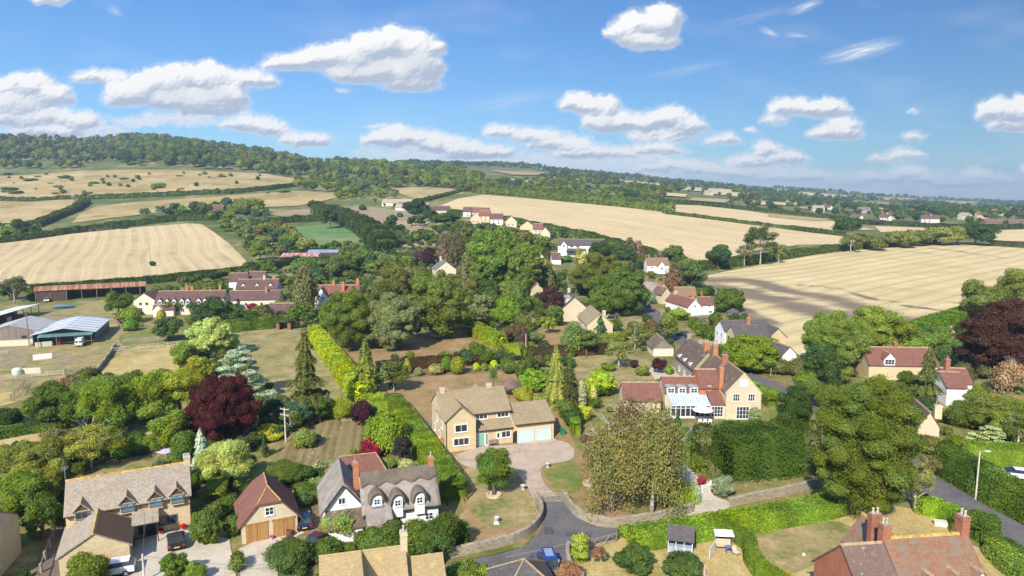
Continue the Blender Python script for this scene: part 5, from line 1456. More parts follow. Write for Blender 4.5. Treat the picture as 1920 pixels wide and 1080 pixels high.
def dormered_house():
 rz = R(26.5); o = Vector((-48.2, 70.0, 0)); W, D = 12.2, 6.4
 root = empty('stone_house', o, rz, 'grey tiled stone house with four small dormers and dark boarded annexe roof, bottom left', 'house')
 mb = MB(); gwalls(mb, 0, W, 0, D, 4.1, 6.6, 'x')
 gwalls(mb, .02, 6.2, -6.4, -.01, 2.3, 4.1, 'y'); mb.build('wall', LIME, root)
 rb = MB(); groof(rb, 0, W, 0, D, 4.1, 6.6, 'x', ov=.35); groof(rb, .02, 6.2, -6.4, .9, 2.3, 4.1, 'y', ov=.3, th=.12)
 rb.prism([(-2.3, 2.35), (-2.3, 2.48), (.1, 3.35), (.1, 3.22)], 6.25, 8.9, 'x', 0)
 rb.build('roof', [T_GREY, RIDGE_Y], root)
 # dark slope on the right of the annexe: standing battens over boards
 xc = 3.11; sl = (4.1 - 2.3) / (6.2 - xc); bb = MB(); th = .12 * math.sqrt(1 + sl * sl)
 def zt(x): return 4.1 - (x - xc) * sl + th + .02
 y = -6.4
 while y < -.5:
  bb.add([(xc + .15, y, zt(xc + .15) + .0), (6.45, y, zt(6.45)), (6.45, y + .17, zt(6.45)), (xc + .15, y + .17, zt(xc + .15)),
    (xc + .15, y, zt(xc + .15) + .05), (6.45, y, zt(6.45) + .05), (6.45, y + .17, zt(6.45) + .05), (xc + .15, y + .17, zt(xc + .15) + .05)],
               [(0, 1, 2, 3)[::-1], (4, 5, 6, 7), (0, 1, 5, 4), (1, 2, 6, 5), (2, 3, 7, 6), (3, 0, 4, 7)]); y += .27
 bb.build('roof_boards', DARKWOOD, root)
 for x in (1.55, 5.85, 8.65, 10.85):
  gable_dormer(root, x, -.40, 3.45, 1.45, .95, .75, 2.6, LIME, T_GREY, GREYFR, GLASS_B if x > 2 else GLASS, 2, 1, tri=DARKWOOD)
 window(root, 9.7, 0, .9, 2.1, 1.05, 'F', 3, 1, GREYFR); window(root, 7.0, 0, .3, .6, 1.8, 'F', 1, 1, GREYFR)
 pb = MB().box(8.7, 8.8, -2.25, -2.15, 0, 2.4).box(6.3, 6.4, -2.25, -2.15, 0, 2.4).box(6.3, 8.8, -2.27, -2.13, 2.25, 2.35)
 pb.build('porch_post', BLACK, root)
 door(root, 8.0, 0, 0, .95, 2.05, 'F', BLACK, frame=GREYFR)
 gb = MB(); gutter(gb, -.1, 12.3, -.4, 3.93); gb.box(12.1, 12.18, -.1, -.02, 0, 3.8); gb.box(7.1, 7.18, -.1, -.02, 3.0, 3.8); gb.box(1.7 - .9, 1.78 - .9, -.1, -.02, 2.4, 3.8); gb.build('gutter', GUTTER, root)
 chimney(root, 12.1, 3.2, 4.0, 7.7, .7, .9, LIME2, 0)
 L = local(o, rz)
 a = MB().tube([(0, 0, 0), (0, 0, 3.2)], .03, 5);
 for k in range(5): a.tube([(-.35, -.5 + k * .25, 3.0), (.35, -.5 + k * .25, 3.0)], .012, 4)
 a.tube([(0, -.6, 3.0), (0, .6, 3.0)], .015, 4)
 a.build('aerial', LEADM, root, (-.15, 3.2, 5.2))
 for i, (x, z) in enumerate(((8.9, .35), (11.2, .35))):
  MB().lathe([(.2, 0), (.28, .4), (.25, .4)], 12).build('flower_pot', M_plain('zinc_pot', (.45, .45, .45), .5), None, L(x, -.55), 0, label=['pot of orange flowers by the porch post of the grey tiled stone house', 'pot of orange flowers under the wide window of the grey tiled stone house'][i], cat='flower pot')
  q = link('flowers', crown_mesh('bush', .8, .6, .14)[0], COL.objects[-1] if False else bpy.data.objects[[n for n in bpy.data.objects.keys() if n.startswith('flower_pot')][-1]], (0, 0, .25)); q.color = (.35, .08, .02, 1)
dormered_house()
def red_brick_house():
 rz = R(7); o = Vector((29.6, 52.9, 0)); W, D = 11.8, 8
 root = empty('brick_house', o, rz, 'red brick house with mottled orange and grey clay tiles and tall chimneys, bottom right', 'house')
 mb = MB(); gwalls(mb, 0, 3.9, 0, D, 3.9, 7.6, 'x'); gwalls(mb, 3.902, W, 0, D, 3.9, 7.9, 'x')
 gwalls(mb, 4.6, 8.4, 4.2, 10.6, 4.4, 6.9, 'y'); mb.box(-2.0, -.01, 3.4, 6.4, -.5, 2.3)
 mb.build('wall', BRICK, root)
 rb = MB(); groof(rb, 3.95, W, 0, D, 3.9, 7.9, 'x', ov=.3, mr=1); groof(rb, 4.6, 8.4, 4.4, 10.6, 4.4, 6.9, 'y', ov=.25, go=.1)
 rb.build('roof', [T_ORANGE, RIDGE_Y], root)
 r2 = MB(); groof(r2, 0, 3.75, 0, D, 3.9, 7.55, 'x', ov=.3); r2.prism([(3.3, 2.35), (3.3, 2.45), (6.6, 2.45), (6.6, 2.35)], -2.2, 0.0, 'x')
 r2.build('west_roof', [M_masonry('purple_lichen_tiles', (0.22, 0.14, 0.105), (0.17, 0.11, 0.09), (0.10, .07, .06), .2, .13, .2, blotch=(.40, .34, .30), bscale=2.0, bamt=(.58, .68)), RIDGE], root)
 for x in (6.3, 8.7, 11.0): gable_dormer(root, x, .9, 3.9, 1.9, 1.1, 1.1, 3.0, BRICK, T_ORANGE, WHITE, GLASS, 3, 1, tri=RENDER)
 window(root, 0, 2.4, 3.6, 1.5, 1.3, 'L', 3, 2); window(root, 0, 5.6, 1.0, 1.3, 1.2, 'L', 2, 2)
 chimney(root, 4.1, 4.2, 6.6, 9.3, .75, .75, BRICK, 2, POTC); chimney(root, 4.7, 6.4, 5.5, 9.2, 1.0, .6, BRICK, 2, POTC); chimney(root, 11.6, 4.1, 7.0, 9.7, .75, .9, BRICK, 2, POTC)
 MB().box(3.82, 3.95, .3, 3.9, 5.0, 5.1).build('lead_flashing', LEADM, root) if False else None
red_brick_house()
def conservatory_house():
 rz = 0; o = Vector((36.9, 114.3, 0))
 root = empty('stone_house', o, rz, 'stone gabled house with white glazed garden room, red tiled wing and tall brick chimney', 'house')
 mb = MB(); gwalls(mb, 0, 6.0, 0, 9, 4.6, 8.0, 'y', 0)
 gwalls(mb, -9.6, -2.6, 4.4, 10.2, 3.6, 5.6, 'x', 0)
 gwalls(mb, -3.6, -.01, 3.7, 9.8, 4.7, 7.1, 'x', 1)
 gwalls(mb, -17, -10.5, 3.5, 9, 2.4, 4.8, 'x', 0)
 mb.box(-2.5, -.01, .3, 3.69, -.5, 2.5, 0)
 gwalls(mb, .5, 5.8, 9.01, 19, 4.2, 7.3, 'y', 0)
 mb.build('wall', [LIME2, BRICK_OR], root)
 rb = MB(); groof(rb, 0, 6, .15, 9, 4.6, 8.0, 'y', ov=.12, go=-.12); groof(rb, .5, 5.8, 8.2, 19, 4.2, 7.3, 'y', ov=.35); rb.build('roof', [T_BROWN, RIDGE], root)
 cp = MB();
 for s in (-1, 1): cp.prism([(3 + s * 3.15, 4.5), (3 + s * 3.15, 4.72), (3, 8.28), (3, 8.02)], -.03, .22, 'y')
 cp.build('gable_coping', LIME2, root)
 r2 = MB(); groof(r2, -9.6, -3.0, 4.4, 10.2, 3.6, 5.6, 'x', ov=.3); groof(r2, -3.5, -.1, 3.7, 9.8, 4.7, 7.1, 'x', ov=.3); groof(r2, -17, -10.5, 3.5, 9, 2.4, 4.8, 'x', ov=.3)
 r2.prism([(.1, 2.5), (.1, 2.62), (3.68, 4.15), (3.68, 4.03)], -2.55, -.03, 'x'); r2.build('red_roof', [T_RED, RIDGE], root)
 for x in (-8.6, -6.6, -4.5): gable_dormer(root, x, 4.05, 3.5, 1.4, 1.05, .12, 2.0, WHITE, LEADM, WHITE, GLASS, 2, 2)
 window(root, 1.7, 0, 3.3, 1.2, 1.3, 'F', 3, 2); window(root, 4.3, 0, 3.3, 1.2, 1.3, 'F', 3, 2); window(root, 2.9, 0, 5.9, 1.2, 1.2, 'F', 2, 1, glass=M_plain('blind', (.7, .7, .68), .5)); window(root, 2.9, 0, .15, 2.2, 2.2, 'F', 4, 3, name='french_window')
 window(root, -1.4, .3, .4, 2.0, 1.9, 'F', 4, 3); window(root, -1.9, 3.7, 4.1, .6, .9, 'F', 1, 2)
 # garden room
 g = MB()
 for k in range(9): g.box(-9.3 + k * .84, -9.2 + k * .84, .82, .92, 0, 2.3)
 g.box(-9.3, -2.5, .80, .94, 2.2, 2.36); g.box(-9.3, -2.5, .80, .94, 1.75, 1.82); g.box(-9.3, -2.5, .80, .94, .0, .35)
 for k in range(17):
  x = -9.25 + k * .42; g.prism([(.75, 2.36), (.75, 2.42), (4.35, 3.62), (4.35, 3.55)], x - .03, x + .03, 'x')
 cg = g.build('conservatory', WHITE, root)
 MB().prism([(.8, 2.34), (.8, 2.37), (4.35, 3.56), (4.35, 3.53)], -9.3, -2.55, 'x').build('glass_roof', M_sheet('conservatory_glass', (.46, .54, .55), (.36, .44, .44), .42, .25, .1), cg)
 MB().box(-9.25, -2.55, .86, .88, .35, 2.2).build('glazing', GLASS, cg)
 chimney(root, .0, 3.4, 3.0, 8.4, .7, .8, BRICK_OR, 1); chimney(root, 2.4, 9.3, 7.0, 9.3, 1.1, .6, BRICK, 2); chimney(root, 3.1, 17.6, 6.6, 9.4, .9, .7, BRICK_OR, 2, POTC)
 for y in (11, 14, 17): window(root, .5, y, 2.6, .9, 1.0, 'L', 2, 2)
 L = local(o, rz)
 MB().tube([(0, 0, 0), (0, 0, 2.5)], .03, 6).lathe([(1.75, 2.1), (1.2, 2.45), (.1, 2.75), (.02, 2.75)], 12, (0, 0, 0), 1).build('patio_umbrella', [LEADM, WHITE], None, L(-4.3, -1.2), 0, label='large white parasol open over the patio table', cat='umbrella')
 MB().box(-1.1, 1.1, -.5, .5, .70, .75).box(-.95, -.85, -.4, .4, 0, .7).box(.85, .95, -.4, .4, 0, .7).build('patio_table', GREYWOOD, None, L(-4.3, -1.35), 0, label='garden table under the white parasol', cat='table')
 ch = None
 for i in range(3):
  r = empty('garden_chair', L(-5.1 + i * .85, -2.3), 0, None, 'chair', 'white chairs at the patio table'); r['label'] = ['left', 'middle', 'right'][i] + ' of the three white chairs at the table under the parasol'
  if ch is None: ch = (MB().box(-.28, .28, -.25, .28, .40, .47).mesh('seat', [WHITE]), MB().box(-.28, .28, -.3, -.24, .47, .95).mesh('backrest', [WHITE]), MB().box(-.03, .03, -.03, .03, 0, .4).mesh('leg', [WHITE]))
  link('seat', ch[0], r); link('backrest', ch[1], r)
  for sx in (-.24, .24):
   for sy in (-.22, .24): link('leg', ch[2], r, (sx, sy, 0))
conservatory_house()
def roadside_row():
 o = Vector((36.6, 134.2, 0)); rz = R(3)
 root = empty('stone_house', o, rz, 'long stone house with streaked dark mossy roof and left side dormers beside the road', 'house')
 mb = MB(); gwalls(mb, 0, 5.4, 0, 13, 4.2, 7.4, 'y'); mb.build('wall', GREYSTONE, root)
 rb = MB(); groof(rb, 0, 5.4, 0, 13, 4.2, 7.4, 'y', ov=.45); rb.build('roof', [M_masonry('streaked_tiles', (.19, .125, .09), (.12, .085, .065), (.07, .05, .04), .25, .15, .35, blotch=(.33, .27, .20), bscale=1.3, bamt=(.55, .7)), T_BROWN], root)
 for y in (2.5, 6.2, 9.8):
  d = MB().box(-.25, 1.4, y - .7, y + .7, 3.6, 4.9).build('dormer', RENDER, root)
  MB().box(-.4, 1.8, y - .8, y + .8, 4.9, 5.02).build('roof', T_BROWN, d)
  window(d, -.25, y, 3.8, 1.0, .9, 'L', 2, 1, sub=True)
  window(root, 0, y, 1.0, 1.1, 1.0, 'L', 2, 2)
 chimney(root, 2.7, 1.0, 6.3, 9.2, 1.0, .7, BRICK_OR, 2, POTC); chimney(root, 2.7, 12.4, 6.3, 8.6, .8, .6, GREYSTONE, 0)
roadside_row()
# ------------------------------------------------------------------ houses further off
GAB = dict(axis='y')
def sh(*a, **k): return simple_house(*a, **k)
def at_eave(fl, fr, ze):
 """base pixels standing below two eave pixels seen at height ze"""
 out = []
 for (px, py) in (fl, fr):
  u, v = pix_uv(px, py); y = 60.0
  while y < 900 and CAM_H + v * y > T(u * y, y) + ze: y *= 1.004
  out.append(Vector((u * y, y, T(u * y, y))))
 return out
def sh_e(fl, fr, D, eave, ridge, wall, roof, label, rot=None, **k):
 a, b = at_eave(fl, fr, eave)
 d = b - a; L = math.hypot(d.x, d.y); rz = math.atan2(d.y, d.x) if rot is None else R(rot)
 global site
 s0 = site; site = lambda *q, **w: (Vector((a.x, a.y, min(a.z, b.z))), rz, L)
 try: return simple_house((0, 0), (0, 0), D, eave, ridge, wall, roof, label, **k)
 finally: site = s0
# terraces on the left
sh((252, 590), (288, 591), 9, 4.6, 7.0, CREAM, T_PLUM, 'pale gable ended house closing the left end of the long plum roofed terrace', axis='y', rot=4, wins=[('F', 2.2, 3.0, 1.0, 1.1, 1), ('F', 4.2, 3.0, 1.0, 1.1, 1), ('F', 2.0, .5, 1.4, 1.8, 2)])
tr = sh((292, 591), (423, 586), 8, 4.1, 7.3, CREAM, T_PLUM, 'long terrace with a plum tiled roof and a row of small dormers', name='terraced_houses', rot=6,
   dorm=[(x, -.36, 3.7, 1.3, 1.0, .7, 2.2, WHITE) for x in (1.6, 3.9, 6.1, 8.5, 10.4, 13.8, 15.8, 19.4, 21.3)],
   chims=[(9, 4, 9.0, .8, .6, BRICK_OR), (10.5, 4, 8.8, .9, .6, BRICK_OR), (19.5, 4, 9.2, .8, .6, BRICK_OR)],
   wins=[('F', x, .9, 1.2, 1.2, 2) for x in (5.5, 8.5, 12, 15, 18, 21)], ext=[(.2, 6.5, -2.4, -.01, 2.2, 3.6, 'x')])
MB().prism([(0.9, 0), (0.9, 2.3), (2.2, 3.6), (3.5, 2.3), (3.5, 0)], -3.9, -2.42, 'y').build('porch', WHITE, tr)
sh((427, 579), (526, 575), 7, 3.1, 5.7, CREAM, T_PLUM, 'cream rendered low cottage row with roof lights at the right end of the long terrace', rot=6, wins=[('F', 3.0, .9, 1.0, 1.1, 2), ('F', 6.2, .9, .9, 1.1, 1), ('F', 8.4, .9, 1.0, 1.1, 2), ('F', 11.4, .5, .9, 1.6, 1), ('F', 15, .9, 1.8, 1.2, 3)], chims=[(12.6, 2.6, 6.9, .8, .6, BRICK_OR)])
sh_e((442, 542), (519, 541), 7, 4.6, 7.6, CREAM, T_PLUM, 'plum roofed house with three dormers rising behind the cream cottage row', rot=5, dorm=[(2.5, .6, 4.9, 1.3, .9, .8, 2.4, CREAM), (7.5, .6, 4.9, 1.3, .9, .8, 2.4, CREAM), (12.3, .6, 4.9, 1.3, .9, .8, 2.4, CREAM)], chims=[(9.5, 3.5, 9.2, .8, .6, LIME2)])
sh_e((429, 528), (460, 527.5), 6, 4.6, 7.4, RENDER, T_PLUM, 'left of the two plain plum roofs behind the dormered house', rot=4)
sh_e((465, 524), (496, 523), 6, 4.6, 7.4, RENDER, T_PLUM, 'right of the two plain plum roofs behind the dormered house', rot=4)
sh_e((506, 588), (549, 587), 5.5, 2.1, 4.7, CREAM, T_PLUM, 'low tiled outbuilding behind the dark hedge near the garden shed', cat='outbuilding', name='outbuilding')
# white house with brick chimneys
sh_e((594, 553), (672, 549), 7.5, 4.6, 7.4, RENDER, T_RED, 'white twin gabled house with three brick chimneys behind the silver birch', ext=[(-.2, 4.2, -2.6, 1.5, 4.2, 7.0, 'y'), (10.4, 14.6, -2.6, 1.5, 4.2, 7.0, 'y')],
   wins=[('F', 2.6, 3.2, .9, 1.0, 2, 2, 2.6), ('F', 2.6, .9, .9, 1.0, 2, 2, 2.6), ('F', 12.5, 3.2, .9, 1.0, 2, 2, 2.6), ('F', 7.3, 1.0, 1.2, 1.0)], chims=[(5.3, 3.6, 9.0, .8, .7, BRICK_OR), (13.6, 3.6, 9.6, 1.0, .8, BRICK_OR), (9.0, 1.0, 8.6, .9, .8, BRICK_OR, 4)], rot=4)
# stone house in two blocks, centre right
def two_block():
 o = Vector((20.3, 181.5, 0)); rz = R(5)
 root = empty('stone_house', o, rz, 'pale stone house of two staggered gabled blocks with a box dormer in mid village', 'house')
 mb = MB(); gwalls(mb, 0, 7, 0, 14, 4.1, 7.1, 'y'); gwalls(mb, -2.2, 5.4, 28, 40, 4.1, 7.4, 'y'); mb.box(3, 7, 14.02, 27.99, -.5, 2.6); mb.build('wall', LIME2, root)
 rb = MB(); groof(rb, 0, 7, .0, 14, 4.1, 7.1, 'y', ov=.3); rb.box(2.8, 7.2, 14.2, 27.8, 2.6, 2.75); rb.build('roof', [T_STONE, T_STONE], root)
 r2 = MB(); groof(r2, -2.2, 5.4, 28, 40, 4.1, 7.4, 'y', ov=.35); r2.build('rear_roof', [T_DARK, T_DARK], root)
 d = MB().box(-1.6, 1.6, 30, 36, 5.2, 7.0).build('dormer', CREAM, root); MB().box(-1.8, 1.8, 29.8, 36.2, 7.0, 7.15).build('roof', LEADM, d); window(d, -1.6, 33, 5.6, 2.4, .9, 'L', 3, 1, sub=True)
 for y in (3, 8, 12): window(root, 0, y, 1.0, 1.1, 1.1, 'L', 2)
 window(root, 0, 5.5, 3.0, 1.0, .9, 'L', 2); window(root, -2.2, 31, .8, 1.2, 1.2, 'L', 2)
 MB().box(-2.3, -2.22, 29, 31, 0, 2.2).build('glass_door', GLASS, root)
 chimney(root, 4.6, .5, 4, 7.9, .8, .9, LIME2, 0); chimney(root, 1.6, 39, 6, 9.0, .8, .7, LIME2, 1)
two_block()
g1 = sh((1225, 668), (1263, 668), 7, 1.95, 4.1, CREAM, T_BROWN, 'pale doored garage with a grey boarded gable beside the village road', axis='y', rot=2, cat='garage', name='garage')
MB().prism([(-.1, 1.98), (2.45, 4.0), (4.9, 1.98)], -.12, -.02, 'y').build('boarded_gable', GREYWOOD, g1)
MB().box(.3, 4.6, -.06, -.0, 0, 1.9).build('garage_door', M_plain('pale_door', (.62, .54, .43), .6, var=.04), g1)
# white and red tiled house by the road
sh((1290, 592), (1316, 592), 16, 2.9, 5.2, RENDER, T_RED, 'white gabled cottage with long weathered red roof and lean-to, above the road bend', axis='y', rot=14, W=4.6, ext=[(4.62, 9.6, .6, 6, 3.2, 5.4, 'x')],
   wins=[('F', 2.3, 2.6, .9, .8, 3, 1), ('F', 7.9, 2.5, .9, .6, 2, 1, -.6), ('F', 8.4, .4, 1.2, .9, 3, 1, -.6)], chims=[(4.2, 5, 6.6, .9, .7, BRICK_OR), (7.4, 5, 7.0, .5, .5, BRICK), (2.3, 13.5, 6.3, 1.0, .6, LIME2)])
sh_e((1267, 554), (1302, 553), 5, 3.0, 5.6, BRICK, T_ORANGE, 'bright orange tiled roof just behind the white gabled cottage', rot=2)
sh_e((1241, 553), (1262, 553), 8, 3.4, 5.8, LIME2, T_BROWN, 'small stone gable between the thatched roof and the orange roof', axis='y', rot=20, chims=[(2, 4, 7, .7, .6, BRICK_OR)])
sh_e((1222, 550), (1242, 544), 11, 3.0, 6.6, LIME2, THATCH, 'thatched stone cottage with two brick chimneys beside the far end of the road', axis='y', rot=32, rmat2=THATCH_R, W=6, chims=[(3, .6, 8.0, .8, .7, BRICK_OR, 4), (3, 6, 8.2, .8, .6, BRICK_OR)], ov=.6)
sh_e((1244, 532), (1260, 531), 6, 3.4, 5.6, LIME2, T_RED, 'small red roofed cottage half hidden behind the thatched stone cottage', rot=-8)
# stone and white house east of the road
def east_house():
 a, b = at_eave((1341, 613), (1378, 630), 5.0)
 o = Vector((a.x, a.y, 0)); rz = math.atan2(b.y - a.y, b.x - a.x)
 root = empty('stone_house', o, rz, 'tall house with white gable and honey stone front facing the road by the parked car', 'house')
 mb = MB(); gwalls(mb, 0, 6.2, 0, 12, 4.9, 7.0, 'y', 0); gwalls(mb, 6.22, 12, .3, 9, 4.6, 6.8, 'y', 1); gwalls(mb, 6.22, 11.4, 9.02, 13.4, 4.3, 6.4, 'x', 1)
 mb.build('wall', [RENDER, LIME], root)
 rb = MB(); groof(rb, 0, 6.2, 0, 12, 4.9, 7.0, 'y', ov=.25); groof(rb, 6.3, 12, .3, 9, 4.6, 6.8, 'y', ov=.3); groof(rb, 6.3, 11.4, 9.0, 13.4, 4.3, 6.4, 'x', ov=.25); rb.build('roof', [T_DARK, T_BROWN], root)
 for x, z in ((1.7, 3.1), (4.4, 3.1), (1.7, .9), (4.4, .9)): window(root, x, 0, z, 1.0, 1.2, 'F', 2)
 for x, z in ((8, 3.0), (10.4, 3.0), (8, .8), (10.4, .8)): window(root, x, .3, z, 1.1, 1.2, 'F', 2, frame=GREYFR)
 chimney(root, 6.0, 6, 5.8, 8.3, .9, .7, BRICK_OR, 2)
east_house()
sh_e((1467, 667), (1494, 666), 6.5, 2.0, 3.8, RENDER, T_DARK, 'small white garage with a dark slate roof beside the end of the gold field', axis='y', rot=12, cat='garage', name='garage')
h = sh_e((1309, 606), (1321, 607), 3.5, 1.9, 3.0, M_planks('red_boards', (.22, .07, .05), (.17, .05, .04), .15), T_SLATEB, 'dark red boarded summerhouse in the garden above the parked car', axis='y', rot=-20, cat='summerhouse', name='summerhouse', doors=[('F', 1.2, 1.0, 1.7, WHITE)])
# right hand side
def right_red_house():
 o = G(1628, 712); rz = R(-4)
 root = empty('red_roofed_house', o, rz, 'red tiled house with one white gabled dormer behind the big lime tree', 'house')
 mb = MB(); gwalls(mb, 0, 14, 0, 7, 3.3, 6.2, 'x'); mb.build('wall', LIME, root)
 rb = MB(); groof(rb, 0, 14, 0, 7, 3.3, 6.2, 'x'); rb.build('roof', [T_RED, RIDGE], root)
 gable_dormer(root, 4.0, -.2, 3.3, 2.2, 1.3, 1.2, 3.5, WHITE, T_RED, WHITE, GLASS, 3, 2)
 chimney(root, 6.6, 3.5, 5, 7.4, .7, .6, BRICK, 1)
right_red_house()
sh_e((1776, 727), (1817, 731), 6.5, 3.4, 5.4, RENDER, T_RED, 'small white walled cottage with red tiled roof under the copper beech', rot=-6, ext=[(3.0, 7.6, 6.0, 12, 2.6, 4.8, 'x')], chims=[(1.4, 3.4, 8.0, .8, .7, BRICK)], wins=[('F', 4.6, .9, 1.0, 1.0)])
sh_e((1722, 800), (1760, 802), 8, 2.6, 4.9, LIME2, T_PLUM, 'stone gable and squat chimney showing beside the big lime tree', axis='y', rot=-14, chims=[(2.7, .6, 6.1, 1.0, .8, LIME2)])
# centre distance
sh((818, 522), (856, 522), 11, 3.8, 7.2, CREAM, T_SLATEB, 'pale gabled house with blue grey slates alone among trees left of the great lime', axis='y', rot=16, wins=[('F', 4.4, 4.6, .6, .6, 1)], chims=[(3.6, 9, 9.0, .8, .7, LIME2)])
sh((997, 497), (1022, 499), 9, 3.8, 7.0, LIME2, T_ORANGE, 'stone gabled house with orange roof below the white house row', axis='y', rot=14, wins=[('F', 3, 4, .8, .9, 1)], ext=[(-5, -.1, 3, 9, 3, 5.6, 'x')])
sh_e((1035, 486), (1051, 486), 6, 2.6, 5.4, RENDER, T_PLUM, 'small plum roofed cottage right of the orange gabled house', rot=4)
sh_e((985, 533), (1008, 536), 7, 4.0, 6.4, LIME2, T_BROWN, 'stone cottage with stepped brown gables beside the weeping willow', axis='y', rot=20, ext=[(1.0, 6.2, -3, -.1, 2.4, 4.4, 'y')], wins=[('F', 2.4, 2.6, 1, 1, 2, 1)])
wh = sh((1046, 478), (1092, 472), 9, 5.2, 8.2, RENDER, T_DARK, 'large white house with two gables and dark roof below the pale stubble slope', rot=-8, ext=[(1.5, 5, -1.6, 3, 5, 7.4, 'y')], wins=[('F', 3.2, 4.5, 1.4, 1.0, 2, 1, 1.6), ('F', 7.4, 4, 1.8, 1.0, 3), ('F', 10.6, 4, 1.8, 1.0, 3), ('F', 7.4, 1.3, 1.8, 1.1, 3), ('F', 10.6, 1.3, 1.8, 1.1, 3)])
MB().prism([(-3.2, 2.3), (-3.2, 2.45), (-.01, 3.6), (-.01, 3.45)], 4.5, 15, 'x').build('lean_to_roof', T_DARK, wh)
sh_e((1214, 496), (1252, 496), 7, 4.0, 6.8, RENDER, T_ORANGE, 'white cottage with bright red roof and two chimneys at the top of the village road', rot=3, ext=[(4.5, 8, -2, 1, 3.4, 5.6, 'y')], wins=[('F', 6.3, 2, 1.2, .9, 2, 1, 2), ('F', 2, 2.4, 1, .9)], chims=[(1.5, 3.5, 8.4, .7, .6, BRICK), (4.8, 3.5, 8.2, .7, .6, BRICK)])
sh_e((1234, 478), (1248, 478), 6, 3, 5, DARKWOOD, T_DARK, 'dark slate roofed barn against the edge of the stubble slope', rot=-12, name='barn', cat='barn')
REND_D = M_plain('weathered_render', (0.56, 0.53, 0.47), 0.8, var=.1, spec=.2)
ROWS = [((868, 407), (884, 409), REND_D, T_PLUM, 'white end house at the top of the valley row of cottages', 'x'), ((886, 409), (912, 410), REND_D, T_RED, 'white walled cottage with long red roof in the valley row', 'x'), ((882, 420), (896, 421), LIME2, T_RED, 'cream gabled cottage standing in front of the valley row', 'y'), ((897, 416), (916, 417), LIME2, T_RED, 'low red roofed wing beside the cream gabled cottage in the valley row', 'x'),
  ((919, 421), (941, 423), REND_D, T_PLUM, 'white cottage with plum roof and one chimney in the valley row', 'x'), ((948, 424), (957, 427), LIME2, T_BROWN, 'narrow stone gable at the middle of the valley row', 'y'), ((975, 434), (998, 436), LIME, T_DARK, 'brown brick gable with dark roof in the valley row', 'y'), ((1000, 442), (1014, 443), REND_D, T_RED, 'low red roofed cottage left of the stone gable at the end of the valley row', 'x'), ((1013, 447), (1028, 449), LIME2, T_RED, 'stone gabled cottage with red roof ending the valley row', 'y'),
  ((764, 394), (776, 395), REND_D, T_PLUM, 'small white gabled cottage standing apart left of the valley row', 'x'), ((716, 387), (741, 390), CREAM, T_GREY, 'cream farmhouse with grey roof below the hill wood', 'x'), ((741, 396), (760, 400), REND_D, T_GREY, 'white half timbered wing below the cream farmhouse on the hill', 'x'), ((395, 402), (412, 403), BRICK, T_PLUM, 'small brick house with plum roof alone below the hill meadow', 'x')]
ROWS += [((806, 405), (826, 406), REND_D, T_PLUM, 'white cottage with dark plum roof at the head of the valley lane', 'x')]
for a, b, wl, rf, lb, ax in ROWS:
 p, q = G(*a), G(*b); w_ = (q - p).length
 sh(a, b, max(5, min(8, w_ * .8)), 4.6 if ax == 'x' else 4.0, 7.8 if ax == 'x' else 7.4, wl, rf, lb, axis=ax, rot=random.uniform(-14, 14), W=max(w_ * 1.1, 6), wins=[('F', w_ * f, 1.2, 1.0, 1.0, 1) for f in (.3, .7)] + ([('F', w_ * f, 2.9, .9, .8, 1) for f in (.3, .7)] if ax == 'x' else []), chims=[(w_ * .2, 3, 7.8, .7, .6, BRICK)] if ax == 'x' else [])
# scattered houses in the far village on the right
FH = [(1606, 416, 'pink', 1), (1680, 411, 'white', 0), (1735, 413, 'white', 1), (1742, 419, 'white', 2), (1620, 400, 'grey', 0), (1655, 401, 'cream', 1), (1813, 412, 'cream', 1), (1842, 410, 'red', 0), (1862, 427, 'brick', 0), (1905, 428, 'brick', 1), (1660, 416, 'white', 1), (1535, 397, 'cream', 0), (1552, 395, 'white', 1), (1900, 401, 'white', 1), (1875, 404, 'cream', 0), (1480, 378, 'white', 0), (1268, 351, 'white', 1), (1180, 343, 'white', 0), (1045, 333, 'white', 1), (1330, 366, 'cream', 1)]
WC = {'white': (REND_D, T_PLUM), 'cream': (LIME2, T_GREY), 'pink': (CREAM, T_DARK), 'grey': (GREYSTONE, T_SLATEB), 'red': (LIME2, T_RED), 'brick': (BRICK, T_BROWN)}
rank = {i: r for r, i in enumerate(sorted(range(len(FH)), key=lambda i: FH[i][0]))}; FORD = 'first second third fourth fifth sixth seventh eighth ninth tenth eleventh twelfth thirteenth fourteenth fifteenth sixteenth seventeenth eighteenth nineteenth twentieth'.split()
for i, (px, py, c, k) in enumerate(FH):
 p = G(px, py); W = random.uniform(11, 17) * (1 if p.y < 1200 else 1.6)
 wl, rf = WC[c]; d = W * .5
 o = empty('far_house', (p.x - W / 2, p.y, p.z), R(random.uniform(-20, 20)), 'small distant %s walled house, %s from the left among the far village trees' % (c, FORD[rank[i]]), 'house', 'distant houses in the far village')
 mb = MB(); gwalls(mb, 0, W, 0, d, 5, 8.2, 'x' if k != 1 else 'x');
 if k == 1: gwalls(mb, W * .6, W * .95, -3, 0, 4.5, 7, 'y')
 mb.build('wall', wl, o); rb = MB(); groof(rb, 0, W, 0, d, 5, 8.2, 'x')
 if k == 1: groof(rb, W * .6, W * .95, -3, 1, 4.5, 7, 'y')
 rb.build('roof', [rf, rf], o); chimney(o, W * .3, d / 2, 7, 10, 1, .8, BRICK, 0)
 for f in (.2, .45): window(o, W * f, 0, 1.2, 1.4, 1.3, 'F', 2); window(o, W * f, 0, 3.4, 1.4, 1.1, 'F', 2)
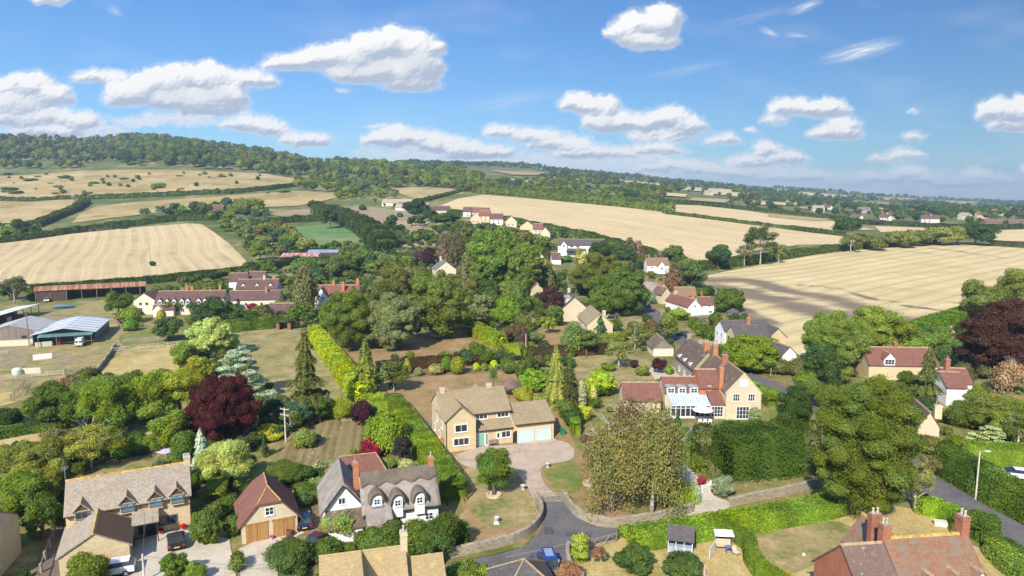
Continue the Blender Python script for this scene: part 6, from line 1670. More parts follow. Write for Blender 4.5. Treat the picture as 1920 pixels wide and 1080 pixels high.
# roofs cut by the lower edge of the picture
def edge_roofs():
 rz = R(15); p = Vector((-16.6, 55.5, 0))
 root = empty('stone_house', p, rz, 'golden slated roof with hipped centre and stone chimney at the bottom edge of the picture', 'house')
 mb = MB(); gwalls(mb, 0, 7.6, 0, 6, 3.2, 5.6, 'x'); gwalls(mb, 1.6, 5.6, -4, 3, 3.2, 5.6, 'y'); gwalls(mb, 7.62, 11, .6, 5.2, 2.7, 4.4, 'x'); mb.build('wall', LIME2, root)
 rb = MB(); groof(rb, 0, 7.5, 0, 6, 3.2, 5.6, 'x', mr=0); groof(rb, 1.6, 5.6, -4, 2.8, 3.2, 5.6, 'y', mr=0); groof(rb, 7.7, 11, .6, 5.2, 2.7, 4.4, 'x', mr=0); rb.build('roof', [T_GOLD], root)
 chimney(root, 7.5, 3.0, 4.2, 7.2, .6, .8, LIME2, 1, POTC)
 q = Vector((1.15, 60.3, 0)); r2 = empty('garden_building', q, R(14), 'pyramid roofed dark tiled outbuilding next to the lane at the bottom edge', 'outbuilding')
 m2 = MB().box(-2.6, 2.6, -2.6, 2.6, -.5, 2.3); m2.build('wall', GREYSTONE, r2)
 r3 = MB(); hip_roof(r3, -2.6, 2.6, -2.6, 2.6, 2.3, 4.3, hip=2.95); r3.build('roof', [T_DARK, RIDGE], r2)
 s = Vector((-51.0, 62.0, 0)); r4 = empty('stone_house', s, R(15), 'sliver of a stone gabled house with chimney at the left edge of the picture', 'house')
 m4 = MB(); gwalls(m4, -6, 0, 0, 8, 4.2, 6.3, 'x'); m4.build('wall', LIME2, r4); r5 = MB(); groof(r5, -6, 0, 0, 8, 4.2, 6.3, 'x', go=-.1); r5.build('roof', [T_GREY, RIDGE], r4)
 window(r4, 0, 2.6, 1.2, .8, 1.3, 'R', 1); chimney(r4, -.5, 4, 4, 7.6, .8, 1.0, LIME2, 0)
edge_roofs()
# ------------------------------------------------------------------ farmyard
TIN = M_sheet('pale_tin', (0.66, 0.68, 0.70), (0.52, 0.53, 0.54), 0.3, 0.6, 0.0)
TIN_G = M_sheet('green_tin', (0.10, 0.22, 0.20), (0.20, 0.30, 0.27), 0.3, 0.5, 0.2)
TIN_B = M_sheet('blue_tin', (0.10, 0.17, 0.24), (0.16, 0.20, 0.24), 0.3, 0.5, 0.2)
ASB = M_sheet('cement_sheet', (0.46, 0.44, 0.42), (0.34, 0.32, 0.30), 0.3, 0.9, 0.0)
RUST = M_sheet('rusty_tin', (0.26, 0.095, 0.045), (0.46, 0.30, 0.21), 0.3, 0.85, 0.0, stain=(0.46, 0.60))
BLOCK = M_masonry('painted_blockwork', (0.66, 0.63, 0.48), (0.60, 0.57, 0.43), (0.5, 0.47, 0.36), .45, .22, .12)
def farm():
 r = empty('cattle_shed', (-137, 173.6, 0), R(17), 'timber boarded shed with a low grey cement roof in the farmyard', 'shed')
 m = MB(); gwalls(m, 0, 12.5, 0, 15, 3.3, 5.1, 'y'); m.build('wall', GREYWOOD, r)
 m = MB(); groof(m, 0, 12.5, 0, 15, 3.3, 5.1, 'y', ov=.3, th=.07, ridge=False); m.build('roof', ASB, r)
 MB().box(-.1, 12.4, -.12, -.02, -.3, 1.2).build('block_plinth', BLOCK, r); window(r, 9.4, 0, 1.5, 1.3, .8, 'F', 1, 1, GREYFR)
 r = empty('open_shed', (-123.5, 173, 0), R(21), 'open fronted farm shed with pale ribbed roof and faded green canopy, van parked inside', 'shed')
 m = MB(); gwalls(m, 0, .12, 0, 20, 2.9, 2.9, 'n'); m.box(13.9, 14.02, 0, 20, -.3, 2.95); m.box(0, 14, 19.9, 20.05, -.3, 3.4); m.box(0.13, 13.88, 5, 5.1, -.3, 3.3); m.build('wall', [TIN_B], r)
 m = MB(); groof(m, -.2, 14.2, -.2, 20.2, 2.95, 4.3, 'y', ov=.2, th=.06, ridge=False); m.build('roof', TIN, r)
 m = MB()
 for k in range(6): groof(m, -.2, 14.2, 1.5 + 3.4 * k, 1.85 + 3.4 * k, 3.04, 4.39, 'y', ov=.2, go=0, th=.03, ridge=False)
 m.build('roof_lights', M_plain('dark_roof_light', (.16, .18, .19), .5), r)
 MB().prism([(-2.4, 2.55), (-2.4, 2.62), (-.1, 3.05), (-.1, 2.98)], 1.5, 13.8, 'x').build('canopy', TIN_G, r)
 for x in (1.7, 5.7, 9.8, 13.5): MB().box(x, x + .12, -2.3, -2.18, -.2, 2.6).build('post', GREYWOOD, r)
 r = empty('pole_shed', (-151, 190, 0), R(9), 'long mono pitch pole shed with pale roof at the left edge of the farmyard', 'shed')
 MB().prism([(-7, 2.4), (-7, 2.5), (.4, 3.4), (.4, 3.3)], 0, 34, 'y').build('roof', TIN, r)
 MB().box(-6.9, -6.8, 0, 34, -.2, 2.4).box(-6.79, -.6, 16.8, 16.9, -.2, 2.6).build('wall', GREYWOOD, r)
 for k in range(8): MB().box(.05, .2, .3 + k * 4.7, .45 + k * 4.7, -.2, 3.25).build('post', GREYWOOD, r)
 for k in (1, 3, 5): MB().box(-.2, -.1, 1 + k * 4.7, 3.4 + k * 4.7, -.2, 1.9).build('stable_door', BLOCK, r)
 p = G(67, 567)
 r = empty('dutch_barn', p, R(27), 'long rusty roofed open barn at the foot of the stubble field', 'barn')
 m = MB(); n = 10; arc = [(3.6 - 3.9 * math.cos(math.pi * k / n), 4.1 + 1.3 * math.sin(math.pi * k / n)) for k in range(n + 1)]
 m.prism(arc + [(a, b - .06) for a, b in reversed(arc)], -.4, 36, 'x'); m.build('roof', RUST, r)
 MB().box(0, 9.5, .1, .2, -.3, 4).box(0, .1, .21, 7, -.3, 4).box(0.11, 35.5, 7, 7.1, -.3, 3.0).build('wall', DARKWOOD, r)
 for k in range(8): MB().box(4.8 * k, 4.8 * k + .18, -.1, .08, -.3, 4.2).build('post', GREYWOOD, r)
 p = G(526, 492); r = empty('patchy_barn', p, R(4), 'open barn with a red and white patched rusty roof among the trees', 'barn')
 MB().prism([(-.2, 2.9), (-.2, 3.0), (6, 4.4), (6, 4.3)], 0, 19, 'x').build('roof', M_sheet('patched_tin', (.55, .45, .40), (.34, .08, .06), 1.5, .7, 0, stain=(.45, .52)), r)
 for k in range(5): MB().box(4.6 * k, 4.6 * k + .2, 0, .2, -.3, 3).build('post', DARKWOOD, r)
 MB().box(0.3, 18.8, 5.7, 5.8, -.3, 4).build('wall', DARKWOOD, r)
 p = G(577, 484); r = empty('long_shed', p, R(2), 'long low shed with grey and blue roof behind the patched rusty barn', 'shed')
 m = MB(); gwalls(m, 0, 16, 0, 7, 3, 4.2, 'x'); m.build('wall', DARKWOOD, r); m = MB(); groof(m, 0, 16, 0, 7, 3, 4.2, 'x', th=.06, ridge=False); m.build('roof', M_sheet('blue_grey_tin', (.30, .33, .38), (.12, .20, .38), .4, .5, .1, stain=(.52, .56)), r)
 labs = ['low dark field shelter, left one above the stubble field', 'low dark field shelter, middle one above the stubble field', 'small dark horse trailer on the right of the field shelters']
 for i, (a, b, w_) in enumerate(((146, 436, 10), (175, 434, 13), (226, 431, 4))):
  p = G(a, b); m = MB(); m.box(0, w_, 0, 3.5, -.3, 2.3); m.prism([(-.3, 2.3), (-.3, 2.6), (3.8, 2.45), (3.8, 2.33)], -.2, w_ + .2, 'x')
  m.build('field_shelter' if i < 2 else 'horse_trailer', DARKWOOD if i < 2 else BLACK, None, p, R(12), label=labs[i], cat='shelter' if i < 2 else 'trailer')
 # low walls and a trough in the yard
 for (a, b, c, d, lb) in ((62, 676, 98, 672, 'white painted low wall panel standing in the farmyard below the van'), (41, 702, 77, 700, 'cream low block wall beside the pale tank in the lower farmyard'), (0, 650, 58, 648, 'cream block wall along the front of the timber shed'), (66, 652, 98, 649, 'cream block wall left of the open fronted shed')):
  stone_wall(PP(a, b, c, d), 1.25, .2, lb, 'low_wall', mat=BLOCK if a != 62 else RENDER, jitter=0.0)
 MB().lathe([(.9, 0), (1.0, .4), (1.0, 1.2), (.7, 1.5), (.2, 1.6)], 14).build('water_tank', M_plain('tank_green', (.55, .62, .50), .5), None, G(33, 703), label='pale rounded water tank in the lower farmyard', cat='tank')
 # upturned boat
 m = MB(); n = 12; rows = []
 for j in range(n + 1):
  t = j / n; w_ = 1.0 * math.sin(math.pi * min(1, .12 + .88 * t)) ** .6 * (1 if t < 1 else 0.5); L_ = -3.2 + 6.4 * t
  rows.append([(L_, -w_, .95), (L_, -w_ * .9, .5), (L_, -w_ * .4, .15), (L_, 0, .05 + .3 * abs(t - .5)), (L_, w_ * .4, .15), (L_, w_ * .9, .5), (L_, w_, .95), (L_, w_ * .85, .9), (L_, 0, .75), (L_, -w_ * .85, .9)])
 vs = [p for r_ in rows for p in r_]; fs = [(j * 10 + k, (j + 1) * 10 + k, (j + 1) * 10 + (k + 1) % 10, j * 10 + (k + 1) % 10) for j in range(n) for k in range(10)] + [list(range(10)), [n * 10 + k for k in range(10)][::-1]]
 m.add(vs, fs); m.build('boat', M_plain('boat_blue', (.06, .22, .48), .35), None, G(121, 578), R(20), label='small blue boat lying in the farmyard before the rusty barn', cat='boat')
farm()
# ------------------------------------------------------------------ vehicles
TYRE = M_plain('tyre', (.02, .02, .02), .9); LAMP_R = M_plain('tail_lamp', (.35, .02, .02), .3); PLATE = M_plain('yellow_plate', (.65, .50, .05), .5); LAMP_W = M_plain('head_lamp', (.6, .6, .6), .2)
def car(p, heading, paint, label, kind='hatch', L=4.2, W=1.78, H=1.5, name='car', cat='car', soft=None):
 """front points along +x locally"""
 r = empty(name, p, heading, label, cat)
 hb = .82 if kind != 'van' else 1.0
 prof = {'hatch': [(-L / 2, .35), (-L / 2 - .02, .75), (-L / 2 + .08, hb + .08), (-L / 2 + .35, hb + .12), (.25 * L, hb + .08), (L / 2 - .18, hb - .10), (L / 2, .62), (L / 2, .32)],
   'suv': [(-L / 2, .42), (-L / 2 - .02, .85), (-L / 2 + .06, 1.05), (-L / 2 + .3, 1.08), (.24 * L, 1.05), (L / 2 - .15, .95), (L / 2, .72), (L / 2, .4)],
   'van': [(-L / 2, .4), (-L / 2, 1.0), (-L / 2 + .02, 1.1), (.3 * L, 1.1), (L / 2 - .1, .85), (L / 2, .6), (L / 2, .4)]}[kind]
 def shell(prof, w0, w1, mat, nm):
  mb = MB(); n = len(prof); zt = max(z for _, z in prof)
  for s, k in ((-1, .985), (-1, 1), (1, 1), (1, .985)): pass
  vs = []
  zlo = min(z for _, z in prof)
  for s in (-1, 1):
   for x, z in prof:
    t = (z - zlo) / (zt - zlo); vs.append((x, s * (w0 + (w1 - w0) * t) / 2, z))
  fs = [list(range(n)), [n + k for k in range(n)][::-1]] + [(k, k + n, (k + 1) % n + n, (k + 1) % n) for k in range(n)]
  mb.add(vs, fs); o = mb.build(nm, mat, r)
  bv = o.modifiers.new('b', 'BEVEL'); bv.width = .05; bv.segments = 2; bv.limit_method = 'ANGLE'
  return o
 shell(prof, W, W - .08, paint, 'body')
 zb = prof[3][1] - .03
 if kind == 'van': cab = [(-L / 2 + .03, zb), (-L / 2 + .1, H), (.22 * L, H), (.36 * L, zb)]
 elif kind == 'suv': cab = [(-L / 2 + .1, zb), (-L / 2 + .42, H - .03), (.02 * L, H), (.24 * L, zb)]
 else: cab = [(-L / 2 + .22, zb), (-L / 2 + .75, H - .03), (0, H), (.22 * L, zb)]
 shell(cab, W - .12, W - .42, soft or GLASS if kind != 'van' else paint, 'windows' if not soft else 'soft_top')
 if kind != 'van':
  x0, x1 = cab[1][0], cab[2][0]; MB().box(x0 + .04, x1 - .04, -(W - .5) / 2, (W - .5) / 2, H - .05, H + .015).build('roof', soft or paint, r)
 else:
  for s in (-1, 1): MB().box(-L / 2 - .01, -L / 2 + .05, s * .42 - .27, s * .42 + .27, 1.15, 1.6).build('rear_window', GLASS, r)
 wm = MB(); wm.M = Matrix.Rotation(R(90), 4, 'X'); wm.lathe([(.1, -.11), (.31, -.11), (.33, -.05), (.33, .05), (.31, .11), (.1, .11)], 16); rim = MB(); rim.M = Matrix.Rotation(R(90), 4, 'X'); rim.lathe([(.02, -.12), (.19, -.12), (.19, .12), (.02, .12)], 12)
 tm, rm = wm.mesh('tyre', [TYRE]), rim.mesh('rim', [LEADM])
 for x in (-L * .31, L * .32):
  for s in (-1, 1):
   w_ = empty('wheel', (x, s * (W / 2 - .1), .33), 0); w_.parent = r; link('tyre', tm, w_); link('rim', rm, w_)
 for s in (-1, 1):
  MB().box(-L / 2 - .05, -L / 2 + .05, s * (W / 2 - .2) - .13, s * (W / 2 - .2) + .13, .62, .82).build('tail_light', LAMP_R, r)
  MB().box(L / 2 - .1, L / 2 + .02, s * (W / 2 - .25) - .16, s * (W / 2 - .25) + .16, .58, .72).build('headlight', LAMP_W, r)
  MB().box(.14 * L, .14 * L + .1, s * (W / 2 + .02) - .09, s * (W / 2 + .02) + .09, .9, 1.02).build('mirror', BLACK, r)
 MB().box(-L / 2 - .055, -L / 2 - .02, -.26, .26, .5, .61).build('number_plate', PLATE, r)
 return r
NAVY = M_plain('navy_car_paint', (.012, .02, .06), .2, spec=.6); WPAINT = M_plain('white_car_paint', (.68, .68, .70), .25, spec=.6); BPAINT = M_plain('black_car_paint', (.012, .012, .015), .2, spec=.6); DRED = M_plain('dark_red_car_paint', (.10, .012, .012), .25, spec=.6)
BLUEP = M_plain('royal_blue_paint', (.02, .05, .20), .25, spec=.6)
def P3(px, py): q = G(px, py); q.z += .06; return q
car(P3(331, 1022), R(90 + 28), BPAINT, 'small black car parked on the pale drive of the grey tiled stone house', L=3.7, soft=M_plain('black_hood', (.02, .02, .022), .8))
car(P3(210, 1079), R(180 + 22), WPAINT, 'white car with black roof rails beside the ivy covered annexe wall', 'suv', 4.3)
car(P3(570, 985), R(90 + 20), NAVY, 'dark blue car parked beside the stone garage with oak doors', L=3.9)
car(P3(602, 1022), R(60), DRED, 'dark red car mostly hidden behind the shrubs below the thatched cottage', L=3.8)
car(P3(1280, 631), R(118), BPAINT, 'dark car parked at the side of the village road', L=4.4)
c = car(P3(1028, 1068), R(98), BLUEP, 'blue off road car with white pillars and roof panel in the lane', 'suv', 4.0, H=1.9, W=1.8)
MB().box(-.9, .6, -.42, .42, 1.93, 1.97).build('roof_panel', M_plain('roof_glass', (.22, .28, .36), .3), c); MB().box(-1.3, .9, -.62, .62, 1.88, 1.925).build('roof_skin', BLUEP, c)
for s in (-1, 1): MB().box(-1.95, .4, s * .80 - .02, s * .80 + .02, 1.05, 1.12).box(-1.6, -1.5, s * .76 - .03, s * .76 + .03, 1.12, 1.85).build('side_trim', WPAINT, c)
car(P3(151, 648), R(112), WPAINT, 'white van parked under the green canopy of the open farm shed', 'van', 4.6, 1.8, 2.05, 'van', 'van')
car(P3(88, 566), R(-60), M_plain('cream_paint', (.5, .47, .38), .4), 'old pale car standing before the rusty barn', 'suv', 3.9)
car(P3(1146, 597), R(170), BPAINT, 'black car on the drive beside the two block stone house', L=4.2)
car(P3(1900, 898), R(160), WPAINT, 'white car roof showing behind the tall hedge on the right', 'suv', 4.6)
for i, (a, b, c_, k) in enumerate(((105, 640, (.05, .10, .30), 'blue tarpaulin bundle hanging in the open shed'), (112, 641, (.45, .04, .03), 'red garment bundle hanging in the open shed'))):
 m = MB().lathe([(.25, .3), (.42, .8), (.36, 1.4), (.2, 1.9)], 8); m.build('bundle', M_plain('cloth%d' % i, c_, .8), None, G(a, b + 6), label=k, cat='bundle')
# ------------------------------------------------------------------ poles, gates, garden things
POLE = M_plain('pole_timber', (.20, .15, .11), .9, var=.3); POLEW = M_plain('weathered_pole', (.55, .50, .42), .8, var=.2)
def pole(px, py, pyt, label, arm=1, mat=None, lamp=False, r=.13, aw=.8):
 p = G(px, py); H = max(3, top_z(p, pyt)); o = empty('utility_pole' if not lamp else 'street_lamp', p, R(random.uniform(-30, 30)) if not lamp else 0, label, 'pole' if not lamp else 'street lamp')
 MB().tube([(0, 0, -.3), (0, 0, H)], [r, r * .75], 8).build('pole', mat or POLE, o)
 for k in range(arm): MB().box(-aw, aw, -.05, .05, H - .35 - k * .9, H - .23 - k * .9).box(-aw, -aw + .06, -.04, .04, H - .23 - k * .9, H - .05 - k * .9).box(aw - .06, aw, -.04, .04, H - .23 - k * .9, H - .05 - k * .9).build('crossarm', mat or POLE, o)
 if lamp:
  MB().tube([(0, 0, H - .1), (-.2, 0, H + .05), (.9, 0, H + .1)], .04, 6).build('bracket', LEADM, o); MB().box(.6, 1.3, -.14, .14, H + .02, H + .14).build('lamp_head', M_plain('lamp_shell', (.55, .53, .48), .5), o)
 return p, H
pa = pole(536, 830, 764, 'pale pole with two cross arms standing in the striped lawn garden', 2, POLEW, r=.13)
pole(1829, 937, 847, 'street lamp on a pale pole beside the lane on the right', 0, POLEW, True, r=.11)
pb = pole(55, 650, 586, 'tall timber pole in front of the timber boarded farm shed', 0)
pole(672, 600, 552, 'thin pole beside the silver birch before the white twin gabled house', 1, POLEW, r=.09)
pole(986, 664, 626, 'pole standing behind the clipped hedge in mid village', 0, POLEW, r=.12)
pole(1042, 598, 567, 'thin pole left of the two block stone house', 0, POLEW, r=.09)
pole(282, 495, 458, 'lone pole with a bush at its foot in the left stubble field', 0, r=.12)
pole(982, 545, 505, 'dark pole beside the weeping willow', 0)
for (a, b, t, lb) in ((941, 412, 392, 'pole at the upper edge of the valley row'), (1083, 455, 432, 'thin pole on the stubble slope above the white house'), (1040, 441, 430, 'short pole on the stubble slope edge'), (450, 440, 415, 'white pole in the tree belt above the green field')): pole(a, b, t, lb, 0, r=.10)
pole(1445, 705, 686, 'short road sign post by the bend of the village road', 0, POLEW, r=.05)
pole(1314, 875, 868, 'small post by the drive', 0, POLEW, r=.05) if False else None
def five_bar_gate(a, b, h, label, mat, name='field_gate', posts=True, diag=True):
 d = (b - a); L = math.hypot(d.x, d.y); rz = math.atan2(d.y, d.x)
 r = empty(name, (a.x, a.y, a.z + .05), rz, label, 'gate')
 m = MB()
 for k in range(5): m.box(0.1, L - .1, -.03, .03, .15 + k * (h - .2) / 4, .24 + k * (h - .2) / 4)
 m.box(.08, .18, -.045, .045, .05, h + .1); m.box(L - .18, L - .08, -.045, .045, .05, h + .1); m.box(L / 2 - .05, L / 2 + .05, -.045, .045, .1, h)
 m.build('gate_bars', mat, r)
 if posts:
  for x in (-.1, L + .1): MB().box(x - .1, x + .1, -.1, .1, -.2, h + .35).build('gate_post', mat, r)
 return r
five_bar_gate(G(1010, 943), G(1053, 939), 1.1, 'five bar timber gate closing the main drive between the curved stone walls', WOODRAIL)
five_bar_gate(G(1302, 930), G(1331, 922), 1.1, 'white painted gate at the foot of the sandy side drive', WOODWHITE)
five_bar_gate(G(1298 - 73, 693), G(1238, 692), 1.2, 'small white garden gate under the arbour near the pale garage', WOODWHITE)
five_bar_gate(G(125, 704), G(160, 700), 1.2, 'grey metal hurdle gate in the farm paddock fence', GREYWOOD)
tg = empty('trellis_gate', G(1106, 1030), math.atan2(G(1156, 1016).y - G(1106, 1030).y, G(1156, 1016).x - G(1106, 1030).x), 'weathered open gate of crossed timbers beside the lane at the bottom', 'gate')
LT = (G(1156, 1016) - G(1106, 1030)).length
m = MB().box(0, LT, -.03, .03, 1.0, 1.1).box(0, LT, -.03, .03, .08, .18)
for k in range(4):
 x0, x1 = LT * k / 4, LT * (k + 1) / 4;
 if k % 2: x0, x1 = x1, x0
 m.tube([(x0, 0, .15), (x1, 0, 1.05)], .045, 5)
m.build('bars', WOODRAIL, tg)
for x in (-.05, LT + .05): MB().box(x - .06, x + .06, -.06, .06, -.2, 1.25).build('post', WOODRAIL, tg)
STW = PP(1006, 941, 1014, 955, 1015, 972, 1006, 990, 985, 1008, 950, 1022, 905, 1033, 850, 1045, 800, 1056)
stone_wall(catmull(STW, 4), 1.15, .55, 'curved dry stone wall left of the drive gate', jitter=.06)
stone_wall(catmull(PP(1060, 938, 1066, 950, 1080, 966, 1105, 980, 1145, 988, 1190, 984, 1240, 975, 1298, 960), 4), 1.15, .55, 'curved dry stone wall right of the drive gate under the birches', jitter=.06)
stone_wall(catmull(PP(1368, 950, 1420, 938, 1480, 926, 1548, 908), 4), 1.15, .5, 'straight stone wall behind the bright green hedge', jitter=.05)
stone_wall(catmull(PP(1066, 1030, 1064, 1048, 1072, 1070, 1092, 1090), 4), .9, .5, 'short curved stone wall beside the lane at the bottom', jitter=.06)
stone_wall(PP(1140, 597, 1190, 590), 1.3, .4, 'pale garden wall right of the two block stone house', jitter=.03); stone_wall(PP(1165, 612, 1198, 608), .7, .3, 'low pale wall before the small lawn by the road', jitter=.03)
stone_wall(PP(1310, 644, 1341, 648), 1.0, .35, 'pale stone wall joining the tall white gabled house', jitter=.02); stone_wall(PP(1203, 562, 1222, 578, 1240, 592), 1.2, .4, 'stone wall along the upper road', jitter=.04)
stone_wall(PP(230, 642, 262, 639, 345, 633), .8, .5, 'pale garden retaining wall before the terrace vegetable plot', mat=STONE_WALL, jitter=.02)
stone_wall(PP(176, 704, 190, 688, 205, 668, 216, 650), 1.0, .6, 'rough stone and brushwood wall climbing beside the farm paddock', jitter=.15)
stone_wall(PP(1585, 678, 1640, 660), 1.6, .3, 'brown boarded yard fence left of the red tiled house', 'yard_fence', 'fence', mat=GREYWOOD, jitter=0)
stone_wall(catmull(PP(640, 790, 700, 783, 735, 778), 3), .5, .4, 'low stone edging at the top of the striped lawn', jitter=.05)
stone_wall(catmull(PP(1038, 1080, 1045, 1065), 2), .5, .4, 'x', jitter=.05) if False else None
FENCEP = M_plain('pale_rail', (0.50, 0.45, 0.36), 0.8, var=.2)
rail_fence(PP(0, 716, 60, 709, 120, 704), 1.2, 'pale post and rail fence along the bottom of the farmyard', mat=FENCEP)
rail_fence(PP(160, 700, 176, 699), 1.2, 'short pale rail fence between the hurdle gate and the stone wall', mat=FENCEP)
rail_fence(PP(208, 661, 260, 656, 350, 646), 1.2, 'pale post and rail fence between the vegetable plot and the paddock', mat=FENCEP)
rail_fence(PP(20, 752, 35, 738, 48, 722), 1.2, 'weathered rail fence running down at the far left')
rail_fence(PP(0, 666, 14, 665), 1.2, 'short pale rail fence at the left edge below the timber shed', mat=FENCEP)
panel_fence(PP(212, 600, 222, 612, 232, 622), 1.5, 'grey panel fence beside the terrace garden', GREYWOOD)
panel_fence(PP(998, 592, 1020, 590), 1.6, 'reddish panel fence left of the thin pole', M_planks('red_fence', (.36, .15, .08), (.28, .12, .06), .14)); panel_fence(PP(1026, 590, 1050, 588), 1.6, 'reddish panel fence right of the thin pole', M_planks('red_fence', (.36, .15, .08), (.28, .12, .06), .14))
rail_fence(PP(70, 1100, 85, 1052, 100, 1010), 1.1, 'stepped timber posts beside the brown paved side path', rails=1, step=1.8, post=.22)
def garden_things():
 # garden shelter
 p = G(518, 619); r = empty('garden_shed', p, R(4), 'open wooden garden shelter with a dark roof at the far end of the long lawn', 'shed')
 MB().box(0, .9, 0, 2.8, -.1, 2.0).box(3.2, 4.1, 0, 2.8, -.1, 2.0).box(.9, 3.2, 2.6, 2.8, -.1, 2.0).build('wall', M_planks('brown_boards', (.27, .15, .08), (.20, .11, .06), .16), r)
 MB().prism([(-.4, 2.35), (-.4, 2.45), (3.0, 2.15), (3.0, 2.02)], -.3, 4.4, 'x').build('roof', T_DARK, r)
 # gazebo
 p = G(958, 742); r = empty('gazebo', p, 0, 'round thatched gazebo with dark posts behind the honey stone house', 'gazebo')
 MB().lathe([(2.1, 1.9), (2.15, 2.05), (1.2, 2.75), (.15, 3.4), (.02, 3.45)], 12).build('roof', THATCH_D, r, smooth=False)
 for k in range(6): a = k * math.pi / 3; MB().tube([(1.7 * math.cos(a), 1.7 * math.sin(a), -.1), (1.7 * math.cos(a), 1.7 * math.sin(a), 2.0)], .07, 6).build('post', DARKWOOD, r)
 p = G(1374, 596); r = empty('gazebo', p, 0, 'small dark round roofed gazebo at the edge of the gold field', 'gazebo')
 MB().lathe([(2.3, 1.9), (1.2, 2.6), (.1, 3.2)], 10).build('roof', T_DARK, r)
 for k in range(5): a = k * math.pi * .4; MB().tube([(1.8 * math.cos(a), 1.8 * math.sin(a), -.1), (1.8 * math.cos(a), 1.8 * math.sin(a), 2.0)], .08, 5).build('post', DARKWOOD, r)
 # playhouse greenhouse
 a = G(1252, 1036); b = G(1290, 1046); rz = math.atan2(b.y - a.y, b.x - a.x) + R(0)
 r = empty('playhouse', a, R(-14), 'little hut with dark tiled roof and pale blue timber frame between two round shrubs', 'hut')
 m = MB(); m.box(0.06, 2.54, .06, 1.94, 0, .75); m.build('wall', M_planks('pale_blue_boards', (.42, .48, .55), (.34, .40, .48), .12), r)
 m = MB()
 for x in (0, .8, 1.65, 2.5):
  for y in (0, 1.92): m.box(x, x + .08, y, y + .08, 0, 1.7)
 for y in (.6, 1.3): m.box(2.5, 2.58, y, y + .06, 0, 2.2)
 m.box(0, 2.58, -.01, .07, 1.62, 1.72); m.box(0, 2.58, 1.93, 2.01, 1.62, 1.72); m.box(2.49, 2.59, 0, 2.0, 1.62, 1.72)
 m.tube([(2.54, 0, 1.7), (2.54, 1, 2.6), (2.54, 2, 1.7)], .05, 5); m.build('frame', M_plain('pale_blue_paint', (.55, .60, .66), .6), r)
 m = MB(); groof(m, 0, 2.6, 0, 2, 1.72, 2.6, 'x', ov=.25, th=.06); m.build('roof', [T_DARK, T_DARK], r)
 # swing seat
 p = G(1356, 1030); r = empty('swing_seat', p, R(-6), 'white canopied garden swing seat on the small lawn', 'swing seat')
 MB().prism([(-.55, 1.75), (-.5, 1.85), (.6, 2.0), (.65, 1.88)], -1.0, 1.0, 'x').build('canopy', WHITE, r)
 m = MB()
 for x in (-.95, .95): m.tube([(x, -.7, 0), (x, 0, 1.9), (x, .7, 0)], .03, 5)
 m.build('frame', LEADM, r); MB().box(-.8, .8, -.3, .3, .45, .55).build('seat', M_plain('beige_cushion', (.50, .42, .30), .8), r); MB().box(-.8, .8, .25, .35, .55, 1.1).build('backrest', M_plain('beige_cushion', (.50, .42, .30), .8), r)
 p = G(1366, 1036); MB().box(-.35, .35, -.3, .3, .62, .67).box(-.3, -.24, -.25, .25, 0, .62).box(.24, .3, -.25, .25, 0, .62).build('side_table', M_plain('blue_cloth', (.10, .15, .32), .7), None, p, label='little blue topped table beside the swing seat', cat='table')
 p = G(1381, 1042); r = empty('garden_chair', p, R(30), 'cream folding chair beside the little blue topped table', 'chair')
 MB().box(-.28, .28, -.28, .28, .36, .42).build('seat', M_plain('cream_canvas', (.6, .52, .38), .8), r); MB().prism([(.22, .4), (.28, .4), (.45, .95), (.39, .95)], -.28, .28, 'x').build('backrest', M_plain('cream_canvas', (.6, .52, .38), .8), r)
 for x in (-.25, .25):
  for y in (-.25, .25): MB().box(x - .02, x + .02, y - .02, y + .02, 0, .36).build('leg', WOODRAIL, r)
 for (a, b, c_, d, col, lb) in ((1330, 1052, 1340, 1015, (.75, .72, .70), 'white cloth screen propped beside the swing seat'), (1316, 1085, 1322, 1062, (.72, .45, .42), 'pink and white towel hanging at the bottom of the small lawn')):
  q0, q1 = G(a, b), G(c_, d + 22); dd = q1 - q0
  MB().box(0, math.hypot(dd.x, dd.y), -.02, .02, .2, 1.4).build('screen', M_plain('cloth_' + lb[:4], col, .8), None, q0, math.atan2(dd.y, dd.x), label=lb, cat='cloth')
 MB().lathe([(.14, 0), (.17, .12), (.12, .26), (.02, .3)], 10).build('garden_ball', WHITE, None, G(1507, 1042), label='small white ball on the dry lawn before the brick house', cat='ball')
 MB().box(-.7, .7, -.35, .35, 0, .55).box(-.75, .75, -.4, .4, .56, .62).build('storage_box', M_plain('cream_box', (.62, .58, .48), .6), None, G(1763, 986), R(-15), label='cream storage box beside the clipped hedge near the lane', cat='box')
 # staddle stones, statue, tree rings
 for a, b, lb in ((1027, 877, 'mushroom shaped staddle stone on the green patch right of the gravel'), (981, 919, 'mushroom shaped staddle stone left of the gravel drive')):
  MB().lathe([(.26, 0), (.2, .3), (.16, .55), (.36, .6), (.4, .68), (.25, .8), (.05, .84)], 12).build('staddle_stone', M_plain('staddle', (.42, .38, .32), .9, var=.25), None, G(a, b), label=lb, cat='stone')
 r = empty('sundial', G(931, 982), 0, 'small pale stone urn on a plinth in the middle of the front lawn', 'ornament')
 MB().box(-.35, .35, -.35, .35, 0, .12).box(-.25, .25, -.25, .25, .12, .3).build('plinth', M_plain('pale_stone', (.55, .52, .46), .85, var=.15), r); MB().lathe([(.14, .3), (.1, .45), (.26, .6), (.32, .85), (.24, .85), (.18, .72)], 12).build('bowl', M_plain('pale_stone', (.55, .52, .46), .85, var=.15), r)
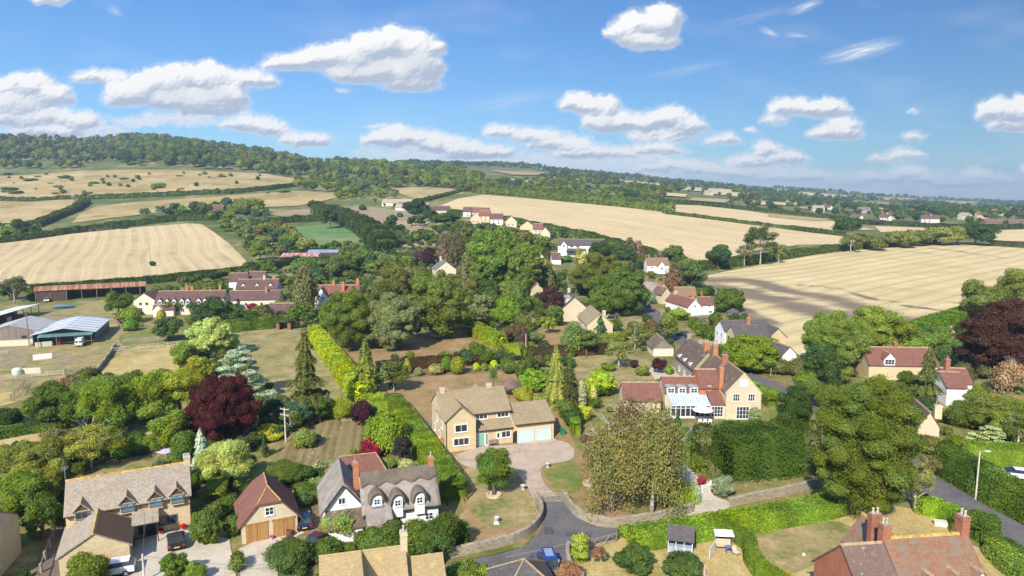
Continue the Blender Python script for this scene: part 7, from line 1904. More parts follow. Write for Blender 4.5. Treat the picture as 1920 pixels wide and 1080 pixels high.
 for a, b, rr, lb in ((926, 930, 1.0, 'round stone edging ring at the foot of the lawn tree'), (1106, 908, .95, 'round stone edging ring at the foot of the dark plum tree')):
  p = G(a, b); m = MB(); m.lathe([(rr, -.1), (rr, .28), (rr - .2, .28), (rr - .2, .1), (.1, .12)], 22); m.build('tree_ring', M_plain('ring_stone', (.52, .42, .30), .9, var=.2), None, p, label=lb, cat='edging')
 # rectangular parasol behind the left house
 p = G(318, 868); m = MB().tube([(0, 0, 0), (0, 0, 2.4)], .03, 6).lathe([(1.7, 2.0), (.8, 2.3), (.02, 2.55)], 8, (0, 0, 0), 1); m.build('patio_umbrella', [LEADM, M_plain('lilac_canvas', (.42, .40, .48), .7)], None, p, label='grey lilac parasol behind the ridge of the grey tiled stone house', cat='umbrella')
 # corner lounge chairs and a table in the back lawn
 r = empty('picnic_table', G(850, 634), R(10), 'small picnic table on the brown lawn by the great dark conifer', 'table')
 MB().box(-.9, .9, -.4, .4, .7, .76).build('tabletop', GREYWOOD, r);
 for s in (-1, 1): MB().box(-.9, .9, s * .75 - .13, s * .75 + .13, .42, .47).build('bench', GREYWOOD, r); MB().prism([(-.8, 0), (-.7, 0), (-.1, .7), (.1, .7), (.7, 0), (.8, 0), (.15, .6), (-.15, .6)], s * .6 - .04, s * .6 + .04, 'x').build('legs', GREYWOOD, r)
 r = empty('garden_bench', G(735, 727), R(-10), 'small dark garden seat under the round tree on the back lawn', 'bench')
 MB().box(-.7, .7, -.22, .22, .42, .47).build('seat', DARKWOOD, r); MB().box(-.7, .7, .18, .24, .5, .9).build('backrest', DARKWOOD, r)
 for x in (-.6, .6): MB().box(x - .04, x + .04, -.2, .2, 0, .42).build('leg', DARKWOOD, r)
 r = empty('garden_bench', G(797, 806), R(40), 'oval garden seat on the side patio of the honey stone house', 'bench')
 MB().lathe([(.55, .35), (.62, .4), (.6, .5), (.5, .42)], 14).build('seat', M_plain('rattan', (.35, .33, .30), .8), r); MB().lathe([(.4, 0), (.45, .35)], 12).build('base', M_plain('rattan', (.35, .33, .30), .8), r)
 # blue tub chairs, wheelie bins
 for i, (a, b, c_, lb) in enumerate(((574, 792, (.02, .05, .16), 'dark blue garden chair at the top of the striped lawn, left one'), (589, 792, (.02, .05, .16), 'dark blue garden chair at the top of the striped lawn, right one'))):
  r = empty('garden_chair', G(a, b), R(170), lb, 'chair'); mt = M_plain('blue_plastic', c_, .5)
  MB().box(-.3, .3, -.25, .3, .35, .42).build('seat', mt, r); MB().box(-.3, .3, .24, .3, .42, 1.0).build('backrest', mt, r)
  for x in (-.26, .26): MB().box(x - .03, x + .03, -.22, .25, 0, .35).build('leg', mt, r)
 for a, b, c_, lb in ((100, 978, (.12, .16, .26), 'blue grey covered barbecue in the shade left of the grey tiled stone house'), (1055, 815, (.02, .18, .08), 'small green bin at the right corner of the double garage')):
  m = MB().box(-.3, .3, -.35, .35, .05, .95, 0).box(-.33, .33, -.38, .38, .955, 1.03, 0); m.build('wheelie_bin', M_plain('bin_' + lb[:5], c_, .5), None, G(a, b), R(20), label=lb, cat='bin')
 # round garden arch and glass pieces in the cottage garden
 r = empty('garden_arch', G(568, 872), R(10), 'small metal garden arch at the end of the stepping stone path', 'arch')
 m = MB(); m.tube([(-.7, 0, 0), (-.7, 0, 1.9), (-.4, 0, 2.3), (0, 0, 2.45), (.4, 0, 2.3), (.7, 0, 1.9), (.7, 0, 0)], .03, 5); m.tube([(-.7, .5, 0), (-.7, .5, 1.9), (-.4, .5, 2.3), (0, .5, 2.45), (.4, .5, 2.3), (.7, .5, 1.9), (.7, .5, 0)], .03, 5)
 for z in (.5, 1.0, 1.5, 1.9): m.box(-.71, -.69, 0, .5, z, z + .03); m.box(.69, .71, 0, .5, z, z + .03)
 m.build('arch_frame', WOODRAIL, r)
 MB().box(-1.3, 1.3, -1, 1, 0, 1.9).prism([(-1.1, 1.9), (0, 2.5), (1.1, 1.9)], -1.4, 1.4, 'x').build('garden_shed', M_plain('grey_green_shed', (.33, .38, .36), .7, var=.15), None, G(452, 815), R(12), label='pale grey green shed half hidden under the great copper tree', cat='shed')
 p = G(600, 838)
 for k, (a, b) in enumerate(((640, 803), (630, 811), (619, 818), (608, 826), (600, 834), (592, 842), (586, 850), (580, 858))):
  MB().lathe([(.34, -.02), (.34, .06), (.02, .065)], 7).build('stepping_stone', M_plain('stone_flag', (.5, .46, .38), .9, var=.2), None, G(a, b), label='pale stepping stone, %s from the top of the path across the striped lawn' % 'first second third fourth fifth sixth seventh eighth'.split()[k], cat='stepping stone', group='stepping stones across the striped lawn')
garden_things()
def wire(a, b, sag, label, n=14, r=.022):
 pts = [a.lerp(b, t / n) + Vector((0, 0, -sag * 4 * (t / n) * (1 - t / n))) for t in range(n + 1)]
 MB().tube([q - a for q in pts], r, 4).build('overhead_wire', M_plain('wire', (.08, .12, .11), .5), None, a, label=label, cat='wire')
wire(pb[0] + Vector((0, 0, pb[1] - .1)), G(672, 600) + Vector((0, 0, 7.0)), 3.2, 'long sagging overhead wire from the farm pole to the birch', r=.035)
wire(pa[0] + Vector((0, 0, pa[1] - .3)), G(672, 600) + Vector((0, 0, 7.2)), 1.2, 'overhead wire from the striped lawn pole to the birch')
pc = pole(271, 1092, 1045, 'short stout pole at the bottom edge beside the round dark shrub', 0, POLEW, r=.12)
wire(pc[0] + Vector((0, 0, pc[1] - .1)), Vector((-40.5, 71.5, 3.6)), .5, 'wire from the short stout pole to the porch')
wire(pc[0] + Vector((0, 0, pc[1] - .15)), pc[0] + Vector((14, 1.5, 1.2)), .5, 'wire crossing the pale drive at the bottom')
wire(G(672, 600) + Vector((0, 0, 7.2)), G(986, 664) + Vector((0, 0, 5.4)), 2.0, 'overhead wire from the birch pole towards mid village', r=.03)
def footprints():
 out = []
 for o in bpy.data.objects:
  if o.type == 'MESH' and o.name.split('.')[0] in ('wall', 'rear_wall', 'roof', 'rear_roof', 'red_roof', 'wing_roof') and o.parent:
   r = o.parent; c, s = math.cos(r.rotation_euler.z), math.sin(r.rotation_euler.z)
   xs = [v[0] for v in o.bound_box]; ys = [v[1] for v in o.bound_box]
   x0, x1, y0, y1 = min(xs) - .9, max(xs) + .9, min(ys) - .9, max(ys) + .9
   if r.parent: continue
   out.append(([(r.location.x + x * c - y * s, r.location.y + x * s + y * c) for x, y in ((x0, y0), (x1, y0), (x1, y1), (x0, y1))], r.location.x, r.location.y, 45))
 return out
FPR = footprints()
OBS = [(poly, sum(p[0] for p in poly) / len(poly), sum(p[1] for p in poly) / len(poly), max(math.dist(p, (sum(q[0] for q in poly) / len(poly), sum(q[1] for q in poly) / len(poly))) for p in poly)) for poly in SHEETS]
def free(x, y):
 for poly, cx, cy, rr in FPR + OBS:
  if abs(x - cx) < rr and abs(y - cy) < rr and point_in_poly(x, y, poly): return False
 for C, w_ in ROADS:
  for c in C:
   if (c.x - x) ** 2 + (c.y - y) ** 2 < (w_ * .5 + 1.4) ** 2: return False
 return True
HOUSES = [(o.location.x, o.location.y, o.get('category')) for o in bpy.data.objects if o.parent is None and o.get('category') in ('house', 'cottage', 'garage', 'shed', 'barn')]
def open_view(x, y):
 """keeps tall plants from standing right in front of a house, as in the village"""
 for hx, hy, c in HOUSES:
  W_ = 14 if hy < 330 else 18
  if hy - (16 if hy < 330 else 26) < y < hy + 2 and -3 < x * hy / y - hx < W_: return False
 return True
# ------------------------------------------------------------------ plant colours
DK = (0.030, 0.064, 0.016); MD = (0.058, 0.108, 0.020); LG = (0.105, 0.175, 0.024); YGR = (0.165, 0.215, 0.028); LIMEC = (0.22, 0.32, 0.025)
OL = (0.120, 0.120, 0.034); CU = (0.050, 0.019, 0.016); PU = (0.042, 0.018, 0.020); BL = (0.24, 0.32, 0.27); CR = (0.46, 0.47, 0.17); BR = (0.155, 0.105, 0.055)
TE = (0.040, 0.090, 0.052); RD = (0.14, 0.014, 0.016); SG = (0.125, 0.165, 0.075); BLK = (0.030, 0.030, 0.036); BG = (0.095, 0.170, 0.022)
BE = (0.058, 0.046, 0.022)
t = tree
# near trees
t(1616, 975, 688, 176, 'lime', (0.072, 0.112, 0.022), 'huge round lime tree filling the right middle of the picture')
hedge(PP(1352, 884, 1420, 880, 1478, 872), 8.5, 6.2, (0.040, 0.082, 0.015), 'huge dark green clipped block of yew behind the straight stone wall', 'clipped_yew', 'hedge', rough=.14, leaf=.19, wild=.035, lump=.04, lump_len=4.5)
t(1490, 815, 712, 62, 'dense', DK, 'dark rounded tree left of the huge lime, beside the road', leafk=1)
t(1148, 955, 772, 128, 'birch', (0.145, 0.150, 0.055), 'left of the two large olive birches inside the curved wall', name='birch_tree')
t(1222, 962, 742, 142, 'birch', (0.132, 0.142, 0.052), 'right and taller of the two large olive birches inside the curved wall', name='birch_tree')
t(1180, 900, 735, 110, 'birch', (0.120, 0.100, 0.045), 'thin brownish birch rising behind the two olive birches', name='birch_tree')
t(1106, 908, 795, 55, 'open', (.10, .06, .04), 'dark plum tree with a stone ring at its foot', name='plum_tree')
t(926, 928, 832, 72, 'oval', (0.060, 0.115, 0.022), 'dense young tree with a leaning trunk on the front lawn', trunk='broad')
t(725, 848, 766, 66, 'willow', (0.115, 0.205, 0.020), 'bright green weeping mop headed tree beside the long laurel hedge', name='weeping_tree')
t(755, 872, 812, 36, 'oval', BLK, 'near black round shrub between the laurel hedge and the cottage', 'shrub', 'shrub', trunk=None)
t(694, 858, 822, 50, 'bush', RD, 'bright crimson maple behind the cottage red roof', name='maple_tree')
t(678, 800, 748, 50, 'oval', PU, 'small dark purple tree at the head of the striped lawn')
t(422, 830, 702, 116, 'lime', CU, 'great copper red tree left of centre', name='copper_tree')
t(379, 880, 802, 40, 'cone', BL, 'small powder blue spruce in front of the copper tree', name='blue_spruce')
t(430, 915, 822, 88, 'broad', (0.23, 0.30, 0.10), 'cream variegated tree left of the stone garage')
t(452, 748, 648, 105, 'layered', (0.235, 0.30, 0.25), 'spreading silver blue cedar above the copper tree', name='blue_cedar')
t(400, 668, 594, 80, 'lime', (0.25, 0.33, 0.12), 'round pale yellow tree at the corner of the long lawn')
t(577, 790, 612, 84, 'loosecone', (.075, .095, .030), 'tall shaggy dark conifer beside the yellow hedge', name='conifer')
t(687, 742, 634, 54, 'weepcone', (.105, .145, .030), 'pointed drooping conifer right of the yellow hedge', name='conifer')
t(1042, 765, 646, 50, 'weepcone', (0.17, 0.205, 0.05), 'golden drooping conifer behind the double garage', name='golden_conifer')
t(1068, 770, 680, 44, 'loosecone', (.06, .07, .025), 'dark narrow conifer leaning on the golden one', name='conifer')
t(497, 858, 815, 9, 'column', DK, 'pencil thin cypress on the striped lawn garden', 'tree', 'cypress')
# left hand belt
LEFT = [(95, 802, 712, 78, MD, 'broad', 'dark green tree at the left end of the belt below the paddock'), (135, 748, 704, 46, BR, 'open', 'rusty brown leaved small tree in the belt below the paddock'),
 (155, 800, 722, 66, MD, 'broad', 'mid green tree right of the rusty brown one in the left belt'), (207, 815, 705, 92, BG, 'broad', 'bright fresh green tree in the middle of the left belt'), (250, 770, 693, 62, MD, 'oval', 'narrow mid green tree behind the fresh green ones in the left belt'),
 (292, 800, 690, 70, LG, 'broad', 'light green tree near the right end of the left belt'), (338, 790, 676, 84, YGR, 'broad', 'yellow green tree touching the copper tree on its upper left'), (318, 860, 768, 72, LG, 'broad', 'light green tree below the left belt beside the round shrubs'),
 (345, 880, 800, 50, MD, 'broad', 'dark tree between the light green one and the blue spruce'), (172, 880, 792, 104, (0.15, .17, .03), 'open', 'flat topped yellowish orchard tree with two thin trunks'), (112, 872, 800, 70, OL, 'open', 'olive orchard tree left of the flat topped one'),
 (60, 905, 822, 110, (.11, .14, .03), 'broad', 'wide olive green tree above the left edge house'), (16, 885, 835, 66, (.12, .15, .03), 'broad', 'olive tree at the left edge above the sliver of roof'), (92, 960, 862, 74, (.13, .16, .03), 'broad', 'yellow tipped tree beside the left gable of the grey tiled house'),
 (40, 985, 880, 84, BG, 'broad', 'bright green tree between the two houses at lower left'), (80, 1010, 915, 66, MD, 'broad', 'dark shaded tree by the brown path at lower left'), (20, 800, 760, 50, DK, 'bush', 'dark bush at the left edge above the golden strip'),
 (376, 720, 668, 60, YGR, 'broad', 'yellow green tree between the pale yellow tree and the cedar'), (350, 700, 640, 48, LG, 'oval', 'light green tree under the pale yellow one')]
for a, b, c, d, col, k, lb in LEFT: t(a, b, c, d, k, col, lb)
# shrubs in the gardens near the camera: (x, foot, top, width, colour, kind, label)
SHR = [(226, 860, 822, 38, (.06, .15, .02), 'round', 'clipped green ball shrub, left of the pair on the lawn behind the left house'), (262, 852, 816, 38, MD, 'round', 'clipped green ball shrub, right of the pair on the lawn behind the left house'),
 (388, 1020, 948, 56, (.075, .125, .03), 'dense', 'large rounded shrub between the pale drive and the garage'), (401, 1018, 968, 20, (.26, .26, .03), 'column', 'yellow column shrub in front of the large rounded one'), (438, 1005, 955, 34, MD, 'bush', 'leafy green shrub against the stone garage left corner'),
 (428, 960, 925, 44, MD, 'bush', 'green shrub below the cream variegated tree'), (405, 930, 890, 34, (.09, .13, .03), 'bush', 'shrub beside the clipped block hedge'), (355, 930, 885, 40, MD, 'bush', 'shrub by the right gable of the grey tiled house'),
 (330, 1085, 1034, 52, MD, 'dense', 'round dark shrub at the bottom edge on the pale drive'), (366, 1090, 1045, 38, (.09, .15, .025), 'bush', 'smaller lighter shrub right of the dark one at the bottom edge'),
 (548, 1066, 998, 86, (.055, .095, .025), 'bush', 'broad dark shrub above the golden slated roof'), (612, 1050, 1005, 56, MD, 'bush', 'shrub in front of the dark red car'), (640, 1010, 955, 58, (.13, .20, .05), 'broad', 'white flowering shrub by the left wall of the thatched cottage'),
 (692, 1035, 985, 56, MD, 'bush', 'green shrub under the cottage porch'), (735, 1045, 972, 78, (.055, .10, .022), 'bush', 'tall shrub at the left of the mass before the thatched cottage'), (775, 1040, 958, 78, (.065, .12, .022), 'bush', 'tall shrub in the middle of the mass before the thatched cottage'), (820, 1040, 955, 84, (.05, .095, .022), 'bush', 'tall dark shrub at the right of the mass before the thatched cottage'), (858, 1025, 965, 44, MD, 'bush', 'smaller shrub at the corner of the laurel hedge'),
 (868, 1090, 1050, 84, (.10, .16, .03), 'bush', 'low bright shrub between the golden roof and the lane'), (905, 1085, 1055, 36, (.10, .16, .03), 'bush', 'low shrub beside the pyramid roofed outbuilding'),
 (530, 905, 858, 66, (.065, .11, .025), 'bush', 'rounded shrub behind the stone garage roof'), (508, 935, 875, 40, MD, 'bush', 'shrub squeezed behind the garage ridge'), (560, 905, 868, 50, MD, 'bush', 'green shrub by the metal garden arch'), (575, 940, 895, 52, (.07, .12, .03), 'bush', 'shrub at the left of the thatched wing'), (600, 925, 885, 40, (.12, .17, .06), 'bush', 'grey green shrub by the thatched wing'),
 (600, 890, 858, 34, SG, 'bush', 'sage coloured shrub at the edge of the striped lawn'), (622, 886, 866, 20, (.28, .36, .12), 'round', 'pale green ball shrub by the red tiled rear roof'), (570, 838, 800, 44, (.11, .18, .04), 'bush', 'leafy shrub beside the pale pole'), (588, 828, 806, 26, SG, 'bush', 'greyish shrub right of the leafy one by the pale pole'),
 (505, 822, 795, 52, (.30, .32, .03), 'bush', 'bright yellow shrub near the pale grey green shed'), (545, 812, 770, 44, MD, 'open', 'young green tree behind the pale pole'), (478, 835, 805, 34, DK, 'bush', 'dark shrub left of the bright yellow one'), (520, 790, 742, 60, (.055, .085, .03), 'broad', 'dark tree above the garden shed hedge'),
 (600, 790, 738, 50, MD, 'broad', 'green tree at the foot of the shaggy conifer'), (640, 785, 745, 50, YGR, 'bush', 'yellow green shrub at the foot of the yellow hedge'), (560, 800, 745, 44, TE, 'broad', 'blue green tree below the shaggy conifer'),
 (705, 812, 780, 30, MD, 'bush', 'green shrub by the purple tree'), (706, 840, 812, 26, (.10, .16, .03), 'bush', 'light shrub between maple and weeping tree'), (730, 880, 855, 34, (.10, .16, .03), 'bush', 'flowering shrub behind the cottage ridge, left one'), (765, 885, 858, 38, (.20, .24, .10), 'bush', 'pale flowering shrub behind the cottage ridge, right one'),
 (745, 800, 760, 34, (.11, .18, .02), 'bush', 'green shrub at the top of the laurel hedge'), (715, 758, 735, 34, (.16, .21, .02), 'round', 'clipped yellow green mound above the weeping tree'), (735, 775, 748, 30, (.14, .20, .02), 'round', 'clipped mound on the lawn edge'),
 (738, 735, 672, 54, (.085, .125, .035), 'broad', 'round headed small tree by the seat on the back lawn'), (764, 702, 672, 14, (.24, .28, .03), 'column', 'little yellow conifer beside the round headed tree'), (785, 705, 688, 18, SG, 'round', 'blue green ball at the left of the back border'), (818, 702, 682, 28, (.20, .22, .07), 'round', 'pale mound in the back border'), (838, 698, 668, 22, (.05, .12, .02), 'round', 'dark green ball in the back border'), (858, 702, 668, 26, (.12, .16, .02), 'round', 'tall olive green ball in the back border'), (893, 696, 680, 14, LIMEC, 'round', 'small yellow ball in the back border'), (908, 696, 680, 14, (.12, .18, .02), 'round', 'small green ball in the back border'), (926, 694, 675, 16, LIMEC, 'round', 'yellow mound at the right of the back border'),
 (955, 700, 668, 36, MD, 'bush', 'green shrub at the right end of the back border'), (987, 710, 668, 40, (.055, .09, .02), 'dense', 'dark clipped mound right of the back border'), (1000, 735, 690, 50, (.10, .20, .02), 'dense', 'bright green clipped shrub beside the gazebo'), (985, 755, 720, 40, (.18, .22, .03), 'bush', 'yellow green shrub right of the gazebo'), (1015, 765, 730, 34, (.12, .17, .04), 'bush', 'shrub behind the double garage roof'),
 (1126, 740, 688, 54, (.15, .27, .025), 'dense', 'vivid lime green round tree left of the red tiled wing'), (1090, 765, 712, 22, (.22, .26, .16), 'column', 'pale variegated column shrub'), (1100, 760, 710, 16, (.20, .24, .03), 'column', 'yellow column shrub beside the pale one'), (1112, 760, 722, 16, (.30, .36, .12), 'column', 'cream column shrub right of the yellow one'), (1075, 800, 760, 40, DK, 'bush', 'dark shrub at the right corner of the double garage'), (1060, 785, 745, 34, MD, 'bush', 'shrub behind the right end of the garage roof'), (1095, 790, 752, 28, (.22, .28, .03), 'bush', 'bright yellow shrub between garage and birches'),
 (1270, 800, 768, 15, (.03, .08, .025), 'cone', 'dark clipped cone beside the glazed room'), (1293, 838, 806, 22, (.03, .08, .025), 'cone', 'dark clipped cone on the lawn before the patio'), (1300, 850, 822, 30, (.13, .16, .04), 'bush', 'brownish shrub below the clipped cone'), (1262, 830, 790, 34, SG, 'bush', 'silvery shrub left of the clipped cones'), (1285, 815, 795, 18, MD, 'bush', 'low shrub by the patio corner'), (1415, 800, 752, 28, (.16, .22, .10), 'bush', 'pale olive leaved tree at the corner of the stone gable'), (1378, 812, 785, 40, (.07, .13, .03), 'bush', 'shrub under the french windows'), (1354, 930, 890, 44, (.16, .20, .12), 'dense', 'silvery grey rounded shrub beside the white gate'), (1315, 912, 888, 20, (.16, .05, .04), 'bush', 'red leaved shrub at the edge of the sandy drive'),
 (1190, 1072, 1018, 72, (.045, .085, .025), 'dense', 'round dark shrub left of the little hut'), (1280, 1085, 1032, 74, (.045, .085, .025), 'dense', 'round dark shrub below the little hut'), (1086, 1055, 986, 40, (.19, .27, .04), 'bush', 'bright yellow green young shrub beside the crossed timber gate'), (1062, 1085, 1055, 60, BR, 'bush', 'brownish twiggy bush at the bottom beside the lane'), (1122, 1062, 1020, 30, BR, 'open', 'bare brown climber on the short curved wall'),
 (1715, 960, 858, 60, (.17, .19, .07), 'open', 'thin ash tree with a pale trunk beside the lane'), (1742, 900, 850, 40, OL, 'open', 'wispy olive bush on the road verge'), (1735, 955, 915, 20, MD, 'bush', 'bush behind the pale trunk')]
for a, b, c, d, col, k, lb in SHR:
 t(a, b, c, d, k, col, lb, 'shrub' if 'tree' not in lb else 'tree', 'shrub' if 'tree' not in lb else 'garden_tree', trunk=None if k in ('round', 'column', 'bush', 'dense', 'cone') else 'birch')
# ivy over the annexe gable
t(170, 1100, 1032, 84, 'bush', (0.075, 0.125, 0.022), 'mass of ivy covering the annexe gable wall', 'climber', 'ivy', leafk=1.0)
t(1648, 760, 702, 56, 'broad', LG, 'light green tree hiding the wall of the red tiled house')
t(1672, 758, 706, 40, 'broad', (.08, .12, .03), 'olive tree before the right end of the red tiled house')
t(1700, 755, 690, 44, 'broad', MD, 'mid green tree at the right end of the red tiled house')
# palm like cordyline
def cordyline():
 p = G(925, 742); H = top_z(p, 690); r = empty('cordyline', p, 0, 'spiky palm like tree behind the ridge of the honey stone house', 'tree')
 MB().tube([(0, 0, -.2), (.05, 0, H * .45), (0, .05, H * .7)], [.13, .09, .07], 7).build('trunk', BARK, r)
 rng = np.random.default_rng(4); n = 420; d = rng.normal(size=(n, 3)); d[:, 2] = np.abs(d[:, 2]) * .9 - .25; d /= np.linalg.norm(d, axis=1, keepdims=True)
 hs = rng.uniform(0.62, .92, n)[:, None] * H * np.array([[0, 0, 1]]); c = d * rng.uniform(.25, .95, (n, 1)) + hs
 nn = np.cross(d, rng.normal(size=(n, 3)))
 me = quads_mesh('crown', c, nn, np.full(n, .12), 4.5, rng, rng.uniform(.2, .9, n), rng.uniform(0, 1, n), LEAF, None, d)
 o = link('crown', me, r); o.color = (.07, .14, .04, 1)
cordyline()
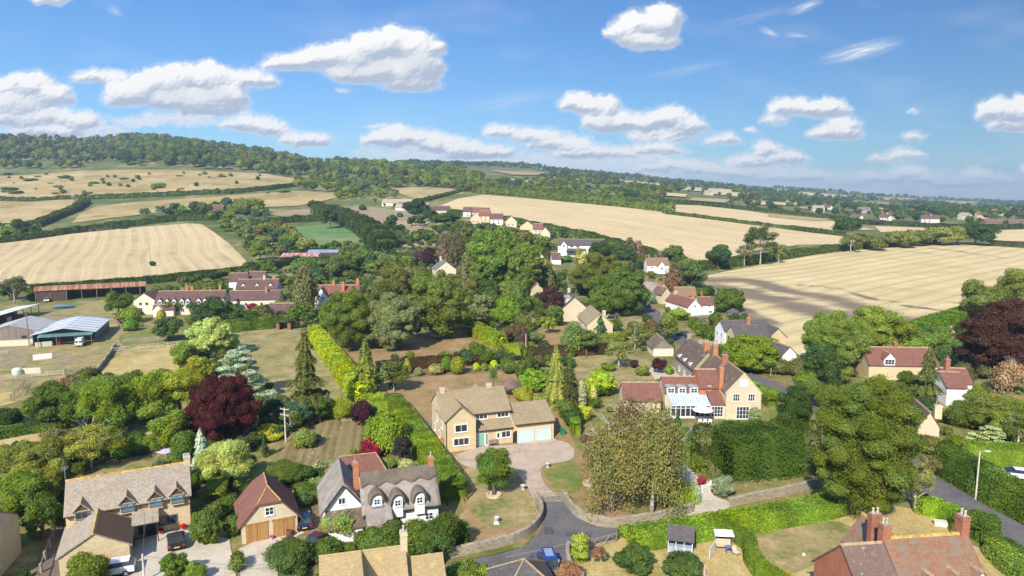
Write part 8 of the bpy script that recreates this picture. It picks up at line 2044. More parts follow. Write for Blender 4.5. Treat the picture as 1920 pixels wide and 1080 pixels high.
# ------------------------------------------------------------------ middle distance trees
MID = [(658, 655, 538, 92, (.080, .125, .022), 'lime', 'big olive green tree right of the top of the yellow hedge'), (735, 655, 548, 100, (.115, .160, .065), 'lime', 'big grey green tree on the brown lawn'), (700, 640, 575, 50, (.09, .12, .03), 'broad', 'green tree wedged between the olive and the grey green one'),
 (826, 634, 503, 112, (.085, .120, .026), 'lime', 'great cedar like evergreen above the brown lawn'), (632, 635, 605, 30, PU, 'bush', 'small purple bush at the top of the yellow hedge'), (573, 590, 488, 40, (.115, .125, .05), 'birch', 'tall silver birch before the white twin gabled house'),
 (560, 615, 568, 46, MD, 'broad', 'green tree right of the garden shelter'), (595, 612, 572, 44, MD, 'broad', 'green tree below the white twin gabled house'), (470, 610, 585, 40, DK, 'bush', 'dark bush at the end of the clipped dark hedge'),
 (395, 612, 558, 70, (.035, .07, .02), 'broad', 'dark tree before the middle of the long terrace'), (318, 640, 592, 50, (.05, .09, .035), 'broad', 'dark tree in the terrace vegetable plot'), (325, 590, 560, 34, MD, 'broad', 'small tree in front of the terrace porch'), (222, 590, 545, 44, MD, 'broad', 'tree left of the pale terrace gable'), (240, 605, 570, 40, LG, 'bush', 'light bush below the pale terrace gable'), (245, 620, 600, 26, (.08, .18, .03), 'round', 'green ball shrub in the terrace garden'), (302, 608, 580, 16, (.28, .30, .03), 'column', 'yellow column shrub before the terrace porch'), (428, 585, 562, 24, YGR, 'bush', 'yellow green bush before the cream cottages'), (472, 580, 567, 20, RD, 'bush', 'red leaved bush before the cream cottages'), (250, 592, 582, 34, PU, 'bush', 'dark purple bush in the terrace garden'),
 (28, 568, 516, 48, (.085, .095, .045), 'open', 'lone thin pine like tree left of the rusty barn'), (60, 565, 548, 20, DK, 'bush', 'dark bush at the end of the rusty barn'), (286, 500, 488, 12, DK, 'bush', 'bush at the foot of the lone field pole'),
 (930, 545, 424, 100, (.075, .140, .024), 'lime', 'great round lime in the centre of the village'), (982, 550, 448, 66, (.09, .145, .03), 'lime', 'slightly paler lime standing right against the great one'), (893, 520, 450, 44, (.10, .17, .025), 'broad', 'bright tree at the left shoulder of the great lime'), (855, 500, 428, 34, (.10, .10, .045), 'birch', 'tall thin olive poplar left of the great lime'), (833, 500, 432, 26, (.13, .11, .065), 'birch', 'brownish bare topped poplar'), (880, 545, 470, 40, (.10, .115, .05), 'birch', 'drooping grey olive tree before the great lime'),
 (965, 585, 520, 36, (.085, .145, .035), 'willow', 'weeping willow below the great lime'), (1035, 600, 530, 44, (.052, .030, .028), 'broad', 'dark purple beech in mid village'), (1022, 545, 480, 28, (.10, .125, .05), 'birch', 'thin olive birch right of the great lime'), (1080, 550, 508, 46, (.11, .125, .045), 'open', 'open olive tree above the two block stone house'), (1128, 560, 472, 92, (.075, .105, .022), 'lime', 'great dark olive maple right of the centre'), (1160, 590, 500, 96, (.06, .11, .02), 'lime', 'broad green tree in front of the olive maple'), (1130, 590, 530, 44, (.07, .13, .03), 'broad', 'bright small tree behind the two block house'), (1185, 575, 520, 40, MD, 'broad', 'green tree beside the upper road'),
 (1100, 500, 472, 34, (.32, .36, .14), 'broad', 'cream flowering tree below the white house row'), (1085, 497, 464, 14, (.17, .19, .03), 'column', 'yellow green poplar like shrub in front of the large white house'), (1062, 490, 478, 26, (.045, .12, .045), 'bush', 'blue green clipped bush in front of the large white house'), (1130, 492, 450, 46, (.035, .075, .025), 'broad', 'dark tree right of the large white house'), (1180, 500, 442, 26, (.10, .09, .06), 'birch', 'left of two thin brown birches on the stubble edge'), (1196, 500, 446, 22, (.12, .10, .065), 'birch', 'right of two thin brown birches on the stubble edge'), (1168, 505, 458, 40, (.035, .075, .03), 'broad', 'dark tree before the thin brown birches'), (1265, 490, 456, 34, (.07, .11, .03), 'broad', 'round tree alone on the edge of the stubble slope'), (1262, 560, 490, 30, (.13, .10, .05), 'birch', 'russet thin tree above the thatched cottage roof'), (1296, 540, 492, 50, (.06, .10, .03), 'broad', 'green tree behind the orange tiled roof'),
 (1345, 505, 456, 40, (.03, .075, .028), 'broad', 'dark conifer like tree at the corner of the gold field'), (1425, 498, 418, 64, (.045, .08, .02), 'open', 'tall ragged oak on the hedge line of the gold field'), (1395, 500, 452, 30, (.13, .14, .07), 'open', 'thin pale tree left of the ragged oak'), (1460, 495, 452, 28, (.12, .15, .05), 'open', 'pale tree right of the ragged oak'), (1595, 474, 434, 38, (.12, .145, .04), 'open', 'pale round tree in the hedge line of the gold field'), (1588, 440, 404, 44, (.03, .065, .02), 'broad', 'dark oak between the two stubble fields'), (1690, 465, 428, 48, (.11, .14, .04), 'broad', 'pale green tree in the line left of the dark oak'), (1725, 462, 430, 40, (.09, .13, .03), 'broad', 'green tree in the line left of the dark oak'), (1762, 460, 424, 46, (.14, .16, .04), 'broad', 'yellowish tree just left of the dark oak'), (1795, 460, 422, 40, (.13, .16, .04), 'broad', 'yellow green tree touching the dark oak'), (1828, 460, 415, 58, (.03, .065, .02), 'broad', 'large dark oak standing at the end of the gold field'), (1640, 470, 440, 44, (.08, .11, .03), 'broad', 'mid green tree in the hedge line right of the pale round tree'),
 (1365, 585, 536, 58, (.055, .095, .022), 'dense', 'round dark tree right of the white gabled cottage'), (1310, 560, 535, 30, MD, 'bush', 'dark bush between the cottages and the gold field'), (1325, 555, 532, 26, DK, 'bush', 'second dark bush at the corner of the gold field'), (1222, 570, 547, 24, (.13, .20, .14), 'bush', 'pale blue green bush beside the thatched cottage'), (1276, 600, 575, 36, (.12, .20, .03), 'bush', 'bright green bush below the white gabled cottage'), (1252, 640, 588, 36, (.10, .135, .035), 'broad', 'olive tree standing before the road bend'), (1222, 625, 596, 30, (.12, .09, .04), 'bush', 'reddish hedge bush before the road bend'), (1190, 655, 605, 44, (.10, .14, .035), 'open', 'light tree left of the pale garage'), (1160, 690, 635, 50, (.11, .15, .045), 'open', 'open light green tree on the dry lawn'), (1075, 665, 598, 44, (.085, .145, .04), 'birch', 'pair of thin trunked trees before the two block house, left one'), (1100, 668, 610, 34, (.07, .125, .03), 'broad', 'pair of thin trunked trees before the two block house, right one'), (1125, 640, 590, 30, (.04, .09, .035), 'loosecone', 'dark pointed conifer against the stone gable'), (1028, 625, 590, 26, LG, 'broad', 'small bright tree before the reddish panel fence'), (1150, 650, 620, 44, (.12, .16, .03), 'broad', 'yellow green tree right of the dark pointed conifer'),
 (945, 615, 560, 50, (.10, .19, .02), 'broad', 'bright green tree above the clipped hedge towers'), (905, 605, 548, 44, (.11, .145, .06), 'broad', 'grey green tree above the clipped hedge towers'), (968, 650, 605, 40, (.09, .07, .035), 'broad', 'brown purple tree beside the clipped hedge towers'), (1000, 645, 615, 38, (.09, .13, .05), 'bush', 'grey green bush below the thin pole'), (978, 660, 620, 26, (.085, .06, .04), 'bush', 'brown bush by the village pole'),
 (1425, 665, 622, 60, (.125, .19, .02), 'dense', 'bright spreading tree before the stone gables east of the road'), (1405, 695, 628, 92, (.10, .17, .02), 'lime', 'wide bright green tree at the bend of the road'), (1455, 700, 660, 54, (.11, .12, .04), 'bush', 'brownish green bush at the road junction'), (1500, 705, 668, 44, (.10, .11, .04), 'bush', 'olive bush right of the road junction'), (1380, 690, 668, 44, MD, 'bush', 'green bush on the inner side of the bend'), (1175, 590, 560, 30, MD, 'bush', 'green bush above the pale garden wall'),
 (1235, 700, 668, 26, PU, 'broad', 'dark purple tree in front of the pale garage'), (1205, 705, 682, 26, (.09, .15, .04), 'bush', 'green bush left of the purple tree'), (1255, 702, 682, 22, (.10, .17, .03), 'bush', 'green bush right of the white garden gate'), (1190, 690, 672, 18, PU, 'bush', 'small dark purple bush on the dry lawn edge'), (1070, 690, 675, 16, DK, 'round', 'dark ball shrub behind the golden conifer'), (1140, 695, 678, 30, (.08, .13, .02), 'bush', 'low green mound on the dry lawn'),
 (1560, 695, 582, 104, (.10, .16, .035), 'lime', 'broad sunlit willow like tree on the edge of the gold field, left one'), (1640, 690, 568, 110, (.11, .17, .03), 'lime', 'broad sunlit willow like tree on the edge of the gold field, right one'), (1600, 700, 620, 70, (.09, .14, .04), 'broad', 'grey green tree between the two sunlit ones'), (1535, 705, 640, 50, (.03, .075, .03), 'broad', 'dark tree left below the sunlit trees'), (1700, 690, 628, 60, (.10, .18, .03), 'broad', 'bright tree behind the red tiled house'), (1745, 680, 618, 60, (.085, .145, .03), 'broad', 'mid green tree right of the bright one behind the red tiled house'), (1735, 770, 648, 66, (.075, .10, .03), 'loosecone', 'tall shaggy conifer between the red roofs', ), (1790, 660, 635, 50, (.06, .11, .03), 'bush', 'bush under the copper beech'),
 (1888, 705, 556, 160, (.056, .032, .022), 'lime', 'great copper beech at the right edge', ), (1840, 600, 528, 76, (.09, .135, .03), 'broad', 'green tree on the far side of the copper beech, left one'), (1905, 580, 500, 70, (.11, .14, .03), 'broad', 'yellow green tree at the right edge above the copper beech'), (1880, 590, 548, 60, (.11, .16, .035), 'broad', 'light tree between the copper beech and the gold field'),
 (1890, 735, 672, 60, (.20, .16, .09), 'birch', 'dead looking pale branched tree right of the white cottage'), (1830, 760, 715, 40, (.07, .15, .02), 'bush', 'bright green bush right of the white cottage'), (1850, 800, 735, 110, (.095, .13, .03), 'dense', 'wide bushy tree on the right below the dead tree'), (1905, 830, 750, 80, (.11, .15, .03), 'dense', 'bushy tree at the right edge'), (1800, 800, 740, 60, (.07, .11, .025), 'bush', 'dark bush left of the wide bushy tree'), (1856, 838, 798, 70, (.22, .29, .14), 'layered', 'pale variegated spreading shrub on the right'), (1790, 850, 812, 60, (.10, .13, .03), 'bush', 'low bush below the pale variegated shrub'), (1740, 850, 812, 50, (.09, .11, .03), 'bush', 'ivy bush under the stone gable'), (1750, 790, 765, 40, (.05, .10, .02), 'bush', 'green bush right of the stone gable'),
 (1540, 760, 715, 60, (.06, .11, .02), 'broad', 'tree behind the left shoulder of the huge lime'), (1450, 752, 728, 30, (.08, .15, .02), 'round', 'clipped green dome beside the road, right of the stone gable'), (1432, 745, 722, 24, (.08, .14, .02), 'round', 'clipped green dome against the road, left one'),
 (745, 560, 488, 50, (.09, .11, .025), 'dense', 'dark olive tree behind the great evergreen'), (715, 590, 520, 50, (.07, .10, .025), 'dense', 'dark green tree left behind the great evergreen'), (790, 560, 500, 36, (.085, .15, .025), 'broad', 'light green tree before the pale slate roofed house'), (770, 545, 500, 36, (.10, .13, .05), 'broad', 'pale tree above the evergreen'), (650, 515, 470, 50, (.075, .12, .03), 'broad', 'green tree behind the brick chimneys'), (682, 510, 462, 36, (.055, .11, .03), 'willow', 'small weeping willow behind the white twin gabled house'), (715, 505, 470, 36, (.13, .16, .09), 'open', 'silvery tree behind the paddocks'), (575, 510, 480, 50, (.06, .12, .025), 'broad', 'green tree before the patched rusty barn'), (625, 520, 480, 50, (.075, .115, .035), 'broad', 'green tree right of the silver birch'), (805, 505, 460, 28, PU, 'broad', 'dark purple tree behind the pale slate roofed house'), (785, 500, 465, 26, (.075, .06, .065), 'broad', 'dusky grey tree left of the purple one'),
 (620, 430, 385, 30, DK, 'broad', 'lone dark tree in the paddock beside the track'), (730, 430, 412, 24, DK, 'round', 'round dark bush in the brown paddock'), (680, 395, 383, 14, DK, 'round', 'small round bush high in the brown paddock'), (748, 437, 420, 26, DK, 'broad', 'round headed dark tree at the paddock end'), (590, 393, 375, 24, DK, 'broad', 'dark tree at the edge of the lower meadow'), (735, 430, 400, 22, DK, 'broad', 'upper dark tree by the paddock end'),
 (780, 410, 372, 46, (.025, .06, .022), 'broad', 'big dark tree right of the hill farmhouse'), (805, 415, 390, 28, (.03, .065, .022), 'broad', 'dark tree before the valley lane'), (835, 425, 398, 50, (.04, .08, .022), 'broad', 'dark green tree at the top of the valley row'), (788, 425, 402, 20, (.04, .075, .022), 'broad', 'small dark tree left of the white valley cottage'), (772, 425, 405, 18, (.04, .075, .022), 'broad', 'second small dark tree left of the white valley cottage'), (806, 378, 366, 10, DK, 'broad', 'tiny dark tree above the big stubble field corner')]
for q in MID:
 a, b, c, d, col, k, lb = q
 t(a, b, c, d, k, col, lb, 'tree' if 'bush' not in lb and 'shrub' not in lb else 'shrub', 'broadleaf_tree' if ('bush' not in lb and 'shrub' not in lb) else 'shrub')
# ------------------------------------------------------------------ hedges
def hg(px, w, h, col, label, **k): return hedge(PP(*px), w, h, col, label, **k)
hg((850, 936, 836, 910, 815, 880, 792, 845, 770, 812, 750, 785, 738, 768), 3.4, 2.6, (.088, .165, .022), 'long bright laurel hedge between the cottage and the front lawn', leaf=.17)
hg((590, 634, 612, 662, 636, 694, 660, 728, 676, 750), 4.2, 3.4, (.20, .30, .026), 'long yellow clipped hedge with bulging sides on the lawn', lump=.10, lump_len=2.4, rough=.06)
hg((712, 700, 800, 690, 880, 685, 944, 680), 1.8, 2.6, BE, 'dark coppery beech hedge behind the back border')
hg((990, 672, 1050, 668, 1132, 664), 1.8, 2.6, BE, 'dark coppery beech hedge right of the clipped yellow drum')
hg((880, 622, 900, 634, 922, 646, 940, 656), 3.2, 3.6, (.15, .225, .02), 'row of clipped yellow green towers at the lawn corner', lump=.17, lump_len=3.3, rough=.05)
hg((942, 676, 970, 674), 5.0, 3.6, (.15, .23, .02), 'big clipped yellow green drum hedge', rough=.05)
hg((690, 758, 712, 770, 735, 772), 2.6, 1.8, (.13, .22, .02), 'clipped green hedge at the head of the laurel hedge')
hg((1188, 1022, 1255, 1012, 1340, 998, 1440, 982, 1520, 968, 1560, 958), 3.6, 1.7, (.098, .190, .022), 'long vivid green clipped hedge along the front of the garden', leaf=.18)
hg((1352, 1012, 1382, 1014, 1404, 1030, 1408, 1056, 1425, 1082, 1470, 1110), 1.5, 1.7, (.085, .15, .02), 'curving dark clipped yew hedge beside the swing seat', rough=.015, leaf=.11)
hg((1255, 945, 1292, 940), 2.8, 2.1, (.14, .24, .016), 'square clipped hedge block beside the sandy drive', leaf=.14)
hg((1730, 960, 1765, 968, 1795, 985), 2.4, 1.8, (.12, .24, .02), 'green hedge beside the lane before the storage box')
hg((1800, 1000, 1822, 990, 1850, 990, 1856, 1005, 1835, 1015), 2.0, 1.9, (.055, .11, .018), 'dark clipped round hedge at the lane corner', rough=.02)
hg((1838, 1012, 1870, 1030, 1905, 1052, 1940, 1075), 1.6, 1.6, (.06, .12, .02), 'dark clipped hedge running to the right edge beside the lane', rough=.02)
hg((1870, 1045, 1900, 1075, 1930, 1100), 2.6, 1.6, (.11, .19, .03), 'loose leafy bushes inside the clipped lane hedge', wild=.12)
hg((1780, 890, 1830, 920, 1880, 948, 1950, 985), 4.2, 4.0, (.055, .115, .02), 'tall rough hedge on the far side of the lane behind the street lamp', wild=.05)
hg((1800, 862, 1850, 868, 1950, 872), 3.0, 2.8, (.10, .18, .02), 'trimmed green hedge behind the tall rough hedge')
hg((432, 622, 480, 618, 540, 612), 3.0, 3.4, (.055, .115, .02), 'dark clipped hedge along the far end of the long lawn', rough=.08)
hg((500, 590, 440, 598, 412, 600), 2.2, 2.2, (.06, .12, .02), 'dark hedge before the cream cottages', rough=.1)
hg((1300, 612, 1318, 628, 1342, 645), 3.0, 2.4, (.07, .145, .02), 'trimmed hedge beside the parked dark car', rough=.06)
hg((1345, 660, 1368, 672, 1400, 690), 2.4, 1.8, (.05, .10, .02), 'dark hedge under the honey stone front by the road')
hg((1268, 838, 1285, 860, 1312, 885), 2.0, 1.4, (.10, .16, .03), 'low hedge along the sandy side drive', rough=.06)
hg((1402, 728, 1425, 742, 1445, 762), 2.2, 1.8, (.085, .16, .02), 'clipped hedge between the stone gable and the road')
hg((1080, 815, 1072, 790), 1.6, 2.2, (.11, .22, .02), 'upright clipped green block at the right end of the double garage', leaf=.16)
hg((0, 822, 50, 812, 100, 806, 130, 800), 2.4, 1.6, (.06, .12, .02), 'low hedge on the left above the golden strip', wild=.08)
hg((405, 955, 414, 925, 418, 905), 2.4, 2.4, (.10, .145, .022), 'clipped block hedge left of the stone garage', leaf=.15)
hg((1700, 628, 1735, 616, 1780, 602, 1842, 582), 6.0, 2.6, (.07, .15, .02), 'broad trimmed field hedge at the near corner of the gold field', rough=.12)
hg((236, 615, 262, 612), 2, 1.2, (.07, .13, .03), 'low hedge in the terrace garden')
hg((350, 660, 356, 690, 372, 705), 4, 2.6, (.13, .19, .03), 'loose yellow green hedge along the right side of the paddock', wild=.1)
# hedgerows between fields
HR = [((60, 548, 240, 535, 330, 526, 420, 516, 500, 506, 555, 492), 5, 3.2, (.035, .07, .018), 'long dark hedge along the foot of the left stubble field', .06),
 ((-40, 460, 60, 449, 160, 434, 250, 423, 330, 414, 400, 412), 9, 4.5, (.045, .085, .02), 'wild hedge along the top of the left stubble field', .16), ((20, 447, 60, 428, 105, 410, 140, 396, 160, 382), 9, 5, (.05, .085, .02), 'line of bushy trees running down between the left meadows', .2),
 ((-40, 376, 60, 378, 125, 374), 8, 4, (.05, .09, .02), 'scrubby hedge at the far left between the meadows', .2), ((150, 374, 240, 371, 330, 367, 440, 362, 500, 356, 550, 350), 9, 4.5, (.055, .095, .022), 'long hedge between the upper and lower hill meadows', .12),
 ((745, 388, 800, 376, 850, 364, 888, 352), 8, 3, (.055, .105, .024), 'green hedge climbing left of the big stubble field', .06), ((903, 362, 960, 366, 1040, 373, 1120, 382, 1200, 392, 1245, 397), 22, 9, (.075, .125, .026), 'thick tree hedge along the top of the big stubble field', .18),
 ((1250, 402, 1340, 413, 1420, 423, 1500, 432, 1560, 440, 1640, 452), 8, 3.4, (.055, .09, .022), 'long hedge between the two pale stubble fields', .12), ((1250, 380, 1350, 388, 1450, 398, 1560, 410, 1640, 422), 9, 4, (.045, .075, .022), 'hedge along the top of the second stubble field', .15),
 ((1300, 506, 1360, 500, 1430, 490, 1500, 480, 1560, 472, 1630, 464, 1700, 457, 1760, 455), 8, 4.2, (.06, .10, .022), 'mixed hedge between the big stubble field and the gold field', .18), ((1860, 460, 1930, 464, 2000, 470), 6, 3.4, (.06, .07, .03), 'brownish hedge at the right edge of the gold field', .08),
 ((828, 400, 900, 408, 1000, 424, 1100, 443, 1200, 470, 1290, 496), 6, 3.4, (.045, .09, .022), 'hedge behind the valley row along the stubble slope', .15), ((560, 478, 640, 476, 705, 474), 5, 3.2, (.035, .07, .02), 'dark hedge at the foot of the green field', .08),
 ((600, 402, 640, 412, 680, 432, 705, 452, 722, 474), 15, 9, (.04, .075, .022), 'tree hedge between the green field and the brown paddock', .2), ((500, 420, 560, 415, 620, 413), 10, 4.5, (.04, .075, .02), 'hedge above the green field', .15),
 ((1700, 441, 1780, 445, 1850, 450), 6, 3, (.05, .08, .022), 'low hedge behind the row of pale field trees', .15), ((1600, 418, 1700, 424, 1800, 430, 1950, 428), 8, 4, (.04, .065, .022), 'hedge before the distant village houses', .15), ((740, 478, 780, 470, 830, 472), 4, 2, (.06, .11, .03), 'low green hedge behind the pale slate roofed house', .1)]
for px, w_, h_, col, lb, wl in HR: hedge(PP(*px), w_, h_, col, lb, 'hedgerow', 'hedgerow', wild=wl)
# ------------------------------------------------------------------ belts of trees, each its own
ORD = 'first second third fourth fifth sixth seventh eighth ninth tenth eleventh twelfth thirteenth fourteenth fifteenth sixteenth seventeenth eighteenth nineteenth twentieth'.split()
def ordw(i):
 if i < 20: return ORD[i]
 tens = ['twenty', 'thirty', 'forty', 'fifty', 'sixty', 'seventy'][(i + 1) // 10 - 2]; u = (i + 1) % 10
 return tens + '-' + ORD[u - 1] if u else {'twenty': 'twentieth', 'thirty': 'thirtieth', 'forty': 'fortieth', 'fifty': 'fiftieth', 'sixty': 'sixtieth'}[tens]
CW = {'dark green': (.036, .070, .020), 'mid green': (.060, .105, .022), 'fresh green': (.085, .145, .026), 'olive': (.105, .115, .034), 'yellow green': (.14, .17, .032), 'blue green': (.045, .088, .045), 'grey green': (.11, .14, .06)}
BELTS = [((405, 432, 500, 424, 560, 455, 590, 478, 560, 492, 500, 508, 470, 480, 440, 450), 9.5, (6, 10), 'beside the left stubble'),
 ((240, 408, 330, 398, 420, 396, 500, 400, 520, 412, 440, 420, 330, 412), 12, (7, 11), 'above the left stubble'), ((0, 440, 60, 430, 80, 440, 20, 455), 13, (7, 11), 'in the clump at the far left'),
 ((420, 395, 480, 392, 500, 400, 440, 404), 9, (9, 14), 'around the lone brick house'), ((530, 512, 610, 500, 700, 498, 720, 515, 640, 525, 560, 545), 8.5, (5, 8), 'behind the twin gabled house'),
 ((700, 500, 800, 485, 810, 520, 800, 560, 740, 560, 700, 540), 9, (5, 8), 'by the slate roofed house'), ((855, 500, 900, 470, 960, 500, 1000, 540, 985, 590, 900, 600, 860, 560), 9, (5, 8), 'around the great central lime'),
 ((850, 440, 920, 436, 990, 450, 1040, 470, 1000, 490, 940, 470, 870, 470), 10, (4, 7.5), 'below the valley row'), ((1010, 510, 1060, 500, 1100, 530, 1180, 560, 1190, 590, 1120, 560, 1040, 560), 9, (5, 8), 'near the upper road'),
 ((1045, 495, 1120, 480, 1200, 498, 1220, 520, 1200, 550, 1140, 515), 9, (3.5, 6), 'atop the village road'), ((1270, 500, 1330, 505, 1310, 530, 1265, 520), 9, (5, 8), 'at the gold field'),
 ((800, 600, 860, 590, 900, 600, 870, 620), 7, (4, 7), 'by the great evergreen'), ((990, 600, 1030, 600, 1060, 640, 1010, 650), 8, (4, 6), 'by the reddish fence'), ((1300, 560, 1350, 600, 1400, 610, 1450, 640, 1440, 650, 1380, 620, 1310, 590), 8, (3, 5), 'east of the road'),
 ((1520, 720, 1590, 690, 1580, 760, 1540, 790), 7, (5, 8), 'left of the huge lime'), ((1690, 730, 1780, 745, 1790, 790, 1720, 780), 7.5, (4, 7), 'behind the huge lime'), ((1820, 760, 1950, 740, 1950, 840, 1830, 840), 8, (4, 6), 'at the lower right edge'), ((0, 600, 10, 590, 30, 560, 10, 560), 7, (4, 6), 'left of the farm sheds'),
 ((345, 600, 420, 590, 420, 610, 360, 620), 6, (3, 6), 'before the terrace'), ((150, 770, 330, 755, 350, 790, 250, 812, 120, 800), 6.5, (5, 8), 'in the shade of the left belt'), ((560, 770, 660, 765, 690, 790, 640, 795, 540, 790), 5, (3, 5.5), 'above the striped lawn')]
def belt(px, sp, hr, where):
 poly = [(p.x, p.y) for p in PP(*px)]
 pts = scatter_poly(poly, sp * 1.3, random)
 pts = [q for q in pts if free(*q) and open_view(*q)]
 pts.sort(key=lambda q: q[0] / q[1])
 for i, (x, y) in enumerate(pts[:60]):
  H = random.uniform(*hr) * 1.05; W = H * random.uniform(.85, 1.2)
  cn = random.choice(list(CW)); k = random.choice(['broad', 'broad', 'oval', 'dense', 'bush', 'open'] if H > 5 else ['bush', 'dense'])
  plant(Vector((x, y, T(x, y))), W, H, k, CW[cn], '%s tree, %s from left of the trees %s' % (cn, ordw(i), where), 'tree', 'broadleaf_tree', 'trees ' + where)
for b in BELTS: belt(*b)
for k_, (a_, b_) in enumerate(((880, 428), (905, 429), (922, 431), (945, 436), (962, 440), (985, 446), (1004, 452), (1022, 456), (812, 414), (750, 408))):
 plant(G(a_, b_), random.uniform(4, 7), random.uniform(3, 5.5), 'dense', random.choice(list(CW.values())), 'rounded garden tree, %s from left along the front of the valley row' % ordw(k_ if a_ > 830 else k_), 'tree', 'garden_tree', 'garden trees before the valley row')
# trees dotted over the upper hill meadow
rnd = random.Random(5)
dots = []
for i in range(44):
 p = G(rnd.uniform(10, 540), rnd.uniform(326, 366))
 dots.append(p)
for a, b in ((215, 334), (232, 337), (250, 342), (195, 345), (262, 338), (135, 340), (95, 345), (110, 352), (225, 350), (240, 352), (345, 326), (375, 330), (392, 334), (415, 332), (280, 328), (72, 332), (40, 336), (125, 336), (370, 345), (368, 350)): dots.append(G(a, b))
dots.sort(key=lambda p: p.x / p.y)
for i, p in enumerate(dots):
 H = rnd.choice([2.5, 3.5, 4.5, 6]); flat = rnd.random() < .35
 plant(p, H * (2.6 if flat else 1.05), H * (.7 if flat else 1.1), 'bush', rnd.choice([CW['dark green'], CW['mid green'], CW['fresh green']]), ('low bramble patch' if flat else 'lone round bush') + ', %s from the left on the upper hill meadow' % ordw(i), 'bush', 'meadow_bush', 'bushes dotted over the upper hill meadow')
# ------------------------------------------------------------------ far woods
def PD(*a):
 """points given by photo x and distance"""
 return [tuple(at_depth(px, y)[:2]) for px, y in zip(a[0::2], a[1::2])]
WOODS = [
 ('wood on the upper left hillside', PD(-150, 965, 0, 960, 120, 960, 250, 985, 380, 965, 470, 975, 560, 930, 640, 1000, 640, 1500, 500, 1480, 370, 1440, 200, 1440, 0, 1440, -150, 1440), 15, (9, 19), (1.25, 1.2, 1.0), .74),
 ('wood on the hill behind the farmhouse', PD(540, 700, 620, 690, 700, 720, 735, 700, 760, 760, 900, 800, 905, 1100, 860, 1500, 700, 1500, 640, 1400, 600, 1000, 560, 850), 14, (9, 17), (1.35, 1.28, .95), .95),
 ('trees around the hill farmhouse', PD(640, 600, 700, 590, 720, 560, 770, 560, 790, 620, 740, 690, 640, 680), 12, (4, 7), (.85, .9, .9), .5),
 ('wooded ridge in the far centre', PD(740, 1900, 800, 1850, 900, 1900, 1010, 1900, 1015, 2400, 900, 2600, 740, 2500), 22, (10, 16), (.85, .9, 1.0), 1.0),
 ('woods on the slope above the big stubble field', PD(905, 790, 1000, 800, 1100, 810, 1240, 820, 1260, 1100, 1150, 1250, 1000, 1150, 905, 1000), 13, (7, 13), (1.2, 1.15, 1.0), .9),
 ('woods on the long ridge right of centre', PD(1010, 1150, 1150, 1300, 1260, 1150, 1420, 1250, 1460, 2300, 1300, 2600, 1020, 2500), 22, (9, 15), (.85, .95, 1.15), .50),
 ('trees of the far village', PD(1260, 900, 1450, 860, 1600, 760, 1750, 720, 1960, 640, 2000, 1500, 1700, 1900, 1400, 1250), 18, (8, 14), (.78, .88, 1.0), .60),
 ('distant wooded plain on the right', PD(1420, 1400, 1700, 1900, 2000, 1600, 2000, 4600, 1700, 3300, 1450, 2900), 34, (9, 15), (.85, 1.0, 1.4), .50),  # haze put into the crown colour as a blue tint
 ('trees beyond the farmyard on the left', PD(-150, 470, -20, 455, 10, 470, 0, 560, -150, 560), 12, (6, 10), (1, 1, 1), .8),
]
def nz(x, y, i):
 return .5 * math.sin(x / 37 + i) * math.sin(y / 61 + 2 * i) + .5 * math.sin(x / 83 + y / 140 + i)
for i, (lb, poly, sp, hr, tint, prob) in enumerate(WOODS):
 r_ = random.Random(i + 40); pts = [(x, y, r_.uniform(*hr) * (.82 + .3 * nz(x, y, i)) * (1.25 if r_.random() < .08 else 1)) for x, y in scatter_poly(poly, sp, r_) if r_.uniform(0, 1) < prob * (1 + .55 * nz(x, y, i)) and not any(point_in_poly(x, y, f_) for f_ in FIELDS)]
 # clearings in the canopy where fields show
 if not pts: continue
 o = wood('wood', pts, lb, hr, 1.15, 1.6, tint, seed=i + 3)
 tag(o, lb, 'woodland', None, 'stuff')
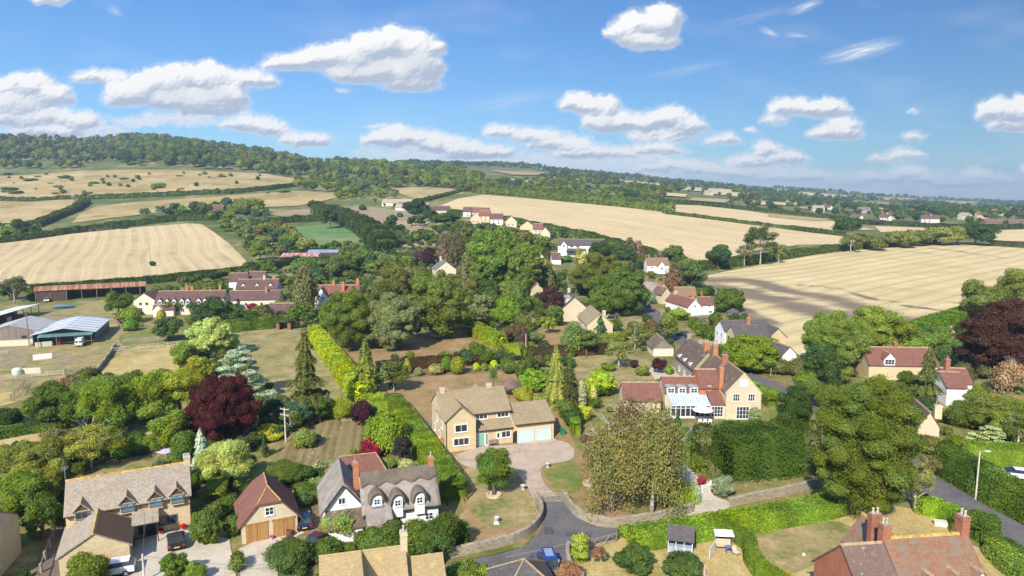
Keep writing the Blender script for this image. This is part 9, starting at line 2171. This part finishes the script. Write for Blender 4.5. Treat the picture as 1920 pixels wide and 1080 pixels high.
# ------------------------------------------------------------------ low planting between the houses
def undergrowth(label, px, sp, hr, seed, smin, tint=(1.0, 1.0, .95), prob=.8):
 r_ = random.Random(seed); poly = [(p.x, p.y) for p in PP(*px)]
 pts = []
 for (x, y) in scatter_poly(poly, sp, r_, 6000):
  cl = math.sin(x * .11 + 1.3 * seed) * math.sin(y * .083 + seed) + .5 * math.sin(x * .31) * math.sin(y * .27)
  if r_.random() > prob + .35 * cl: continue
  if not free(x, y): continue
  if hr[1] > 2.7 and not open_view(x, y): continue
  pts.append((x, y, r_.uniform(*hr) * (1 + .35 * cl)))
 if pts:
  o = wood('undergrowth', pts, label, hr, 1.25, 1.6, tint, seed=seed, smin=smin, sk=.0020)
  tag(o, label, 'undergrowth', None, 'stuff')
undergrowth('low shrubs and undergrowth filling the gardens at the lower left', (-330, 1090, -330, 800, 60, 770, 380, 740, 560, 740, 700, 780, 690, 860, 600, 1000, 520, 1090), 2.4, (.7, 2.3), 3, .19, prob=.74)
undergrowth('low planting around the middle gardens', (690, 745, 700, 640, 960, 600, 1240, 600, 1280, 700, 1240, 800, 1090, 760, 960, 700), 2.9, (.8, 2.9), 4, .24, prob=.78)
undergrowth('shrubs and bramble along the left belt and yard edges', (-330, 770, -330, 640, -30, 700, 200, 700, 380, 660, 470, 600, 560, 600, 560, 740, 380, 740), 3.4, (1.2, 3.4), 5, .25, prob=.6)
undergrowth('dense understorey among the village trees', (330, 615, 250, 560, 480, 500, 560, 470, 700, 450, 860, 420, 1000, 430, 1210, 480, 1290, 510, 1300, 600, 1180, 650, 960, 640, 700, 640), 4.6, (1.8, 4.2), 6, .34, prob=.8)
undergrowth('scrub and garden shrubs on the right of the village', (1290, 560, 1500, 680, 1700, 640, 2350, 560, 2350, 900, 1700, 880, 1500, 790, 1330, 700), 3.8, (1.2, 4.2), 7, .3, prob=.74)
undergrowth('bushes along the bottom edge and lane', (860, 1100, 800, 1050, 560, 1030, 560, 1100), 2.0, (.6, 1.5), 8, .18, prob=.6)
# ------------------------------------------------------------------ air
def make_haze():
 m = bpy.data.materials.new('haze_air'); m.use_nodes = True; t_ = NT(m.node_tree)
 for nd in list(t_.n): t_.n.remove(nd)
 out = t_.n.new('ShaderNodeOutputMaterial')
 v = t_.node('ShaderNodeVolumePrincipled', {'Color': (0.62, 0.78, 1.0, 1), 'Density': HAZE_D, 'Anisotropy': 0.2})
 t_.l.new(v.outputs[0], out.inputs['Volume'])
 o = MB().box(-8900, 8900, -300, 7060, -8, 215).build('haze', m)
 tag(o, None, None, None, 'stuff')
HAZE_D = 0.00017
if HAZE_D: make_haze()
print('objects', len(bpy.data.objects), 'plants', NPLANT[0], 'crown quads', sum(len(m.polygons) for m in CROWNS.values()), 'far', sum(len(o.data.polygons) for o in bpy.data.objects if o.type == 'MESH' and o.name.split('.')[0] in ('wood', 'undergrowth')))
